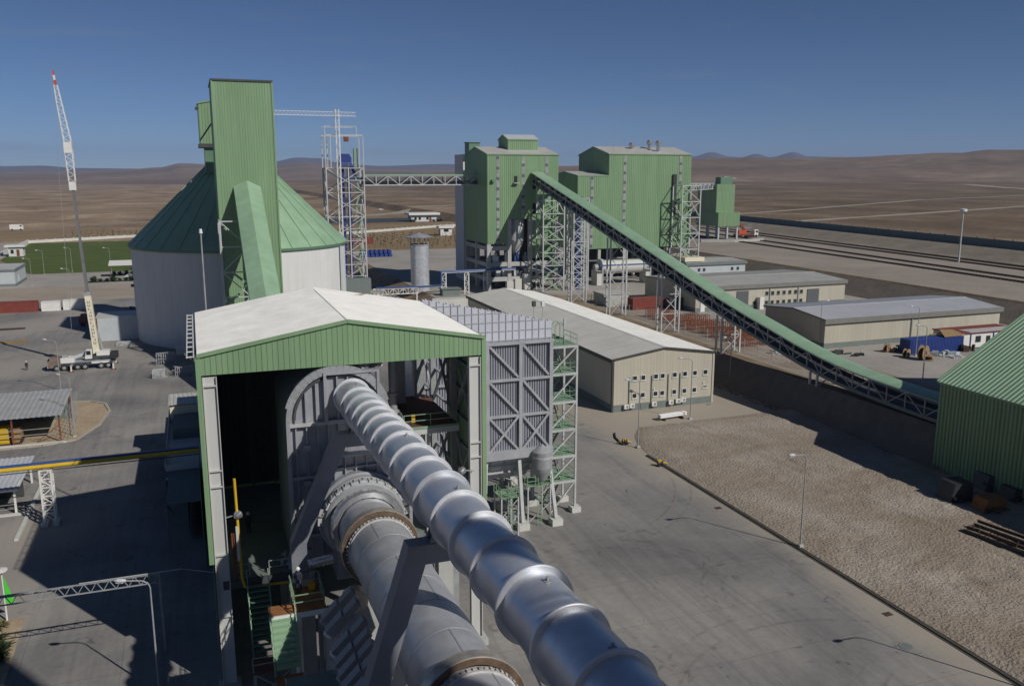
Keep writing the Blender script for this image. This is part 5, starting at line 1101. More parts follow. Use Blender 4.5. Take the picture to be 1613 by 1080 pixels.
# ================================================================== green stockpile hall at the right
gh = thing('stockpile_hall', 'dark green corrugated stockpile hall with ribbed sloping roof by the gravel field', 'industrial hall', (100, 40, 0))
gx0, gy1, gze = 89.0, 82.3, 11.7
corr(MB(), (gx0, -10, 0), (0, 1, 0), (0, 0, 1), gy1 + 10, gze, .55, .12, (-1, 0, 0), .5).build('side_wall', 'green_sheet', gh)
rv = Vector((30, 0, 21.0)); rk = PY(1613, 500, gy1); rv = Vector((rk.x - gx0, 0, rk.z - gze)).normalized() * 36
corr(MB(), (gx0 - .25, -10, gze - .1), (0, 1, 0), rv, gy1 + 10.3, rv.length + .3, .62, .16, (-.5, 0, .86), .5).build('roof_sheet', 'green_roof', gh)
MB().prism([(gx0 + .1, gy1 - .1, 0), (gx0 + .1, gy1 - .1, gze), (gx0 + rv.x, gy1 - .1, gze + rv.z), (gx0 + 2 * rv.x, gy1 - .1, gze), (gx0 + 2 * rv.x, gy1 - .1, 0)], (0, -.1, 0)).build('end_wall', 'green_sheet', gh)
MB().prism([(gx0 + .1, -9.9, 0), (gx0 + .1, -9.9, gze), (gx0 + rv.x, -9.9, gze + rv.z), (gx0 + 2 * rv.x, -9.9, gze), (gx0 + 2 * rv.x, -9.9, 0)][::-1], (0, .1, 0)).build('end_wall', 'green_sheet', gh)
rv2 = Vector((-rv.x, 0, rv.z)); corr(MB(), (gx0 + 2 * rv.x + .25, -10, gze - .1), (0, 1, 0), rv2, gy1 + 10.3, rv2.length, 1.2, .1, (.5, 0, .86)).build('roof_sheet', 'green_roof', gh)
bar('eave_trim', (gx0 - .2, -10, gze - .12), (gx0 - .2, gy1 + .2, gze - .12), .14, 'green_sheet', gh, .3)
bar('rake_trim', (gx0 - .2, gy1 + .3, gze), (gx0 + rv.x, gy1 + .3, gze + rv.z + .1), .2, 'green_roof', gh, .35)
# ================================================================== clinker silo
SI = Vector((10.9, 219.5, 0)); SR = 24.6
si = thing('clinker_silo', 'huge white round silo with green conical roof behind the kiln hall', 'silo', SI)
MB().lathe(SI, [(SR, 0), (SR, 21.6)], 96).build('silo_wall', 'silo_concrete', si)
nS = 32
def cone_seg(i):
    q = MB(); t0 = 2 * math.pi * i / nS; t1 = 2 * math.pi * (i + 1) / nS
    for k in range(4):
        a = t0 + (t1 - t0) * k / 4; b = t0 + (t1 - t0) * (k + 1) / 4
        f = lambda t, r, z: (SI.x + r * math.cos(t), SI.y + r * math.sin(t), z)
        q.face([f(a, SR + .55, 21.7), f(b, SR + .55, 21.7), f(b, 1.2, 45.2), f(a, 1.2, 45.2)], True)
    f0 = lambda r, z: Vector((SI.x + r * math.cos(t0), SI.y + r * math.sin(t0), z)); q.bar(f0(SR + .55, 21.78), f0(1.2, 45.28), .22, .22)
    q.build('roof_segment', 'green_roof' if True else '', si)
for i in range(nS): cone_seg(i)
MB().lathe(SI, [(SR + .05, 21.1), (SR + .5, 21.15), (SR + .62, 21.68), (SR + .1, 21.69)], 96).build('eave_ring', 'green_dark_roof', si)
for px in (476, 535): 
    d = P(px, 440, 10); a = math.atan2(d.y - SI.y, d.x - SI.x)
bar('rain_pipe', (SI.x + 22.0, SI.y - 12.0, 0), (SI.x + 22.0, SI.y - 12.0, 21), .5, 'pale_blue_wall', si)
for z in (13.8, 12.2): p = Vector((SI.x - SR - .1, SI.y - 2.5, z)); MB().box(p.x - .35, p.x + .5, p.y - .8, p.y + .6, z, z + .5).build('wall_bracket', 'dark_steel', si)
tw = thing('elevator_house', 'tall plain green clad tower in front of the silo cone', 'tower', (10.8, 181, 0))
tx0, tx1, ty0, ty1, tz = 5.25, 16.4, 180.0, 196.0, 55.4
corr(MB(), (tx0, ty0, 8), (1, 0, 0), (0, 0, 1), tx1 - tx0, tz - 8, .5, .035, (0, -1, 0)).build('front_wall', 'green_sheet', tw)
corr(MB(), (tx0, ty0, 8), (0, 1, 0), (0, 0, 1), ty1 - ty0, tz - 8, .5, .06, (-1, 0, 0)).build('side_wall', 'green_sheet', tw)
corr(MB(), (tx1, ty0, 8), (0, 1, 0), (0, 0, 1), ty1 - ty0, tz - 8, .5, .06, (1, 0, 0)).build('side_wall', 'green_sheet', tw)
MB().box(tx0 + .05, tx1 - .05, ty0 + .05, ty1, 8, tz - .1).build('core', 'green_dark_roof', tw)
bar('parapet_trim', (tx0 - .15, ty0 - .12, tz + .05), (tx1 + .15, ty0 - .12, tz + .05), .25, 'fascia', tw, .35); bar('parapet_trim', (tx0 - .12, ty0, tz + .05), (tx0 - .12, ty1, tz + .05), .2, 'fascia', tw, .35)
for x in (tx0, tx1): bar('corner_trim', (x, ty0 - .08, 8), (x, ty0 - .08, tz), .3, 'green_sheet', tw, .2)
for x in (tx0 + .3, tx1 - .3): bar('leg', (x, ty0 + .3, 0), (x, ty0 + .3, 8), .6, 'light_steel', tw); bar('leg', (x, ty1 - .3, 0), (x, ty1 - .3, 8), .6, 'light_steel', tw)
hh_ = thing('roof_headhouse', 'narrow green headhouse at the cone tip behind the tall tower', 'headhouse', (4, 214, 40))
clad(hh_, 3.0, 11, 212, 220, 44.5, 53.3, gable='y', zr=54.2); roof2(hh_, 3.0, 11, 212, 220, 53.3, 54.2, 'y', 'green_dark_roof', .2)
MB().box(3.8, 11, 212.3, 219.8, 38, 43.6).build('lower_box', 'green_dark_roof', hh_); MB().box(2.6, 11, 211.6, 220.2, 43.65, 44.45).build('floor_band', 'fascia', hh_)
bar('strut', (3.2, 211.9, 45.5), (5.5, 196, 48.5), .25, 'fascia', hh_); MB().cyl((2.7, 212, 52.2), (2.7, 213, 52.2), .4, .4, 10).build('side_fan', 'fascia', hh_)
# inclined gallery towards the kiln building
gal = thing('clinker_gallery', 'steep light green conveyor gallery leaning from the hall up to the tall tower', 'conveyor', (12, 150, 0))
ga = Vector((10.95, 136, 8.6)); gb = Vector((10.7, 179.9, 35.3)); nG = 24
for i in range(nG):
    a = ga.lerp(gb, i / nG); b = ga.lerp(gb, (i + .985) / nG); w_ = 2.45; q = MB()
    for s_ in (-1, 1):
        sx = Vector((s_ * w_, 0, 0)); lo_ = Vector((0, 0, -3.0)); q.face([a + sx + lo_, b + sx + lo_, b + sx, a + sx][::s_])
    pk = Vector((0, 0, 1.3)); L_ = Vector((-w_ - .12, 0, 0)); R_ = -L_
    q.face([a + L_, a + pk, b + pk, b + L_][::-1]); q.face([a + pk, a + R_, b + R_, b + pk][::-1])
    up_ = Vector((0, 0, .05)); q.face([b + L_, b + pk, b + pk + up_, b + L_ + up_]); q.face([b + pk, b + R_, b + R_ + up_, b + pk + up_])
    q.face([a + Vector((-w_, 0, -2.6)), a + Vector((w_, 0, -2.6)), b + Vector((w_, 0, -2.6)), b + Vector((-w_, 0, -2.6))]); q.build('gallery_sheet', 'green_roof', gal)
MB().prism([gb + Vector((-2.15, -.1, -2.6)), gb + Vector((2.15, -.1, -2.6)), gb + Vector((2.15, -.1, 0)), gb + Vector((0, -.1, 1)), gb + Vector((-2.15, -.1, 0))], (0, .08, 0)).build('gallery_end', 'green_roof', gal)
gs = thing('gallery_tower', 'white braced frame holding the steep gallery beside the tall tower', 'support tower', (7.4, 176, 0))
lattice(gs, (7.4, 176.2), 5.0, 5.6, 0, 29.0, 6, 'light_steel', .4, .2, False, 'SW')
for i in range(7):
    za = 1 + i * 3.9; s_ = 1 if i % 2 else -1
    for dx in (0, 1.0): bar('stringer', (7.4 - s_ * 2.2, 174.6 + dx, za), (7.4 + s_ * 2.2, 174.6 + dx, za + 3.9), .1, 'green_steel', gs, .4)
# ================================================================== steel tower right of the silo
bt = thing('bucket_tower', 'tall open white steel tower with blue bucket elevator beside the silo', 'steel tower', (40, 241, 0))
bx0, bx1, by0, by1 = 34.9, 45.1, 240.0, 246.0
lattice(bt, (40.0, 243), 10.2, 6.0, 0, 39.3, 6, 'light_steel', .32, .18, True, 'SWEN')
bar('leg', (40.9, by0, 0), (40.9, by0, 39.3), .32, 'light_steel', bt)
for i in range(6): bar('girt', (40.9, by0, 6.55 * i + 3.3), (bx1, by0, 6.55 * i + 3.3), .2, 'light_steel', bt)
for x in (bx0, bx1, 36.3):
    for y in (by0, by1): bar('mast_leg', (x, y, 39.3), (x, y, 48.2 if x != bx1 else 47.6), .26, 'light_steel', bt)
for y in (by0, by1): bar('top_beam', (bx0, y, 48.0), (bx1, y, 48.0), .3, 'light_steel', bt); bar('top_rail', (bx0, y, 50.3), (bx1 - 1.7, y, 50.3), .18, 'light_steel', bt)
for x in (bx0, bx1 - 1.7): bar('rail_post', (x, by0, 48.0), (x, by0, 50.3), .22, 'light_steel', bt)
for z in (39.2, 34.0): MB().box(bx0, bx1, by0, by1, z, z + .13).build('grating_floor', 'mid_steel', bt)
railing(bt, [(bx0, by0, 39.4), (bx1, by0, 39.4)], 'mid_steel', 1.2, .08)
MB().box(39.0, 39.9, 241, 242.2, 1, 39.6).box(40.8, 41.6, 241, 242.2, 1, 39.6).build('elevator_leg', 'blue_paint', bt)
MB().prism([(38.8, 240.8, 39.7), (41.9, 240.8, 39.7), (42.0, 240.8, 42.0), (41.4, 240.8, 43.1), (39.4, 240.8, 43.1), (38.8, 240.8, 42.0)], (0, 2.2, 0)).build('elevator_head', 'blue_paint', bt)
bar('chute', (41.8, 241.6, 40.6), (43.3, 241.6, 36.3), .7, 'blue_paint', bt); bar('chute', (41.2, 241, 36.4), (44.7, 241, 36.4), .6, 'blue_paint', bt)
MB().box(42.9, 43.9, 242, 243.2, 39.6, 44.6).build('control_cabinet', 'green_steel', bt); MB().box(40.4, 41.6, 242, 243, 46.4, 47.7).build('hoist', 'rust', bt)
for i in range(9):
    za = 1 + i * 4.0; s_ = 1 if i % 2 else -1; bar('stair_stringer', (43.4 - s_ * .7, 240.6, za), (43.4 + s_ * .7, 240.6, za + 4.0), .4, 'green_steel', bt, .4); MB().box(42.4, 44.7, 240.3, 241.7, za + 3.9, za + 4.0).build('landing', 'green_steel', bt)
MB().box(36.5, 45.4, 236.0, 239.0, 0, 9.5).build('transfer_house', 'plinth', bt)
tcr = thing('tower_crane', 'thin white tower crane with horizontal lattice jib above the steel tower', 'tower crane', (38.4, 238.6, 0))
mx_, my_ = 38.2, 238.8
for dx in (-.45, .45):
    for dy in (-.45, .45): bar('mast_leg', (mx_ + dx, my_ + dy, 0), (mx_ + dx, my_ + dy, 54.6), .13, 'white_paint', tcr)
for i in range(27):
    z = .5 + i * 2.0; s_ = 1 if i % 2 else -1; bar('mast_brace', (mx_ - .45 * s_, my_ - .45, z), (mx_ + .45 * s_, my_ - .45, z + 2), .08, 'white_paint', tcr); bar('mast_brace', (mx_ - .45, my_ - .45 * s_, z), (mx_ - .45, my_ + .45 * s_, z + 2), .08, 'white_paint', tcr)
for y in (my_ - .45, my_ + .45): bar('jib_chord', (17, y, 52.9), (43.3, y, 52.9), .10, 'white_paint', tcr)
bar('jib_chord', (17, my_, 54.0), (43.3, my_, 53.9), .10, 'white_paint', tcr)
for i in range(26): x = 17 + i; bar('jib_brace', (x, my_ - .45, 52.9), (x + .5, my_, 53.95), .06, 'white_paint', tcr); bar('jib_brace', (x + .5, my_, 53.95), (x + 1, my_ - .45, 52.9), .06, 'white_paint', tcr)
# bridge gallery from the steel tower to the mill house
bg = thing('bridge_gallery', 'level white truss conveyor bridge with green roof between steel tower and mill house', 'conveyor bridge', (62, 241, 34))
ba, bb = Vector((45.2, 241.5, 34.7)), Vector((78.0, 241.5, 34.7))
truss_bridge(bg, ba, bb, 2.6, 2.5, 10, 'light_steel', .28, .2)
corr(MB(), ba + Vector((0, -1.5, 2.75)), bb - ba, Vector((0, 1, .06)), (bb - ba).length, 3.0, .8, .06, (0, 0, 1)).build('roof_sheet', 'green_roof', bg)
bar('eave_trim', ba + Vector((0, -1.5, 2.72)), bb + Vector((0, -1.5, 2.72)), .1, 'green_roof', bg, .3)
bar('floor', ba + Vector((0, 0, .1)), bb + Vector((0, 0, .1)), 2.3, 'plinth', bg, .15); bar('belt', ba + Vector((0, 0, 1.0)), bb + Vector((0, 0, 1.0)), 1.3, 'black_rubber', bg, .15); bar('side_panel', ba + Vector((0, 1.35, .6)), bb + Vector((0, 1.35, .6)), .06, 'pale_wall', bg, .9)
# ================================================================== chimney
ch = thing('chimney', 'bare metal chimney with conical rain cap behind the kiln hall', 'chimney', (60, 240, 0))
cc = Vector((60.3, 240, 0))
q = MB()
for i in range(9): z = i * 2.0; q.lathe(cc, [(2.62, z), (2.62, z + 1.96), (2.65, z + 1.97), (2.65, z + 2.0)], 40)
q.build('flue', 'chimney_metal', ch); MB().lathe(cc, [(2.62, 18.0), (2.75, 18.0), (2.75, 18.25), (2.3, 18.25), (2.3, 15)], 40).build('rim', 'mid_steel', ch)
for i in range(10): t = 2 * math.pi * i / 10; bar('cap_strut', cc + Vector((2.55 * math.cos(t), 2.55 * math.sin(t), 17)), cc + Vector((2.55 * math.cos(t), 2.55 * math.sin(t), 20.2)), .14, 'mid_steel', ch)
MB().lathe(cc, [(3.75, 20.15), (3.8, 20.25), (0, 21.4)], 40).lathe(cc, [(0, 20.9), (3.75, 20.12)], 40).build('rain_cap', 'duct_metal', ch)
# ================================================================== pipe rack in front of the mill house
pr = thing('pipe_rack', 'white lattice pipe rack with blue pipes crossing before the mill house', 'pipe rack', (66, 238, 0))
zt = 9.5; A1 = Vector((66.0, 230, zt)); 
for px in (699, 735, 765): 
    b_ = P(px, 468, 1.5) if False else PY(px, 430, 228 + (px - 699) * .03)
    t_ = b_.z; c_ = (b_.x, b_.y)
    for sx in (-.6, .6): bar('trestle_leg', (c_[0] + sx, c_[1], UZ if c_[1] > 218 else 0), (c_[0] + sx, c_[1], t_), .25, 'white_paint', pr)
    for i in range(4):
        h_ = (t_ - UZ) / 4; s_ = 1 if i % 2 else -1; bar('trestle_brace', (c_[0] - .6 * s_, c_[1], UZ + i * h_), (c_[0] + .6 * s_, c_[1], UZ + (i + 1) * h_), .14, 'white_paint', pr); bar('trestle_brace', (c_[0] - .6, c_[1], UZ + (i + 1) * h_), (c_[0] + .6, c_[1], UZ + (i + 1) * h_), .14, 'white_paint', pr)
e0 = PY(695, 430, 228); e1 = PY(812, 424.5, 231)
MB().tube([e0 + Vector((0, 0, .3)), e1 + Vector((0, 0, .3))], .28, 10).tube([e0 + Vector((0, 1, .3)), e1 + Vector((0, .7, .3))], .22, 10).tube([e0 + Vector((0, 0, .3)), (e0.x, e0.y, e0.z - 3.4), (56.5, e0.y + 2, e0.z - 3.8), (46, e0.y + 4, e0.z - 3.9)], .25, 10).build('blue_pipe', 'blue_pipe', pr)
bar('pipe_beam', e0, e1, .5, 'white_paint', pr, .12)
truss_bridge(pr, (45, e0.y + 3.5, e0.z - 5.6), (57, e0.y + 1.5, e0.z - 5.4), 1.2, 1.5, 9, 'white_paint', .14, .09)
truss_bridge(pr, (45, e0.y + 3.5, e0.z - 5.6), (49.5, 196, e0.z - 5.4), 1.2, 1.5, 12, 'white_paint', .14, .09)
for x, y in ((45, 229), (49.5, 198), (57, 229)): bar('trestle_leg', (x, y + 2, 0), (x, y + 2, e0.z - 5.5), .3, 'white_paint', pr)
single('yard_wall', MB().box(57, 81, 214.2, 214.7, 1.0, 6.0).box(56.9, 81.1, 214.1, 214.8, 6.0, 6.2), 'pale_wall', 'plain pale wall behind the warehouse, below the pipe rack', 'wall', (69, 214, 1))
# ================================================================== mobile crane
mc = thing('mobile_crane', 'white mobile crane with raised telescopic boom and red tipped lattice jib', 'crane', (-22, 186.2, 0))
yc = 186.2
MB().box(-27.6, -16.6, yc - 1.25, yc + 1.25, .95, 1.5).build('chassis', 'dark_steel', mc)
MB().prism([(-28.1, yc - 1.3, .7), (-25.9, yc - 1.3, .7), (-25.9, yc - 1.3, 2.55), (-27.6, yc - 1.3, 2.6), (-28.1, yc - 1.3, 1.8)], (0, 2.6, 0)).build('driver_cab', 'dusty_brown', mc)
MB().box(-28.14, -28.05, yc - 1.1, yc + 1.1, 1.7, 2.3).build('windscreen', 'window_glass', mc); MB().box(-28.2, -28.0, yc - 1.3, yc - .7, .7, 1.1).build('bumper_lamp', 'white_paint', mc)
MB().box(-25.85, -23.4, yc - 1.32, yc + 1.3, 1.52, 2.5).build('engine_deck', 'white_paint', mc); MB().box(-25.6, -24.6, yc - .8, yc + .8, 2.5, 3.1).build('engine_housing', 'mid_steel', mc)
MB().box(-23.35, -17.0, yc - 1.3, yc + 1.3, 1.52, 1.75).build('deck', 'mid_steel', mc); MB().box(-20.4, -17.2, yc - 1.33, yc - 1.2, 1.15, 1.5).build('side_panel', 'white_paint', mc)
for x in (-26.6, -25.3, -22.9, -21.6, -18.7, -17.4):
    for s_ in (-1, 1):
        w_ = MB().cyl((x, yc + s_ * 1.0, .62), (x, yc + s_ * 1.38, .62), .62, .62, 22).build('wheel', 'black_rubber', mc); MB().cyl((x, yc + s_ * 1.385, .62), (x, yc + s_ * 1.40, .62), .32, .32, 14).build('rim', 'mid_steel', w_)
for x in (-23.9, -16.4):
    for s_ in (-1, 1):
        bar('outrigger', (x, yc, 1.1), (x, yc + s_ * 2.9, 1.1), .35, 'mid_steel', mc); bar('outrigger_jack', (x, yc + s_ * 2.9, .12), (x, yc + s_ * 2.9, 1.2), .25, 'white_paint', mc)
        MB().box(x - .5, x + .5, yc + s_ * 2.9 - .5, yc + s_ * 2.9 + .5, .02, .14).build('outrigger_pad', 'rust', mc)
MB().cyl((-19.6, yc, 1.75), (-19.6, yc, 2.05), 1.2, 1.2, 26).build('slew_ring', 'dark_steel', mc)
MB().box(-21.0, -16.5, yc - 1.2, yc + 1.2, 2.05, 2.6).build('superstructure', 'dark_steel', mc); MB().box(-19.4, -17.0, yc - 1.25, yc + 1.0, 2.6, 3.5).build('winch_housing', 'white_paint', mc)
MB().box(-17.0, -15.6, yc - 1.3, yc + 1.3, 1.9, 3.0).build('counterweight', 'black_scrap', mc)
MB().prism([(-21.5, yc - 1.35, 2.1), (-20.2, yc - 1.35, 2.1), (-20.2, yc - 1.35, 3.9), (-21.2, yc - 1.35, 3.9)], (0, 1.1, 0)).build('operator_cab', 'white_paint', mc); MB().box(-21.2, -20.4, yc - 1.38, yc - 1.36, 2.9, 3.7).build('cab_window', 'window_glass', mc)
MB().cyl((-23.6, yc + .3, 2.2), (-21.2, yc + .3, 2.9), .42, .42, 14).build('air_tank', 'pale_blue_wall', mc)
b0_ = Vector((-19.4, yc, 3.0)); b1_ = PY(137.5, 460, yc); b2_ = PY(115, 298, yc); b3_ = PY(108, 236, yc); b4_ = PY(83, 111, yc)
base = bar('boom_base', b0_, b1_, 1.15, 'cream_paint', mc, 1.5); bar('boom_collar', b1_ - Vector((0, 0, .6)), b1_ + Vector((0, 0, .1)), 1.35, 'mid_steel', mc, 1.6)
bar('boom_section', b1_, b1_.lerp(b2_, .5), .55, 'boom_steel', mc, .7); bar('boom_section', b1_.lerp(b2_, .5), b2_, .45, 'boom_steel', mc, .55)
d_ = (b1_ - b0_); s_ = d_.normalized(); q = MB(); rr_ = random.Random(2)
for i in range(13):
    p = b0_ + d_ * (.16 + i * .056); x_ = Vector((.2, 0, 0))
    k = i % 4
    q.bar(p + Vector((-.16, -.79, 0)), p + Vector((.16, -.79, 0)), .07, .03)
    if k != 1: q.bar(p + Vector((-.18, -.79, 0)) , p + Vector((-.18, -.79, 0)) + s_ * .38, .09, .03)
    if k != 2: q.bar(p + Vector((.18, -.79, 0)), p + Vector((.18, -.79, 0)) + s_ * .38, .09, .03)
q.build('boom_marking', 'dark_steel', mc)
bar('ram', (-18.2, yc, 3.4), b0_.lerp(b1_, .45) + Vector((.4, 0, 0)), .35, 'mid_steel', mc)
MB().box(b2_.x - .6, b2_.x + .6, yc - .5, yc + .5, b2_.z - .2, b2_.z + 1.4).build('jib_adaptor', 'white_paint', mc)
def jib(a, b, w0, w1, n, m):
    a = Vector(a); b = Vector(b)
    c = [(Vector((sx, sy, 0))) for sx in (-.5, .5) for sy in (-.5, .5)]
    for v in c: bar('jib_chord', a + v * w0, b + v * w1, .13, m, mc)
    for i in range(n):
        t0, t1 = i / n, (i + 1) / n; p0, p1 = a.lerp(b, t0), a.lerp(b, t1); wa, wb = w0 + (w1 - w0) * t0, w0 + (w1 - w0) * t1; s_ = 1 if i % 2 else -1
        bar('jib_lacing', p0 + Vector((-.5 * s_ * wa, -.5 * wa, 0)), p1 + Vector((.5 * s_ * wb, -.5 * wb, 0)), .08, m, mc); bar('jib_lacing', p0 + Vector((-.5 * wa, -.5 * s_ * wa, 0)), p1 + Vector((-.5 * wb, .5 * s_ * wb, 0)), .08, m, mc)
        bar('jib_lacing', p0 + Vector((.5 * wa, -.5 * s_ * wa, 0)), p1 + Vector((.5 * wb, .5 * s_ * wb, 0)), .08, m, mc)
jib(b2_ + Vector((0, 0, 1.4)), b3_, 1.1, 1.25, 9, 'white_paint'); MB().box(b3_.x - .75, b3_.x + .65, yc - .7, yc + .7, b3_.z - .6, b3_.z + 1.4).build('jib_joint', 'white_paint', mc)
j2 = b3_ + Vector((0, 0, 1.4)); jib(j2, b3_.lerp(b4_, .62), 1.2, .8, 11, 'white_paint'); jib(b3_.lerp(b4_, .62), b3_.lerp(b4_, .82), .8, .55, 5, 'white_paint')
a_, b_ = b3_.lerp(b4_, .82), b4_
for k in range(3): bar('jib_tip', a_.lerp(b_, k / 3), a_.lerp(b_, (k + 1) / 3), .42 - k * .07, 'orange_red' if k != 1 else 'white_paint', mc)
bar('hoist_rope', b4_ + Vector((-.3, -.3, 0)), Vector((b2_.x - 2.6, yc - .3, 8.0)), .05, 'mid_steel', mc)
# ================================================================== street lamps
def lamp(x, y, z, h, rot, label, arm=1.6, group='street lamps around the yard', metal='mid_steel'):
    t = thing('street_lamp', label, 'street lamp', (x, y, z), group)
    MB().cyl((x, y, z), (x, y, z + h - .5), .09, .055, 10).build('pole', metal, t); MB().box(x - .25, x + .25, y - .25, y + .25, z, z + .25).build('base', 'concrete_frame', t)
    d = Vector((math.cos(rot), math.sin(rot), 0)); p0 = Vector((x, y, z + h - .5)); pts = [p0, p0 + d * .12 + Vector((0, 0, .35)), p0 + d * .5 + Vector((0, 0, .58)), p0 + d * arm + Vector((0, 0, .72))]
    MB().tube(pts, .055, 8).build('arm', metal, t); e = pts[-1]
    hd = MB().lathe(e - d * .05, [(0, 0), (.10, .02), (.17, .3), (.16, .6), (.06, .8), (0, .82)], 10, d + Vector((0, 0, .12))).build('lamp_head', 'blue_grey_roof', t); bar('lens', e + d * .15 + Vector((0, 0, -.11)), e + d * .65 + Vector((0, 0, -.05)), .2, 'lamp_glass', t, .05)
    return t
W_ = math.pi
lamp(56.9, 68.2, .1, 9.9, W_ * 1.03, 'street lamp standing alone on the kerb between road and gravel field')
lamp(56.9, 41.0, .1, 9.9, W_ * 1.03, 'street lamp on the kerb nearer the preheater tower', 1.6)
p = P(1000, 706); lamp(KX + .5, p.y, .1, 9.7, W_ * 1.0, 'street lamp on the kerb end beside the small yellow pump')
p = P(1087, 660); lamp(p.x, p.y, .0, 9.6, W_ * .93, 'street lamp next to the white pipe bundle before the warehouse')
p = P(1149, 608); lamp(p.x, p.y, .2, 8.8, W_ * 1.1, 'street lamp at the foot of the dark slope by the warehouse corner')
p = P(-0 + 258, 1092); lamp(-4.6, 63.6, 0, 9.0, W_ * .97, 'street lamp beside the lattice sign gantry in the hall shade')
for (px, py, hh, lb, rt_) in ((1033, 505, 9.5, 'street lamp behind the conveyor near the brown container', .1), (1442, 560, 9.0, 'street lamp in front of the blue container', W_), (1421, 690, 9.0, 'street lamp under the low end of the conveyor', .2), (1453, 600, 9.0, 'street lamp beside the storehouse wall', W_), (1290, 548, 8.8, 'street lamp at the storehouse corner by the conveyor', .3), (940, 535, 8.5, 'street lamp among the rebar cages', W_)):
    q_ = P(px, py, UZ)
    if q_.x > 94: lamp(q_.x, q_.y, UZ, hh, rt_, lb)
for (px, py, lb) in ((51, 450, 'street lamp at the corner of the small flat office'), (70, 433, 'street lamp on the lawn edge by the office'), (175, 428, 'street lamp on the lawn edge near the silo'), (114, 428, 'street lamp on the lawn edge behind the crane boom'), (113, 471, 'street lamp on the sandy road behind the white containers')):
    q_ = P(px, py, 0); lamp(q_.x, q_.y, 0, 9.2, W_, lb, 1.6, 'street lamps around the lawn')
q_ = P(96, 615, 0); lamp(q_.x, q_.y, 0, 9.0, W_ * .9, 'street lamp standing in the yard between crane and open shed')
q_ = P(115, 700, 0); lamp(-18.2, 136.5, 0, 9.0, W_ * .8, 'street lamp at the fenced corner of the open shed')
lm = thing('lamp_mast', 'tall white lamp mast standing between the railway tracks', 'lamp mast', (233.5, 213.5, RZ))
MB().cyl((233.5, 213.5, RZ), (233.5, 213.5, RZ + 17), .32, .18, 12).build('pole', 'light_steel', lm); MB().lathe((233.5, 213.5, RZ + 16.2), [(.25, 0), (1.1, .2), (1.1, .9), (.2, 1.1)], 12).build('lamp_crown', 'lamp_glass', lm)
lmk = thing('light_pole', 'slim tall pole with lamp rising behind the white hall roof', 'lamp pole', (.7, 84.2, 12.8)); MB().cyl((.7, 84.2, 12.8), (.7, 84.2, 32.6), .13, .07, 10).build('pole', 'mid_steel', lmk); MB().cyl((.7, 84.2, 32.6), (.7, 84.2, 33.0), .17, .12, 10).build('pole_lamp', 'lamp_glass', lmk)
for px, py, lb in ((841, 480, 'slim lamp on a pole behind the dust filter, dark headed'), (855, 480, 'slim lamp on a pole behind the dust filter, white headed')):
    p = PY(px, py, 99); t = thing('pole_lamp', lb, 'lamp', (p.x, 99, 0)); MB().cyl((p.x, 99, 0), (p.x, 99, p.z - .2), .09, .05, 8).build('pole', 'light_steel', t)
    MB().box(p.x - .2, p.x + .2, 98.8, 99.2, p.z - .2, p.z + .45).build('lamp_head', 'dark_steel' if px < 850 else 'white_paint', t)
# ================================================================== left yard
sh = thing('open_shed', 'open grey-roofed shed with mesh fence and yellow generator inside', 'shed', (-25, 140, 0))
corr(MB(), (-45, 134.2, 4.0), (1, 0, 0), (0, 13.5, .7), 25.6, 13.8, .7, .05, (0, 0, 1)).build('roof_sheet', 'shed_roof', sh)
for x in (-45, -38.5, -32, -25.8, -19.8):
    for y in (134.6, 147.2): bar('post', (x, y, 0), (x, y, 4.0 if y < 140 else 4.6), .2, 'rust', sh)
MB().box(-45, -19.6, 147.4, 147.6, .1, 4.5).build('rear_wall', 'plinth', sh)
for z in (1.4, 2.2): bar('rail', (-32, 134.6, z), (-19.8, 134.6, z), .09, 'mid_steel', sh)
bar('brace', (-22.8, 134.6, .3), (-19.8, 134.6, 2.6), .1, 'rust', sh); bar('slab_edge', (-45, 134.1, .12), (-19, 134.1, .12), .5, 'pale_wall', sh, .22)
for i in range(9): bar('fence_post', (-18.9, 134.2 + i * 1.7, 0), (-18.9, 134.2 + i * 1.7, 4.3), .06, 'mid_steel', sh)
for z in (.4, 1.2, 2.0, 2.8, 3.6, 4.2): bar('fence_wire', (-18.9, 134.2, z), (-18.9, 147.8, z), .03, 'mid_steel', sh)
gn = thing('generator_box', 'bright yellow generator cabinet parked under the open shed roof', 'generator', (-26.8, 136.4, .1))
MB().box(-30.2, -26.4, 135.2, 137.6, .3, 2.3).build('cabinet', 'yellow_paint', gn); MB().box(-30.4, -24.9, 135.1, 137.7, .08, .29).build('skid', 'rust_dark', gn)
MB().prism([(-26.2, 135.3, .3), (-25.2, 135.3, .3), (-24.95, 135.3, .8), (-24.95, 135.3, 1.7), (-25.3, 135.3, 2.1), (-26.2, 135.3, 2.1)], (0, 2.2, 0)).build('radiator_end', 'wood', gn); MB().box(-26.38, -26.22, 135.15, 137.65, .3, 2.35).build('end_frame', 'dark_steel', gn)
for x in (-29.6, -28.0): MB().box(x, x + 1.3, 135.15, 135.19, .5, 2.0).build('cabinet_door', 'yellow_paint', gn)
isl = MB(); ip = [(-45, 133.0), (-22, 133.2), (-17.8, 134.6), (-15.4, 142), (-14.6, 150), (-15.6, 155), (-18.0, 157.6), (-22, 158.5), (-45, 158.5)]
sheet('planting_island', ip, 'island_sand', .05)
kb2 = prop(bpy.data.objects.new('island_kerb', None), kind='structure'); COL.objects.link(kb2); kb2.location = (-18, 140, 0); WL[kb2] = Vector((-18, 140, 0))
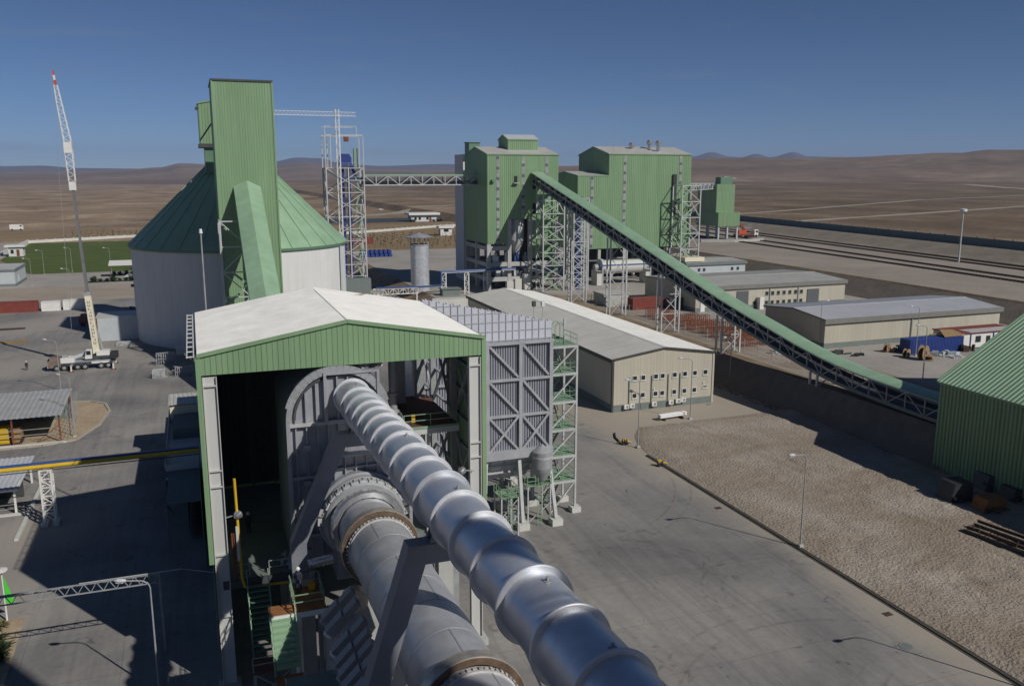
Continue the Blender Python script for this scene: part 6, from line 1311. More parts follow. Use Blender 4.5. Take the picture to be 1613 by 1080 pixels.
for a, b in zip(ip[:-1], ip[1:]):
    a = Vector((*a, .1)); b = Vector((*b, .1)); n_ = max(1, round((b - a).length / 2))
    for i in range(n_): bar('kerb_stone', a.lerp(b, i / n_), a.lerp(b, (i + .96) / n_), .4, 'kerb', kb2, .2)
# small roof shed with blue pipe
s2_ = thing('pump_shelter', 'small white-roofed pump shelter beside the pipe bridge', 'shelter', (-23, 116, 0))
corr(MB(), (-36, 106.0, 3.0), (1, 0, 0), (0, 11.5, .3), 15.6, 11.6, .55, .06, (0, 0, 1)).build('roof_sheet', 'blue_grey_roof', s2_)
for x in (-36, -31, -26, -20.9):
    for y in (106.4, 117.0): bar('post', (x, y, 0), (x, y, 3.0), .22, 'white_paint', s2_)
bar('eave_beam', (-36, 106.3, 2.85), (-20.5, 106.3, 2.85), .15, 'white_paint', s2_, .25); bar('side_beam', (-20.6, 106.2, 2.95), (-20.6, 117.4, 3.2), .15, 'white_paint', s2_, .25)
railing(s2_, [(-36, 106.4, .1), (-20.9, 106.4, .1)], 'mid_steel'); MB().tube([(-30, 107, .9), (-26.4, 105.3, .9), (-25.6, 104.6, 1.6), (-25.4, 104.6, 2.0)], .28, 10).build('blue_pipe', 'blue_pipe', s2_); bar('plinth_edge', (-36, 106.0, .1), (-19.5, 106.0, .1), .5, 'pale_wall', s2_, .2); bar('plinth_edge', (-19.6, 98, .1), (-19.6, 117, .1), .4, 'pale_wall', s2_, .2)
MB().box(-36, -21, 112, 112.2, .1, 2.9).build('rear_wall', 'fascia', s2_)
# pipe bridge with blue and yellow pipes
pb = thing('pipe_bridge', 'pipe bridge with blue and yellow pipes on a white lattice pier', 'pipe bridge', (-16.8, 102, 0))
bar('blue_pipe', (-60, 102.0, 6.75), (-1.0, 102.6, 6.75), .42, 'blue_pipe', pb, .42)
MB().tube([(-60, 101.5, 6.62), (-30, 101.8, 6.62), (-1.0, 102.1, 6.62)], .24, 12).build('yellow_pipe', 'yellow_paint', pb); MB().tube([(-60, 101.3, 6.25), (-1.0, 101.8, 6.25)], .06, 6).build('cable', 'fascia', pb)
for dx in (-.55, .55):
    for dy in (-.5, .5): bar('pier_leg', (-16.75 + dx, 101.7 + dy, .4), (-16.75 + dx, 101.7 + dy, 6.4), .20, 'white_paint', pb)
for i in range(6):
    z = .5 + i * .98; s_ = 1 if i % 2 else -1
    for dy in (-.5, .5): bar('pier_brace', (-16.75 - .55 * s_, 101.7 + dy, z), (-16.75 + .55 * s_, 101.7 + dy, z + .98), .10, 'white_paint', pb); bar('pier_tie', (-17.3, 101.7 + dy, z + .98), (-16.2, 101.7 + dy, z + .98), .10, 'white_paint', pb)
    for dx in (-.55, .55): bar('pier_brace', (-16.75 + dx, 101.2 if s_ > 0 else 102.2, z), (-16.75 + dx, 102.2 if s_ > 0 else 101.2, z + .98), .10, 'white_paint', pb)
for x in (-17.3, -16.2): MB().box(x - .35, x + .35, 100.9, 102.5, 0, .42).build('footing', 'pale_wall', pb)
# lattice gantry over the road
gt = thing('lattice_gantry', 'thin grey lattice gantry spanning the road beside the kiln hall', 'gantry', (-4.2, 69.2, 0))
yg = 69.4; zg = 6.9
for (dy, dz0) in ((0, 0), (.0, -.75), (.5, -.35)): bar('chord', (-34, yg + dy, zg + dz0), (-4.3, yg + dy, zg + dz0), .09, 'mid_steel', gt)
for i in range(33):
    x = -34 + i * .9; bar('lacing', (x, yg, zg), (x + .45, yg, zg - .75), .05, 'mid_steel', gt); bar('lacing', (x + .45, yg, zg - .75), (x + .9, yg, zg), .05, 'mid_steel', gt); bar('lacing', (x, yg, zg), (x + .45, yg + .5, zg - .35), .05, 'mid_steel', gt)
bar('post', (-4.3, yg + .1, 0), (-4.3, yg + .1, zg), .18, 'mid_steel', gt); bar('post', (-34, yg + .1, 0), (-34, yg + .1, zg), .18, 'mid_steel', gt); bar('cable_arm', (-10, yg - .05, zg + .12), (-2.6, yg - .05, zg + .12), .06, 'light_steel', gt); bar('cable', (-2.6, yg - .05, zg + .12), (.4, 62.2, 9.4), .025, 'light_steel', gt)
# banner lamp
bn = thing('banner_post', 'white post with disc lamp and green pennant banner beside the planting', 'banner post', (-17.3, 79.6, 0))
MB().cyl((-17.3, 79.6, 0), (-17.3, 79.6, 4.6), .09, .06, 10).build('post', 'white_paint', bn); MB().lathe((-17.4, 79.6, 4.6), [(0, 0), (.6, .05), (.6, .12), (0, .2)], 24).build('disc_lamp', 'helmet_white', bn)
MB().prism([(-17.2, 79.5, 4.2), (-16.5, 79.5, 1.7), (-17.2, 79.5, 1.6)], (0, .04, 0)).build('pennant', 'banner_green', bn)
sheet('planting_bed', [(-40, 58), (-15.4, 58), (-15.9, 79.6), (-40, 79.6)], 'island_sand', .06)
def tuft(x, y, z, s_, n, m, name='desert_shrub', label='spiky dry green plant in the sandy planting bed', seed=0, cat='plant', group='plants in the sandy planting bed'):
    t = thing(name, label, cat, (x, y, z), group); r_ = random.Random(seed)
    q = MB()
    for i in range(n):
        a = r_.uniform(0, 6.28); l_ = s_ * r_.uniform(.5, 1.1); el = r_.uniform(.25, 1.35); w_ = l_ * .09
        d = Vector((math.cos(a) * math.cos(el), math.sin(a) * math.cos(el), math.sin(el))); sd = Vector((-math.sin(a), math.cos(a), 0)) * w_
        o = Vector((x, y, z)) + Vector((r_.uniform(-.1, .1), r_.uniform(-.1, .1), 0)) * s_; m_ = o + d * l_ * .6 + Vector((0, 0, .05)); e = o + d * l_ - Vector((0, 0, l_ * .2))
        q.face([o - sd * .5, o + sd * .5, m_ + sd, m_ - sd]); q.face([m_ - sd, m_ + sd, e])
    q.build('leaves', m, t); MB().cyl((x, y, z - .05), (x, y, z + s_ * .3), s_ * .07, s_ * .04, 6).build('stem', 'bark', t)
rp = random.Random(8)
for i in range(26): tuft(-16.4 - rp.random() ** 1.3 * 8, 62 + rp.random() * 17, .06, rp.uniform(.8, 1.8), 60, 'foliage' if i % 3 else 'foliage_dry', seed=i)
# flat office, containers, boxes, tarp pile
of = thing('flat_office', 'small pale flat-roofed office at the lawn edge', 'building', (-66, 345, 0))
MB().box(-90, -57.9, 334, 355, .9, 5.2).build('wall', 'pale_blue_wall', of); MB().box(-90.2, -57.7, 333.8, 355.2, 0, .9).build('plinth', 'plinth', of); MB().box(-90.3, -57.6, 333.7, 355.3, 5.2, 5.9).build('fascia', 'plinth', of); MB().box(-90, -57.9, 334, 355, 5.9, 6.0).build('roof', 'grey_roof', of); MB().box(-57.88, -57.8, 340, 341.5, 1, 3.4).build('door', 'white_paint', of); MB().box(-72, -66, 345, 352, 6, 7.6).build('roof_unit', 'white_paint', of)
def container(x0, x1, y0, y1, z, h, m, label, name='shipping_container', cat='container', grp=None):
    t = thing(name, label, cat, ((x0 + x1) / 2, (y0 + y1) / 2, z), grp)
    corr(MB(), (x0, y0, z + .15), (1, 0, 0), (0, 0, 1), x1 - x0, h - .3, .35, .06, (0, -1, 0)).build('front_side', m, t)
    corr(MB(), (x0, y0 + .05, z + .15), (0, 1, 0), (0, 0, 1), y1 - y0 - .1, h - .3, .35, .05, (-1, 0, 0)).build('end_wall', m, t)
    MB().box(x0 + .02, x1 - .02, y0 + .08, y1 - .05, z + .1, z + h - .06).build('body', m, t)
    for z_ in (z, z + h - .16): MB().box(x0 - .06, x1 + .06, y0 - .10, y0 + .07, z_, z_ + .16).build('rail', m, t)
    for x in (x0, x1): bar('corner_post', (x, y0 - .02, z), (x, y0 - .02, z + h), .2, m, t)
    return t
container(-66, -42, 269.4, 272.4, 0, 3.0, 'red_container', 'long brown red container standing at the yard edge')
container(-41, -36.4, 269.8, 272.2, 0, 2.7, 'white_paint', 'shorter white container next to the red one', grp=None); container(-35.6, -30.0, 270.4, 272.8, 0, 2.8, 'white_paint', 'longer white container beside the crane boom')
bx = thing('tank_room', 'pale blue box-shaped tank room at the foot of the silo', 'building', (-18, 217, 0))
MB().box(-22.0, -13.2, 215.8, 224, 0, 5.5).build('wall', 'pale_blue_wall', bx); MB().box(-22.15, -13.1, 215.7, 224.2, 5.5, 5.65).build('roof', 'grey_roof', bx); bar('corner_trim', (-22.0, 215.75, 0), (-22.0, 215.75, 5.5), .3, 'rust', bx)
tp = MB(); r_ = random.Random(9)
for i in range(14):
    x = -19 + r_.uniform(-2, 8); y = 236 + r_.uniform(-5, 7); w_ = r_.uniform(1, 3); h_ = r_.uniform(1.2, 4.2)
    tp.prism([(x - w_, y, 0), (x + w_, y, 0), (x + w_ * .5, y, h_), (x - w_ * .3, y, h_ * 1.1)], (r_.uniform(-.6, .6), r_.uniform(1, 3), 0))
single('tarpaulin_heap', tp, 'canvas_tarp', 'heap under dark tarpaulin behind the pale blue tank room', 'heap', (-16, 238, 0))
tk = thing('red_truck', 'red truck parked behind the crane boom', 'truck', (-27.5, 240, 0))
MB().prism([(-28.4, 239, .6), (-26.6, 239, .6), (-26.6, 239, 3.0), (-27.9, 239, 3.0), (-28.4, 239, 1.9)], (0, 2.4, 0)).build('cab', 'red_container', tk); MB().box(-26.5, -21, 239, 241.4, .9, 1.3).build('chassis', 'dark_steel', tk); MB().box(-26.4, -23.2, 239, 241.4, 1.35, 3.0).build('cargo', 'white_paint', tk); MB().box(-28.2, -27.2, 238.97, 238.99, 2.0, 2.7).build('side_window', 'window_glass', tk)
for x in (-27.6, -24.5, -22.2):
    for y in (239.0, 241.1): MB().cyl((x, y - .02, .5), (x, y + .33, .5), .5, .5, 16).build('wheel', 'black_rubber', tk)
# steel debris beside the silo foot
for k, (px, py, lb) in enumerate(((195, 545, 'pale steel frame lying flat beside the silo foot'), (262, 575, 'stack of dark steel frames in the silo shade'), (250, 596, 'grey wire crate on the yard beside the hall'), (290, 592, 'heap of grey ducts in the shade of the silo'), (285, 560, 'white bent machine part among the steel frames'))):
    p = P(px, py); q = MB(); r_ = random.Random(k + 40); w_ = (3.0, 3.5, 2.0, 3.0, 1.6)[k]; h_ = (.8, 2.6, 1.7, 1.8, 2.0)[k]
    for i in range(9):
        x = p.x - w_ / 2 + w_ * i / 8; q.bar((x, p.y, .05), (x, p.y, h_), .12); q.bar((x, p.y + 2, .05), (x, p.y + 2, h_ * .8), .12)
        a = Vector((p.x + r_.uniform(-w_ / 2, w_ / 2), p.y + r_.uniform(0, 2), r_.uniform(.1, h_))); q.bar(a, a + Vector((r_.uniform(-1.2, 1.2), r_.uniform(-.5, .5), r_.uniform(-.3, .3))), r_.uniform(.15, .6), .15)
    for z in (.1, h_ * .5, h_): q.bar((p.x - w_ / 2, p.y, z), (p.x + w_ / 2, p.y, z), .12); q.bar((p.x - w_ / 2, p.y + 2, z * .8 + .05), (p.x + w_ / 2, p.y + 2, z * .8 + .05), .12)
    single('steel_frame_stack', q, ('light_steel', 'mid_steel', 'light_steel', 'mid_steel', 'white_paint')[k], lb, 'steel parts', (p.x, p.y, 0))
for k, (px, py, lb) in enumerate(((17, 520, 'thin bundle of steel bars lying on the yard beyond the crane'), (20, 541, 'bundle of brown poles lying on the yard beyond the crane'))):
    p = P(px, py); q = MB(); r_ = random.Random(k)
    for i in range(8): q.bar((p.x - 4, p.y + i * .25, .1 + .1 * (i % 2)), (p.x + 3, p.y + i * .25 + r_.uniform(-.6, .6), .1 + .1 * (i % 2)), .16)
    single('bar_bundle', q, 'rust_dark' if k == 0 else 'wood', lb, 'bar bundle', (p.x, p.y, 0))
# parking: canopy, cars, shrubs
cp = thing('parking_canopy', 'white parking canopy beside the silo', 'canopy', (-27, 352, 0)); MB().prism([(-30, 350, 4.4), (-16, 350, 4.4), (-16, 356, 5.6), (-30, 356, 5.6)], (0, 0, .2)).build('roof', 'white_paint', cp)
for x in (-29.6, -16.4): bar('post', (x, 353, 0), (x, 353, 5.0), .2, 'rust', cp)
def car(x, y, z, rot, m, label):
    t = thing('parked_car', label, 'car', (x, y, z)); L_ = [(-2.1, .35), (2.1, .35), (2.15, .75), (1.2, .92), (.6, 1.42), (-1.0, 1.45), (-1.75, .98), (-2.15, .85)]; w = .85; f = lambda a, b, c: (x + a * math.cos(rot) - b * math.sin(rot), y + a * math.sin(rot) + b * math.cos(rot), z + c)
    MB().prism([f(a, -w, c) for a, c in L_], Vector(f(0, 2 * w, 0)) - Vector(f(0, 0, 0))).build('body', m, t)
    MB().prism([f(a, -w - .01, c) for a, c in ((-.95, .98), (.95, .98), (.55, 1.36), (-.9, 1.38))], Vector(f(0, 2 * w + .02, 0)) - Vector(f(0, 0, 0))).build('windows', 'window_glass', t)
    for a in (-1.35, 1.35):
        for s_ in (-1, 1): MB().cyl(f(a, s_ * .72, .33), f(a, s_ * .88, .33), .33, .33, 14).build('wheel', 'black_rubber', t)
car(-22.5, 345.6, .04, .1, 'blue_grey_roof', 'blue grey car parked in front of the canopy'); car(-18.4, 345.9, .04, .1, 'dark_steel', 'dark car parked beside the blue grey car')
p = P(645 - 45, 331, UZ); car(P(600, 331, UZ).x, P(600, 331, UZ).y, UZ, .2, 'white_paint', 'white vehicle on the dark strip beyond the plantation')
p = P(40, 366); t = thing('white_van', 'white van driving on the dirt track beyond the garden wall', 'van', (P(26, 363).x, P(26, 363).y, .1)); x_, y_ = P(26, 363).x, P(26, 363).y; MB().prism([(x_ - 4, y_, .6), (x_ + 4, y_, .6), (x_ + 4, y_, 2.6), (x_ + 3, y_, 4.0), (x_ - 4, y_, 4.0)], (0, 3, 0)).build('body', 'white_paint', t); MB().box(x_ + 2.2, x_ + 3.3, y_ - .05, y_ - .02, 2.6, 3.6).build('window', 'window_glass', t)
for sx in (-2.6, 2.6): MB().cyl((x_ + sx, y_ - .1, .6), (x_ + sx, y_ + 3.1, .6), .6, .6, 14).build('wheel', 'black_rubber', t)
hd = 0
for i in range(9):
    x = -34 + i * 2.1; tuft(x, 337.5, .02, 1.9 if i % 3 else 3.2, 60, 'foliage', 'hedge_shrub', 'dark green hedge shrub on the strip by the parking', 100 + i, 'shrub', 'hedge shrubs by the parking')
for i in range(6): tuft(-29 + i * 2.2, 358 + i * .4, .02, 2.4, 60, 'foliage', 'hedge_shrub', 'dark green shrub on the lawn corner behind the canopy', 130 + i, 'shrub', 'shrubs at the lawn corner')
sheet('hedge_strip', rect(-36, -12, 336, 340), 'lawn_green', .05)
tuft(-20.6, 379, .03, 4.5, 160, 'foliage', 'round_bush', 'round dark bush on the lawn against the silo', 151, 'bush')
kk = thing('guard_kiosk', 'white guard kiosk with flat roof at the corner of the garden wall', 'kiosk', (-78, 458, 0)); MB().box(-80.5, -74.5, 456, 461, 0, 4.4).build('wall', 'far_building', kk); MB().box(-82, -73.5, 455, 462, 4.4, 5.2).build('roof', 'white_paint', kk); MB().box(-79.6, -78.4, 455.9, 455.98, 1.4, 3.2).build('window', 'window_glass', kk); MB().box(-77.2, -76, 455.9, 455.98, .2, 3.2).build('door', 'rust', kk)
# small white house at far lawn and the reception house in the plantation
p = P(668, 349, UZ); rh = thing('reception_house', 'low white house with flat overhanging roof in the plantation', 'house', (p.x, p.y, UZ)); X_, Y_ = p.x, p.y
MB().box(X_ - 9, X_ + 9, Y_, Y_ + 10, UZ, UZ + 4.6).build('wall', 'far_building', rh); MB().box(X_ - 11, X_ + 11, Y_ - 2, Y_ + 12, UZ + 4.6, UZ + 6.0).build('roof', 'white_paint', rh)
for dx in (-6, -3, 2.5, 4.5): MB().box(X_ + dx - .8, X_ + dx + .8, Y_ - .06, Y_ - .01, UZ + (1.2 if dx != 4.5 else .1), UZ + 3.2).build('window', 'window_glass' if dx != 4.5 else 'rust', rh)
for dx in (-10, -8, 6, 9, 11): tuft(X_ + dx, Y_ - 3.5, UZ, 3.0, 60, 'foliage', 'hedge_shrub', 'dark green shrub in front of the low white house', 170 + dx, 'shrub', 'shrubs before the white house')
p = P(703, 371, UZ); gb_ = thing('gate_booth', 'tiny pale gate booth at the plantation edge', 'booth', (p.x, p.y, UZ)); MB().box(p.x - 3.2, p.x + 3.2, p.y, p.y + 4, UZ, UZ + 4).build('wall', 'far_building', gb_); MB().box(p.x - 4.2, p.x + 4.2, p.y - .8, p.y + 4.8, UZ + 4, UZ + 5).build('roof', 'white_paint', gb_); MB().box(p.x - 1.3, p.x + 1.3, p.y - .06, p.y - .01, UZ + 2, UZ + 3.4).build('window', 'window_glass', gb_)
# saplings: 260 individual small trees
SAP = None; rs = random.Random(21)
def sapling():
    t = thing('sapling', 'small dark sapling planted in rows on the dry soil', 'sapling', (0, 0, 0), 'saplings planted in rows')
    MB().cyl((0, 0, 0), (0, 0, 1.2), .07, .04, 5).build('trunk', 'bark', t); q = MB(); r_ = random.Random(4)
    for i in range(26):
        o = Vector((r_.gauss(0, .28), r_.gauss(0, .28), r_.uniform(.7, 2.4))); d = Vector((r_.uniform(-1, 1), r_.uniform(-1, 1), r_.uniform(-.3, 1))).normalized() * .4; e = d.cross(Vector((0, 0, 1))).normalized() * .18
        q.face([o - e, o + d, o + e])
    q.build('crown', 'foliage_dry', t); return t
SAP = sapling(); first = True; cnt = 0
for row in range(11):
    for i in range(22):
        x = 64 + i * 5.2 + rs.uniform(-1, 1); y = 376 + row * 8.5 + rs.uniform(-1, 1)
        if cnt >= 230 or abs(x - X_) < 13 and abs(y - Y_) < 12: continue
        s_ = rs.uniform(.8, 1.6)
        if first: o = SAP; o.location = (x, y, UZ); first = False
        else: o = copy_tree(SAP, (x, y, UZ), rs.uniform(0, 6))
        o.scale = (s_, s_, s_); cnt += 1
for i in range(60):
    x = -70 + i * 2.1 + rs.uniform(-.6, .6); o = copy_tree(SAP, (x, 570 + (i % 3) * 18 + rs.uniform(-3, 3) + max(0, x + 47) * .45, 0), rs.uniform(0, 6), 'small dark sapling behind the white garden wall', 'saplings behind the garden wall'); s_ = rs.uniform(1.1, 1.9); o.scale = (s_,) * 3
# blue stack and red container on the back yard
p = P(597, 405, UZ); q = MB()
for i in range(7):
    for j in range(3): q.cyl((p.x - 6 + i * 1.8, p.y + j * 1.4, UZ + .7 + 1.2 * (j % 2)), (p.x - 6 + i * 1.8, p.y + j * 1.4 + 4, UZ + .7 + 1.2 * (j % 2)), .75, .75, 10)
single('blue_barrel_stack', q, 'blue_container', 'stack of dark blue drums on the back yard behind the chimney', 'drum stack', (p.x, p.y, UZ))
p = P(578, 385, UZ); container(p.x - 8, p.x + 3, p.y, p.y + 3, UZ, 3.2, 'red_container', 'red container on the back yard beside the steel tower')
p = P(634, 432, 2); single('switch_box', MB().box(63, 68, 226, 229, UZ, UZ + 1.8).box(62.7, 68.3, 225.7, 229.3, UZ + 1.8, UZ + 2.0), 'plinth', 'flat grey switch box on the terrace behind the chimney', 'cabinet', (65, 227, UZ))
# ================================================================== right side yard
def rebar_cage(x, y, z, lx, h, label):
    t = thing('rebar_cage', label, 'rebar cages', (x, y, z), 'rusty formwork cages under the conveyor')
    for i in range(int(lx / .5) + 1): bar('upright', (x + i * .5, y, z), (x + i * .5, y, z + h), .09, 'rust', t); bar('upright', (x + i * .5, y + 1.4, z), (x + i * .5, y + 1.4, z + h), .09, 'rust', t)
    for k in range(5):
        for dy in (0, 1.4): bar('hoop', (x, y + dy, z + .1 + k * h / 4.4), (x + lx, y + dy, z + .1 + k * h / 4.4), .08, 'rust', t)
    for i in range(0, int(lx / .5) + 1, 2): bar('tie', (x + i * .5, y, z + h), (x + i * .5, y + 1.4, z + h), .08, 'rust', t)
k = 0
for j in range(9):
    y = 138 + j * 4.6
    for x, hh in ((98.0 + (j % 2) * .6, 2.2), (102.5, 2.0)):
        if j > 6 and x > 101: continue
        rebar_cage(x, y, UZ + .02, 3.4, hh + .3 * ((j * 3) % 2), 'rusty steel reinforcement cage standing in the rows under the conveyor'); k += 1
rebar_cage(107, 146, UZ + .02, 4.0, 2.6, 'rusty steel reinforcement cage beside the storehouse end wall'); rebar_cage(107, 154, UZ + .02, 4.0, 2.6, 'rusty reinforcement cage by the workshop gate')
fe = thing('site_fence', 'row of grey fence posts with wire between warehouse and rebar cages', 'fence', (96.2, 130, UZ))
for i in range(24): bar('post', (96.3, 118 + i * 4.2, UZ), (96.3, 118 + i * 4.2, UZ + 2.3), .09, 'mid_steel', fe)
for z in (.5, 1.4, 2.2): bar('wire', (96.3, 118, UZ + z), (96.3, 214, UZ + z), .03, 'mid_steel', fe)
container(100, 108.5, 186, 189, UZ, 2.9, 'red_container', 'rusty red container between the conveyor trestles'); container(108.8, 113, 183.5, 186.3, UZ, 2.9, 'dark_steel', 'dark container next to the rusty red one')
p = P(935, 470, UZ); single('concrete_tank', MB().box(97, 104, 196, 202, UZ, 7.6).box(96.8, 104.2, 195.8, 202.2, 7.6, 7.9).box(96.3, 98.6, 192.6, 195, UZ, 7.4), 'concrete_frame', 'low concrete tank beside the rusty red container', 'tank', (100, 198, UZ))
# storage yard in front of storehouse
def reel(px, py, r, w, lying, label):
    p = P(px, py, UZ); t = thing('cable_drum', label, 'cable drum', (p.x, p.y, UZ)); a = Vector((p.x, p.y, UZ + r)); d = Vector((.35, -.94, 0)) * w
    if lying: a = Vector((p.x, p.y, UZ + .05)); d = Vector((0, 0, w))
    dn = d.normalized()
    MB().cyl(a, a + dn * .12, r, r, 28).build('flange', 'wood', t); MB().cyl(a + d - dn * .12, a + d, r, r, 28).build('flange', 'wood', t); MB().cyl(a + dn * .12, a + d - dn * .12, r * .62, r * .62, 20).build('cable_winding', 'black_rubber', t)
    MB().cyl(a + d, a + d + dn * .03, r * .25, r * .25, 16).build('hub', 'rust_dark', t)
reel(1449, 566, 1.35, 1.0, False, 'largest wooden cable drum standing upright by the blue container'); reel(1424, 562, .8, .8, False, 'small upright cable drum beside the yellow reel'); reel(1437, 556, .95, .9, False, 'upright cable drum behind the largest one'); reel(1419, 553, 1.0, 1.0, True, 'cable drum lying flat behind the small upright one'); reel(1394, 554, .8, .7, False, 'dark upright cable drum at the end by the scrap rolls'); reel(1462, 567, 1.0, .8, True, 'cable drum lying flat next to the largest drum')
p = P(1472, 555, UZ); container(p.x - 6.2, p.x + 6.5, p.y - .2, p.y + 2.4, UZ, 2.8, 'blue_container', 'bright blue container with planks on its roof by the storehouse')
single('plank_pile', MB().prism([(p.x + 1.6, p.y - .5, UZ + 2.9), (p.x + 7, p.y - .3, UZ + 2.9), (p.x + 6.4, p.y + 2.3, UZ + 3.5), (p.x + 3, p.y + 2.2, UZ + 3.7)], (0, 0, .12)).box(p.x + 2, p.x + 6, p.y + .2, p.y + 2, UZ + 2.82, UZ + 2.95).bar((p.x + .5, p.y + 1.9, UZ + 3.0), (p.x + 4.5, p.y + 2.6, UZ + 3.1), .5, .1), 'wood', 'pale wooden planks lying across the blue container roof', 'planks', (p.x + 4, p.y, UZ + 2.8))
p = P(1540, 548, UZ)
cb = thing('site_cabin', 'white site cabin with dark frame and red roof edge beside the blue container', 'cabin', (p.x, p.y, UZ)); x_, y_ = p.x - 1.5, p.y
MB().box(x_ - 4.2, x_ + 12, y_, y_ + 5.5, UZ + .1, UZ + 3.0).build('wall', 'white_paint', cb); MB().box(x_ - 4.4, x_ + 12.2, y_ - .2, y_ + 5.7, UZ + 3.0, UZ + 3.2).build('roof', 'red_container', cb); MB().box(x_ - 1, x_ + 12.25, y_ - .25, y_ + 2.6, UZ + 3.2, UZ + 3.28).build('roof_sheet', 'grey_roof', cb)
for dx in (-4.2, -.6, 5.2, 12): bar('frame_post', (x_ + dx, y_ - .04, UZ), (x_ + dx, y_ - .04, UZ + 3), .18, 'blue_paint', cb)
bar('frame_rail', (x_ - 4.2, y_ - .04, UZ + .1), (x_ + 12, y_ - .04, UZ + .1), .16, 'blue_paint', cb); bar('frame_rail', (x_ - 4.2, y_ - .06, UZ + 2.95), (x_ + 12, y_ - .06, UZ + 2.95), .16, 'blue_paint', cb); MB().box(x_ + .7, x_ + 2.0, y_ - .07, y_ - .01, UZ + 1.2, UZ + 2.4).build('window', 'window_glass', cb); MB().box(x_ + 3.4, x_ + 4.4, y_ - .07, y_ - .01, UZ + .15, UZ + 2.3).build('door', 'window_glass', cb)
def clutter(px, py, n, w, m, label, cat, seed, z=UZ, hmax=.8, name='material_pile'):
    p = P(px, py, z); r_ = random.Random(seed); q = MB()
    for i in range(n):
        x, y = p.x + r_.uniform(-w, w), p.y + r_.uniform(-w * .5, w * .5); a = r_.uniform(0, 3.1); l_ = r_.uniform(.4, 1.6); d = Vector((math.cos(a), math.sin(a), 0)) * l_
        hh = r_.uniform(.1, hmax); q.bar((x, y, z + hh / 2), Vector((x, y, z + hh / 2)) + d, r_.uniform(.2, .7), hh)
    single(name, q, m, label, cat, (p.x, p.y, z))
clutter(1485, 560, 16, 2.2, 'pale_blue_wall', 'pale pile of sheet metal pieces beside the blue container', 'material pile', 1); clutter(1503, 563, 14, 2.2, 'light_steel', 'loose pale pipes on the yard before the blue container', 'material pile', 2, hmax=.3); clutter(1524, 553, 8, 1.0, 'rust_dark', 'dark wooden crates by the site cabin', 'crate pile', 3, hmax=1.3)
clutter(1350, 560, 8, 1.4, 'black_scrap', 'flat dark roll of mesh on the storage yard', 'mesh roll', 4, hmax=.5); clutter(1328, 558, 5, .7, 'fascia', 'small dark crate near the storehouse corner', 'crate', 5, hmax=1.0); clutter(1364, 556, 5, .6, 'pale_wall', 'small pale box pile on the storage yard', 'box pile', 6, hmax=.6); clutter(1311, 556, 4, .5, 'wood', 'small wooden pallet stack at the storehouse corner', 'pallets', 7, hmax=.5)
clutter(1402, 555, 7, .9, 'wood', 'wooden crate pieces beside the dark cable drum', 'crate pile', 8, hmax=1.1); clutter(1228, 556, 16, 2.2, 'light_steel', 'pale scrap pieces under the conveyor by the slope', 'scrap', 9, hmax=.5)
# dark scrap by the green hall
def scrap_block(px, py, w, d, h, m, label, tilt=.3, z=.2):
    p = P(px, py, z); t = thing('scrap_tank', label, 'scrap tank', (p.x, p.y, z)); X, Y = p.x, p.y
    q = MB().prism([(X - w, Y, z), (X + w, Y - .4, z), (X + w * .9, Y - .4, z + h), (X - w * .6, Y, z + h * .95)], (tilt, d, 0)); q.build('shell', m, t); r_ = random.Random(int(px))
    rim = MB()
    for i in range(24): a = Vector((X + r_.uniform(-w * 1.1, w * 1.1), Y + r_.uniform(-.7, .4), z + r_.uniform(0, h * .45))); rim.bar(a, a + Vector((r_.uniform(-.7, .7), r_.uniform(-.3, .3), r_.uniform(-.3, .3))), r_.uniform(.1, .35), .1)
    rim.build('torn_sheet', 'black_scrap' if px < 1530 else 'rust_dark', t)
scrap_block(1512, 790, 1.5, 2.4, 2.3, 'black_scrap', 'black torn scrap tank lying in the green hall shade'); scrap_block(1566, 772, 1.6, 2.2, 2.0, 'dark_steel', 'dark scrap drum between the torn tank and green hall'); scrap_block(1565, 805, 1.5, 2.0, 1.5, 'rust_deck', 'rusty orange steel box beside the black torn tank', .2); scrap_block(1605, 790, 1.2, 2.2, 1.6, 'black_scrap', 'black scrap casing against the green hall wall')
clutter(1448, 722, 8, .6, 'rust_dark', 'small rusty motor in the shade of the green hall', 'scrap', 21, .1, .9); 
q_ = P(1410, 708, .2); sf = thing('steel_grid', 'flat grey steel frame lying in the shade of the green hall', 'steel frame', q_)
for k in range(4): bar('bar', (q_.x - 2.5, q_.y + k * .7, .35), (q_.x + 4.5, q_.y + 1.6 + k * .5, .35), .14, 'mid_steel', sf)
for k in range(5): bar('rung', (q_.x - 2.4 + k * 1.6, q_.y + .3 * k, .32), (q_.x - 2.6 + k * 1.6, q_.y + 2.2 + .3 * k, .32), .12, 'mid_steel', sf)
# stack of beams bottom right
a_ = P(1530, 835, .25); bst = thing('beam_stack', 'stack of dark rusty steel beams and brackets on the gravel', 'beam stack', a_); e_ = P(1720, 905, .25) - a_; en = e_.normalized(); sd = Vector((-en.y, en.x, 0))
for i in range(7):
    o = a_ + sd * (i * .42 - 1.1) + en * (RND.uniform(-.8, .6)); zz = .2 + .35 * (i % 3)
    bar('beam', o + Vector((0, 0, zz)), o + en * 9 + Vector((0, 0, zz)), .22, 'rust_dark' if i % 2 else 'black_scrap', bst, .3)
for i in range(16): o = a_ + en * (.4 + i * .55) + sd * RND.uniform(-1.2, .8); bar('bracket', o + Vector((0, 0, .3)), o + Vector((RND.uniform(-.5, .5), RND.uniform(-.4, .4), RND.uniform(.7, 1.1))), .09, 'rust_dark', bst)
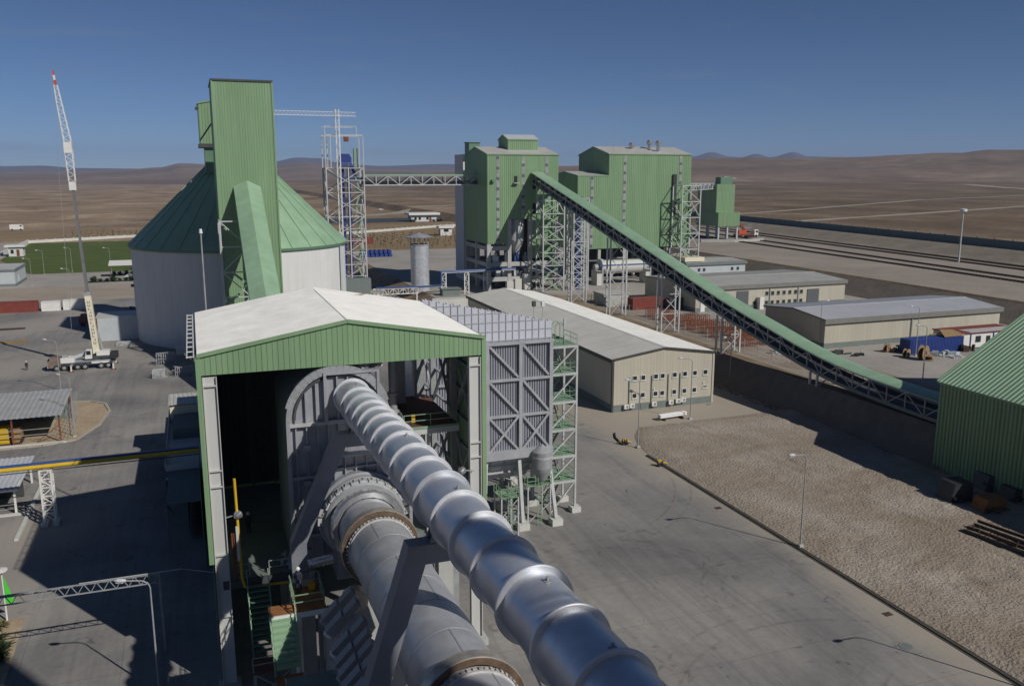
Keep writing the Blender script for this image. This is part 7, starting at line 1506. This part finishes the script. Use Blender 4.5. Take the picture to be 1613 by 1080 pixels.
# pumps on the kerb, white pipe bundle
for px, py, lb in ((984, 700, 'small yellow pump at the kerb end beside the hose'), (1040, 734, 'small yellow pump sitting on the kerb along the gravel')):
    p = P(px, py); t = thing('trash_pump', lb, 'pump', (p.x, p.y, 0)); x, y = p.x, p.y
    MB().box(x - .5, x + .5, y - .2, y + .2, .18, .28).build('skid', 'rust_dark', t); MB().cyl((x - .4, y, .5), (x + .05, y, .5), .2, .2, 14).build('motor', 'dark_steel', t); MB().cyl((x + .1, y, .5), (x + .32, y, .5), .26, .26, 14).build('volute', 'rust_dark', t); MB().box(x - .38, x + .08, y - .17, y + .17, .70, .88).build('fuel_tank', 'yellow_paint', t)
    MB().tube([(x + .4, y, .5), (x + .8, y + .1, .4), (x + 1.2, y + .15, .15)], .08, 8).build('suction_pipe', 'yellow_paint', t); bar('handle', (x - .5, y, .3), (x - .95, y, .75), .05, 'yellow_paint', t)
    for s_ in (-1, 1): MB().cyl((x + s_ * .3, y - .3, .2), (x + s_ * .3, y - .22, .2), .2, .2, 12).build('wheel', 'black_rubber', t)
p = P(984, 700); single('drain_hose', MB().tube([P(968, 683) + Vector((0, 0, .1)), P(969, 690) + Vector((0, 0, .1)), P(975, 696) + Vector((0, 0, .15)), P(986, 701) + Vector((0, 0, .15))], .14, 8), 'black_rubber', 'curved black hose leading to the yellow pump', 'hose', P(975, 694))
p = P(1061, 661); pbn = thing('pipe_bundle', 'bundle of white plastic pipes on a dark cradle before the warehouse', 'pipe bundle', (p.x, p.y, 0))
for i in range(6): MB().cyl((p.x - 2.4, p.y + (i % 3) * .3, .55 + .28 * (i // 3)), (p.x + 2.6, p.y + .5 + (i % 3) * .3, .55 + .28 * (i // 3)), .15, .15, 12).build('pipe', 'white_pvc', pbn)
for dx in (-1.6, 1.6): MB().box(p.x + dx - .1, p.x + dx + .1, p.y - .2, p.y + 1.3, .02, .4).build('cradle', 'rust_dark', pbn)
for px, py, rnd, lb in ((1075, 787, 1, 'round manhole cover on the road near the kerb pump'), (1427, 1018, 1, 'round manhole cover on the road beside the lamp shadow'), (1398, 967, 0, 'small square rusty drain plate by the kerb'), (1131, 800, 0, 'small rusty drain plate by the kerb near the lamp'), (917, 669, 0, 'dark square drain plate beside the warehouse corner'), (1116, 637, 0, 'dark drain plate on the warehouse forecourt')):
    p = P(px, py); t = MB().lathe((p.x, p.y, .02), [(.55, 0), (.55, .03), (.45, .035), (.42, .025), (0, .025)], 20) if rnd else MB().box(p.x - .4, p.x + .4, p.y - .3, p.y + .3, .02, .05).box(p.x - .32, p.x + .32, p.y - .22, p.y + .22, .05, .06)
    single('drain_cover', t, 'rust_dark' if 'rusty' in lb else 'plinth', lb, 'drain cover', (p.x, p.y, .02))
# red crane truck by the rails
p = P(1172, 374, RZ); rc = thing('red_crane_truck', 'red mobile crane truck standing beside the rails and loading silo', 'crane truck', (p.x, p.y, RZ)); x_, y_ = p.x, p.y
MB().box(x_ - 5, x_ + 4.6, y_ - 1.2, y_ + 1.2, RZ + .9, RZ + 1.7).build('chassis', 'rust', rc); MB().box(x_ + 4.7, x_ + 6.6, y_ - 1.2, y_ + 1.2, RZ + .8, RZ + 3.4).build('cab', 'white_paint', rc); MB().box(x_ + 5.2, x_ + 6.4, y_ - 1.24, y_ - 1.21, RZ + 2.1, RZ + 3.0).build('cab_window', 'window_glass', rc)
MB().box(x_ - 3.6, x_ + .4, y_ - 1.1, y_ + 1.1, RZ + 1.7, RZ + 3.3).build('superstructure', 'orange_red', rc); bar('boom', (x_ + .5, y_, RZ + 3.0), (x_ - 5.6, y_, RZ + 8.8), .9, 'rust', rc, 1.0); bar('boom_head', (x_ - 5.4, y_, RZ + 8.8), (x_ - 6.6, y_, RZ + 7.0), .7, 'orange_red', rc)
for dx in (-4, -2.4, 1.5, 3.2, 5.6):
    for s_ in (-1, 1): MB().cyl((x_ + dx, y_ + s_ * .9, RZ + .65), (x_ + dx, y_ + s_ * 1.25, RZ + .65), .65, .65, 16).build('wheel', 'black_rubber', rc)
# ================================================================== preheater tower behind the viewpoint (it shades the near duct and the corner of the road)
pt = thing('preheater_tower', 'open concrete preheater tower at the upper end of the kiln', 'tower', (14, -9, 0))
for x in (-2, 9, 20, 30.2):
    for y in (-17, -2.9): MB().box(x - .8, x + .8, y - .8, y + .8, 0, 84).build('column', 'concrete_frame', pt)
for z in (12, 26, 35.4, 47, 58, 69, 80):
    q = MB().box(-3.0, 31.0, -18, -2.0, z - .9, z)
    if 30 < z < 40: q = MB().box(-3.0, 31.0, -18, -.9, z - .9, z)
    q.build('floor_slab', 'concrete_frame', pt)
    railing(pt, [(-3, -2.1, z), (31, -2.1, z)], 'mid_steel', 1.1, .08, 4.0) if z > 40 else None
for x, z0, z1 in ((4, 47, 58), (15, 47, 58), (25, 58, 69), (14, 58, 69), (5, 69, 80), (22, 69, 80), (24, 36, 46)): MB().lathe((x, -10, 0), [(1.0, z0 + .1), (3.6, z0 + 4.5), (3.6, z1 - 1.1)], 20).build('cyclone', 'hood_plate', pt)
# ================================================================== hazy air
hz = bpy.data.materials.new('hazy_air'); hz.use_nodes = True; nt = hz.node_tree; nt.nodes.remove(nt.nodes['Principled BSDF'])
pv = nt.nodes.new('ShaderNodeVolumePrincipled'); pv.inputs['Density'].default_value = 7.5e-5; pv.inputs['Color'].default_value = (.50, .62, .95, 1); pv.inputs['Anisotropy'].default_value = 0.0
nt.links.new(pv.outputs['Volume'], nt.nodes['Material Output'].inputs['Volume']); M['hazy_air'] = hz
prop(MB().box(-12800, 12800, -4300, 12800, -12, 330).build('haze', 'hazy_air'), 'pale blue haze in the far desert air', None, None, 'stuff')
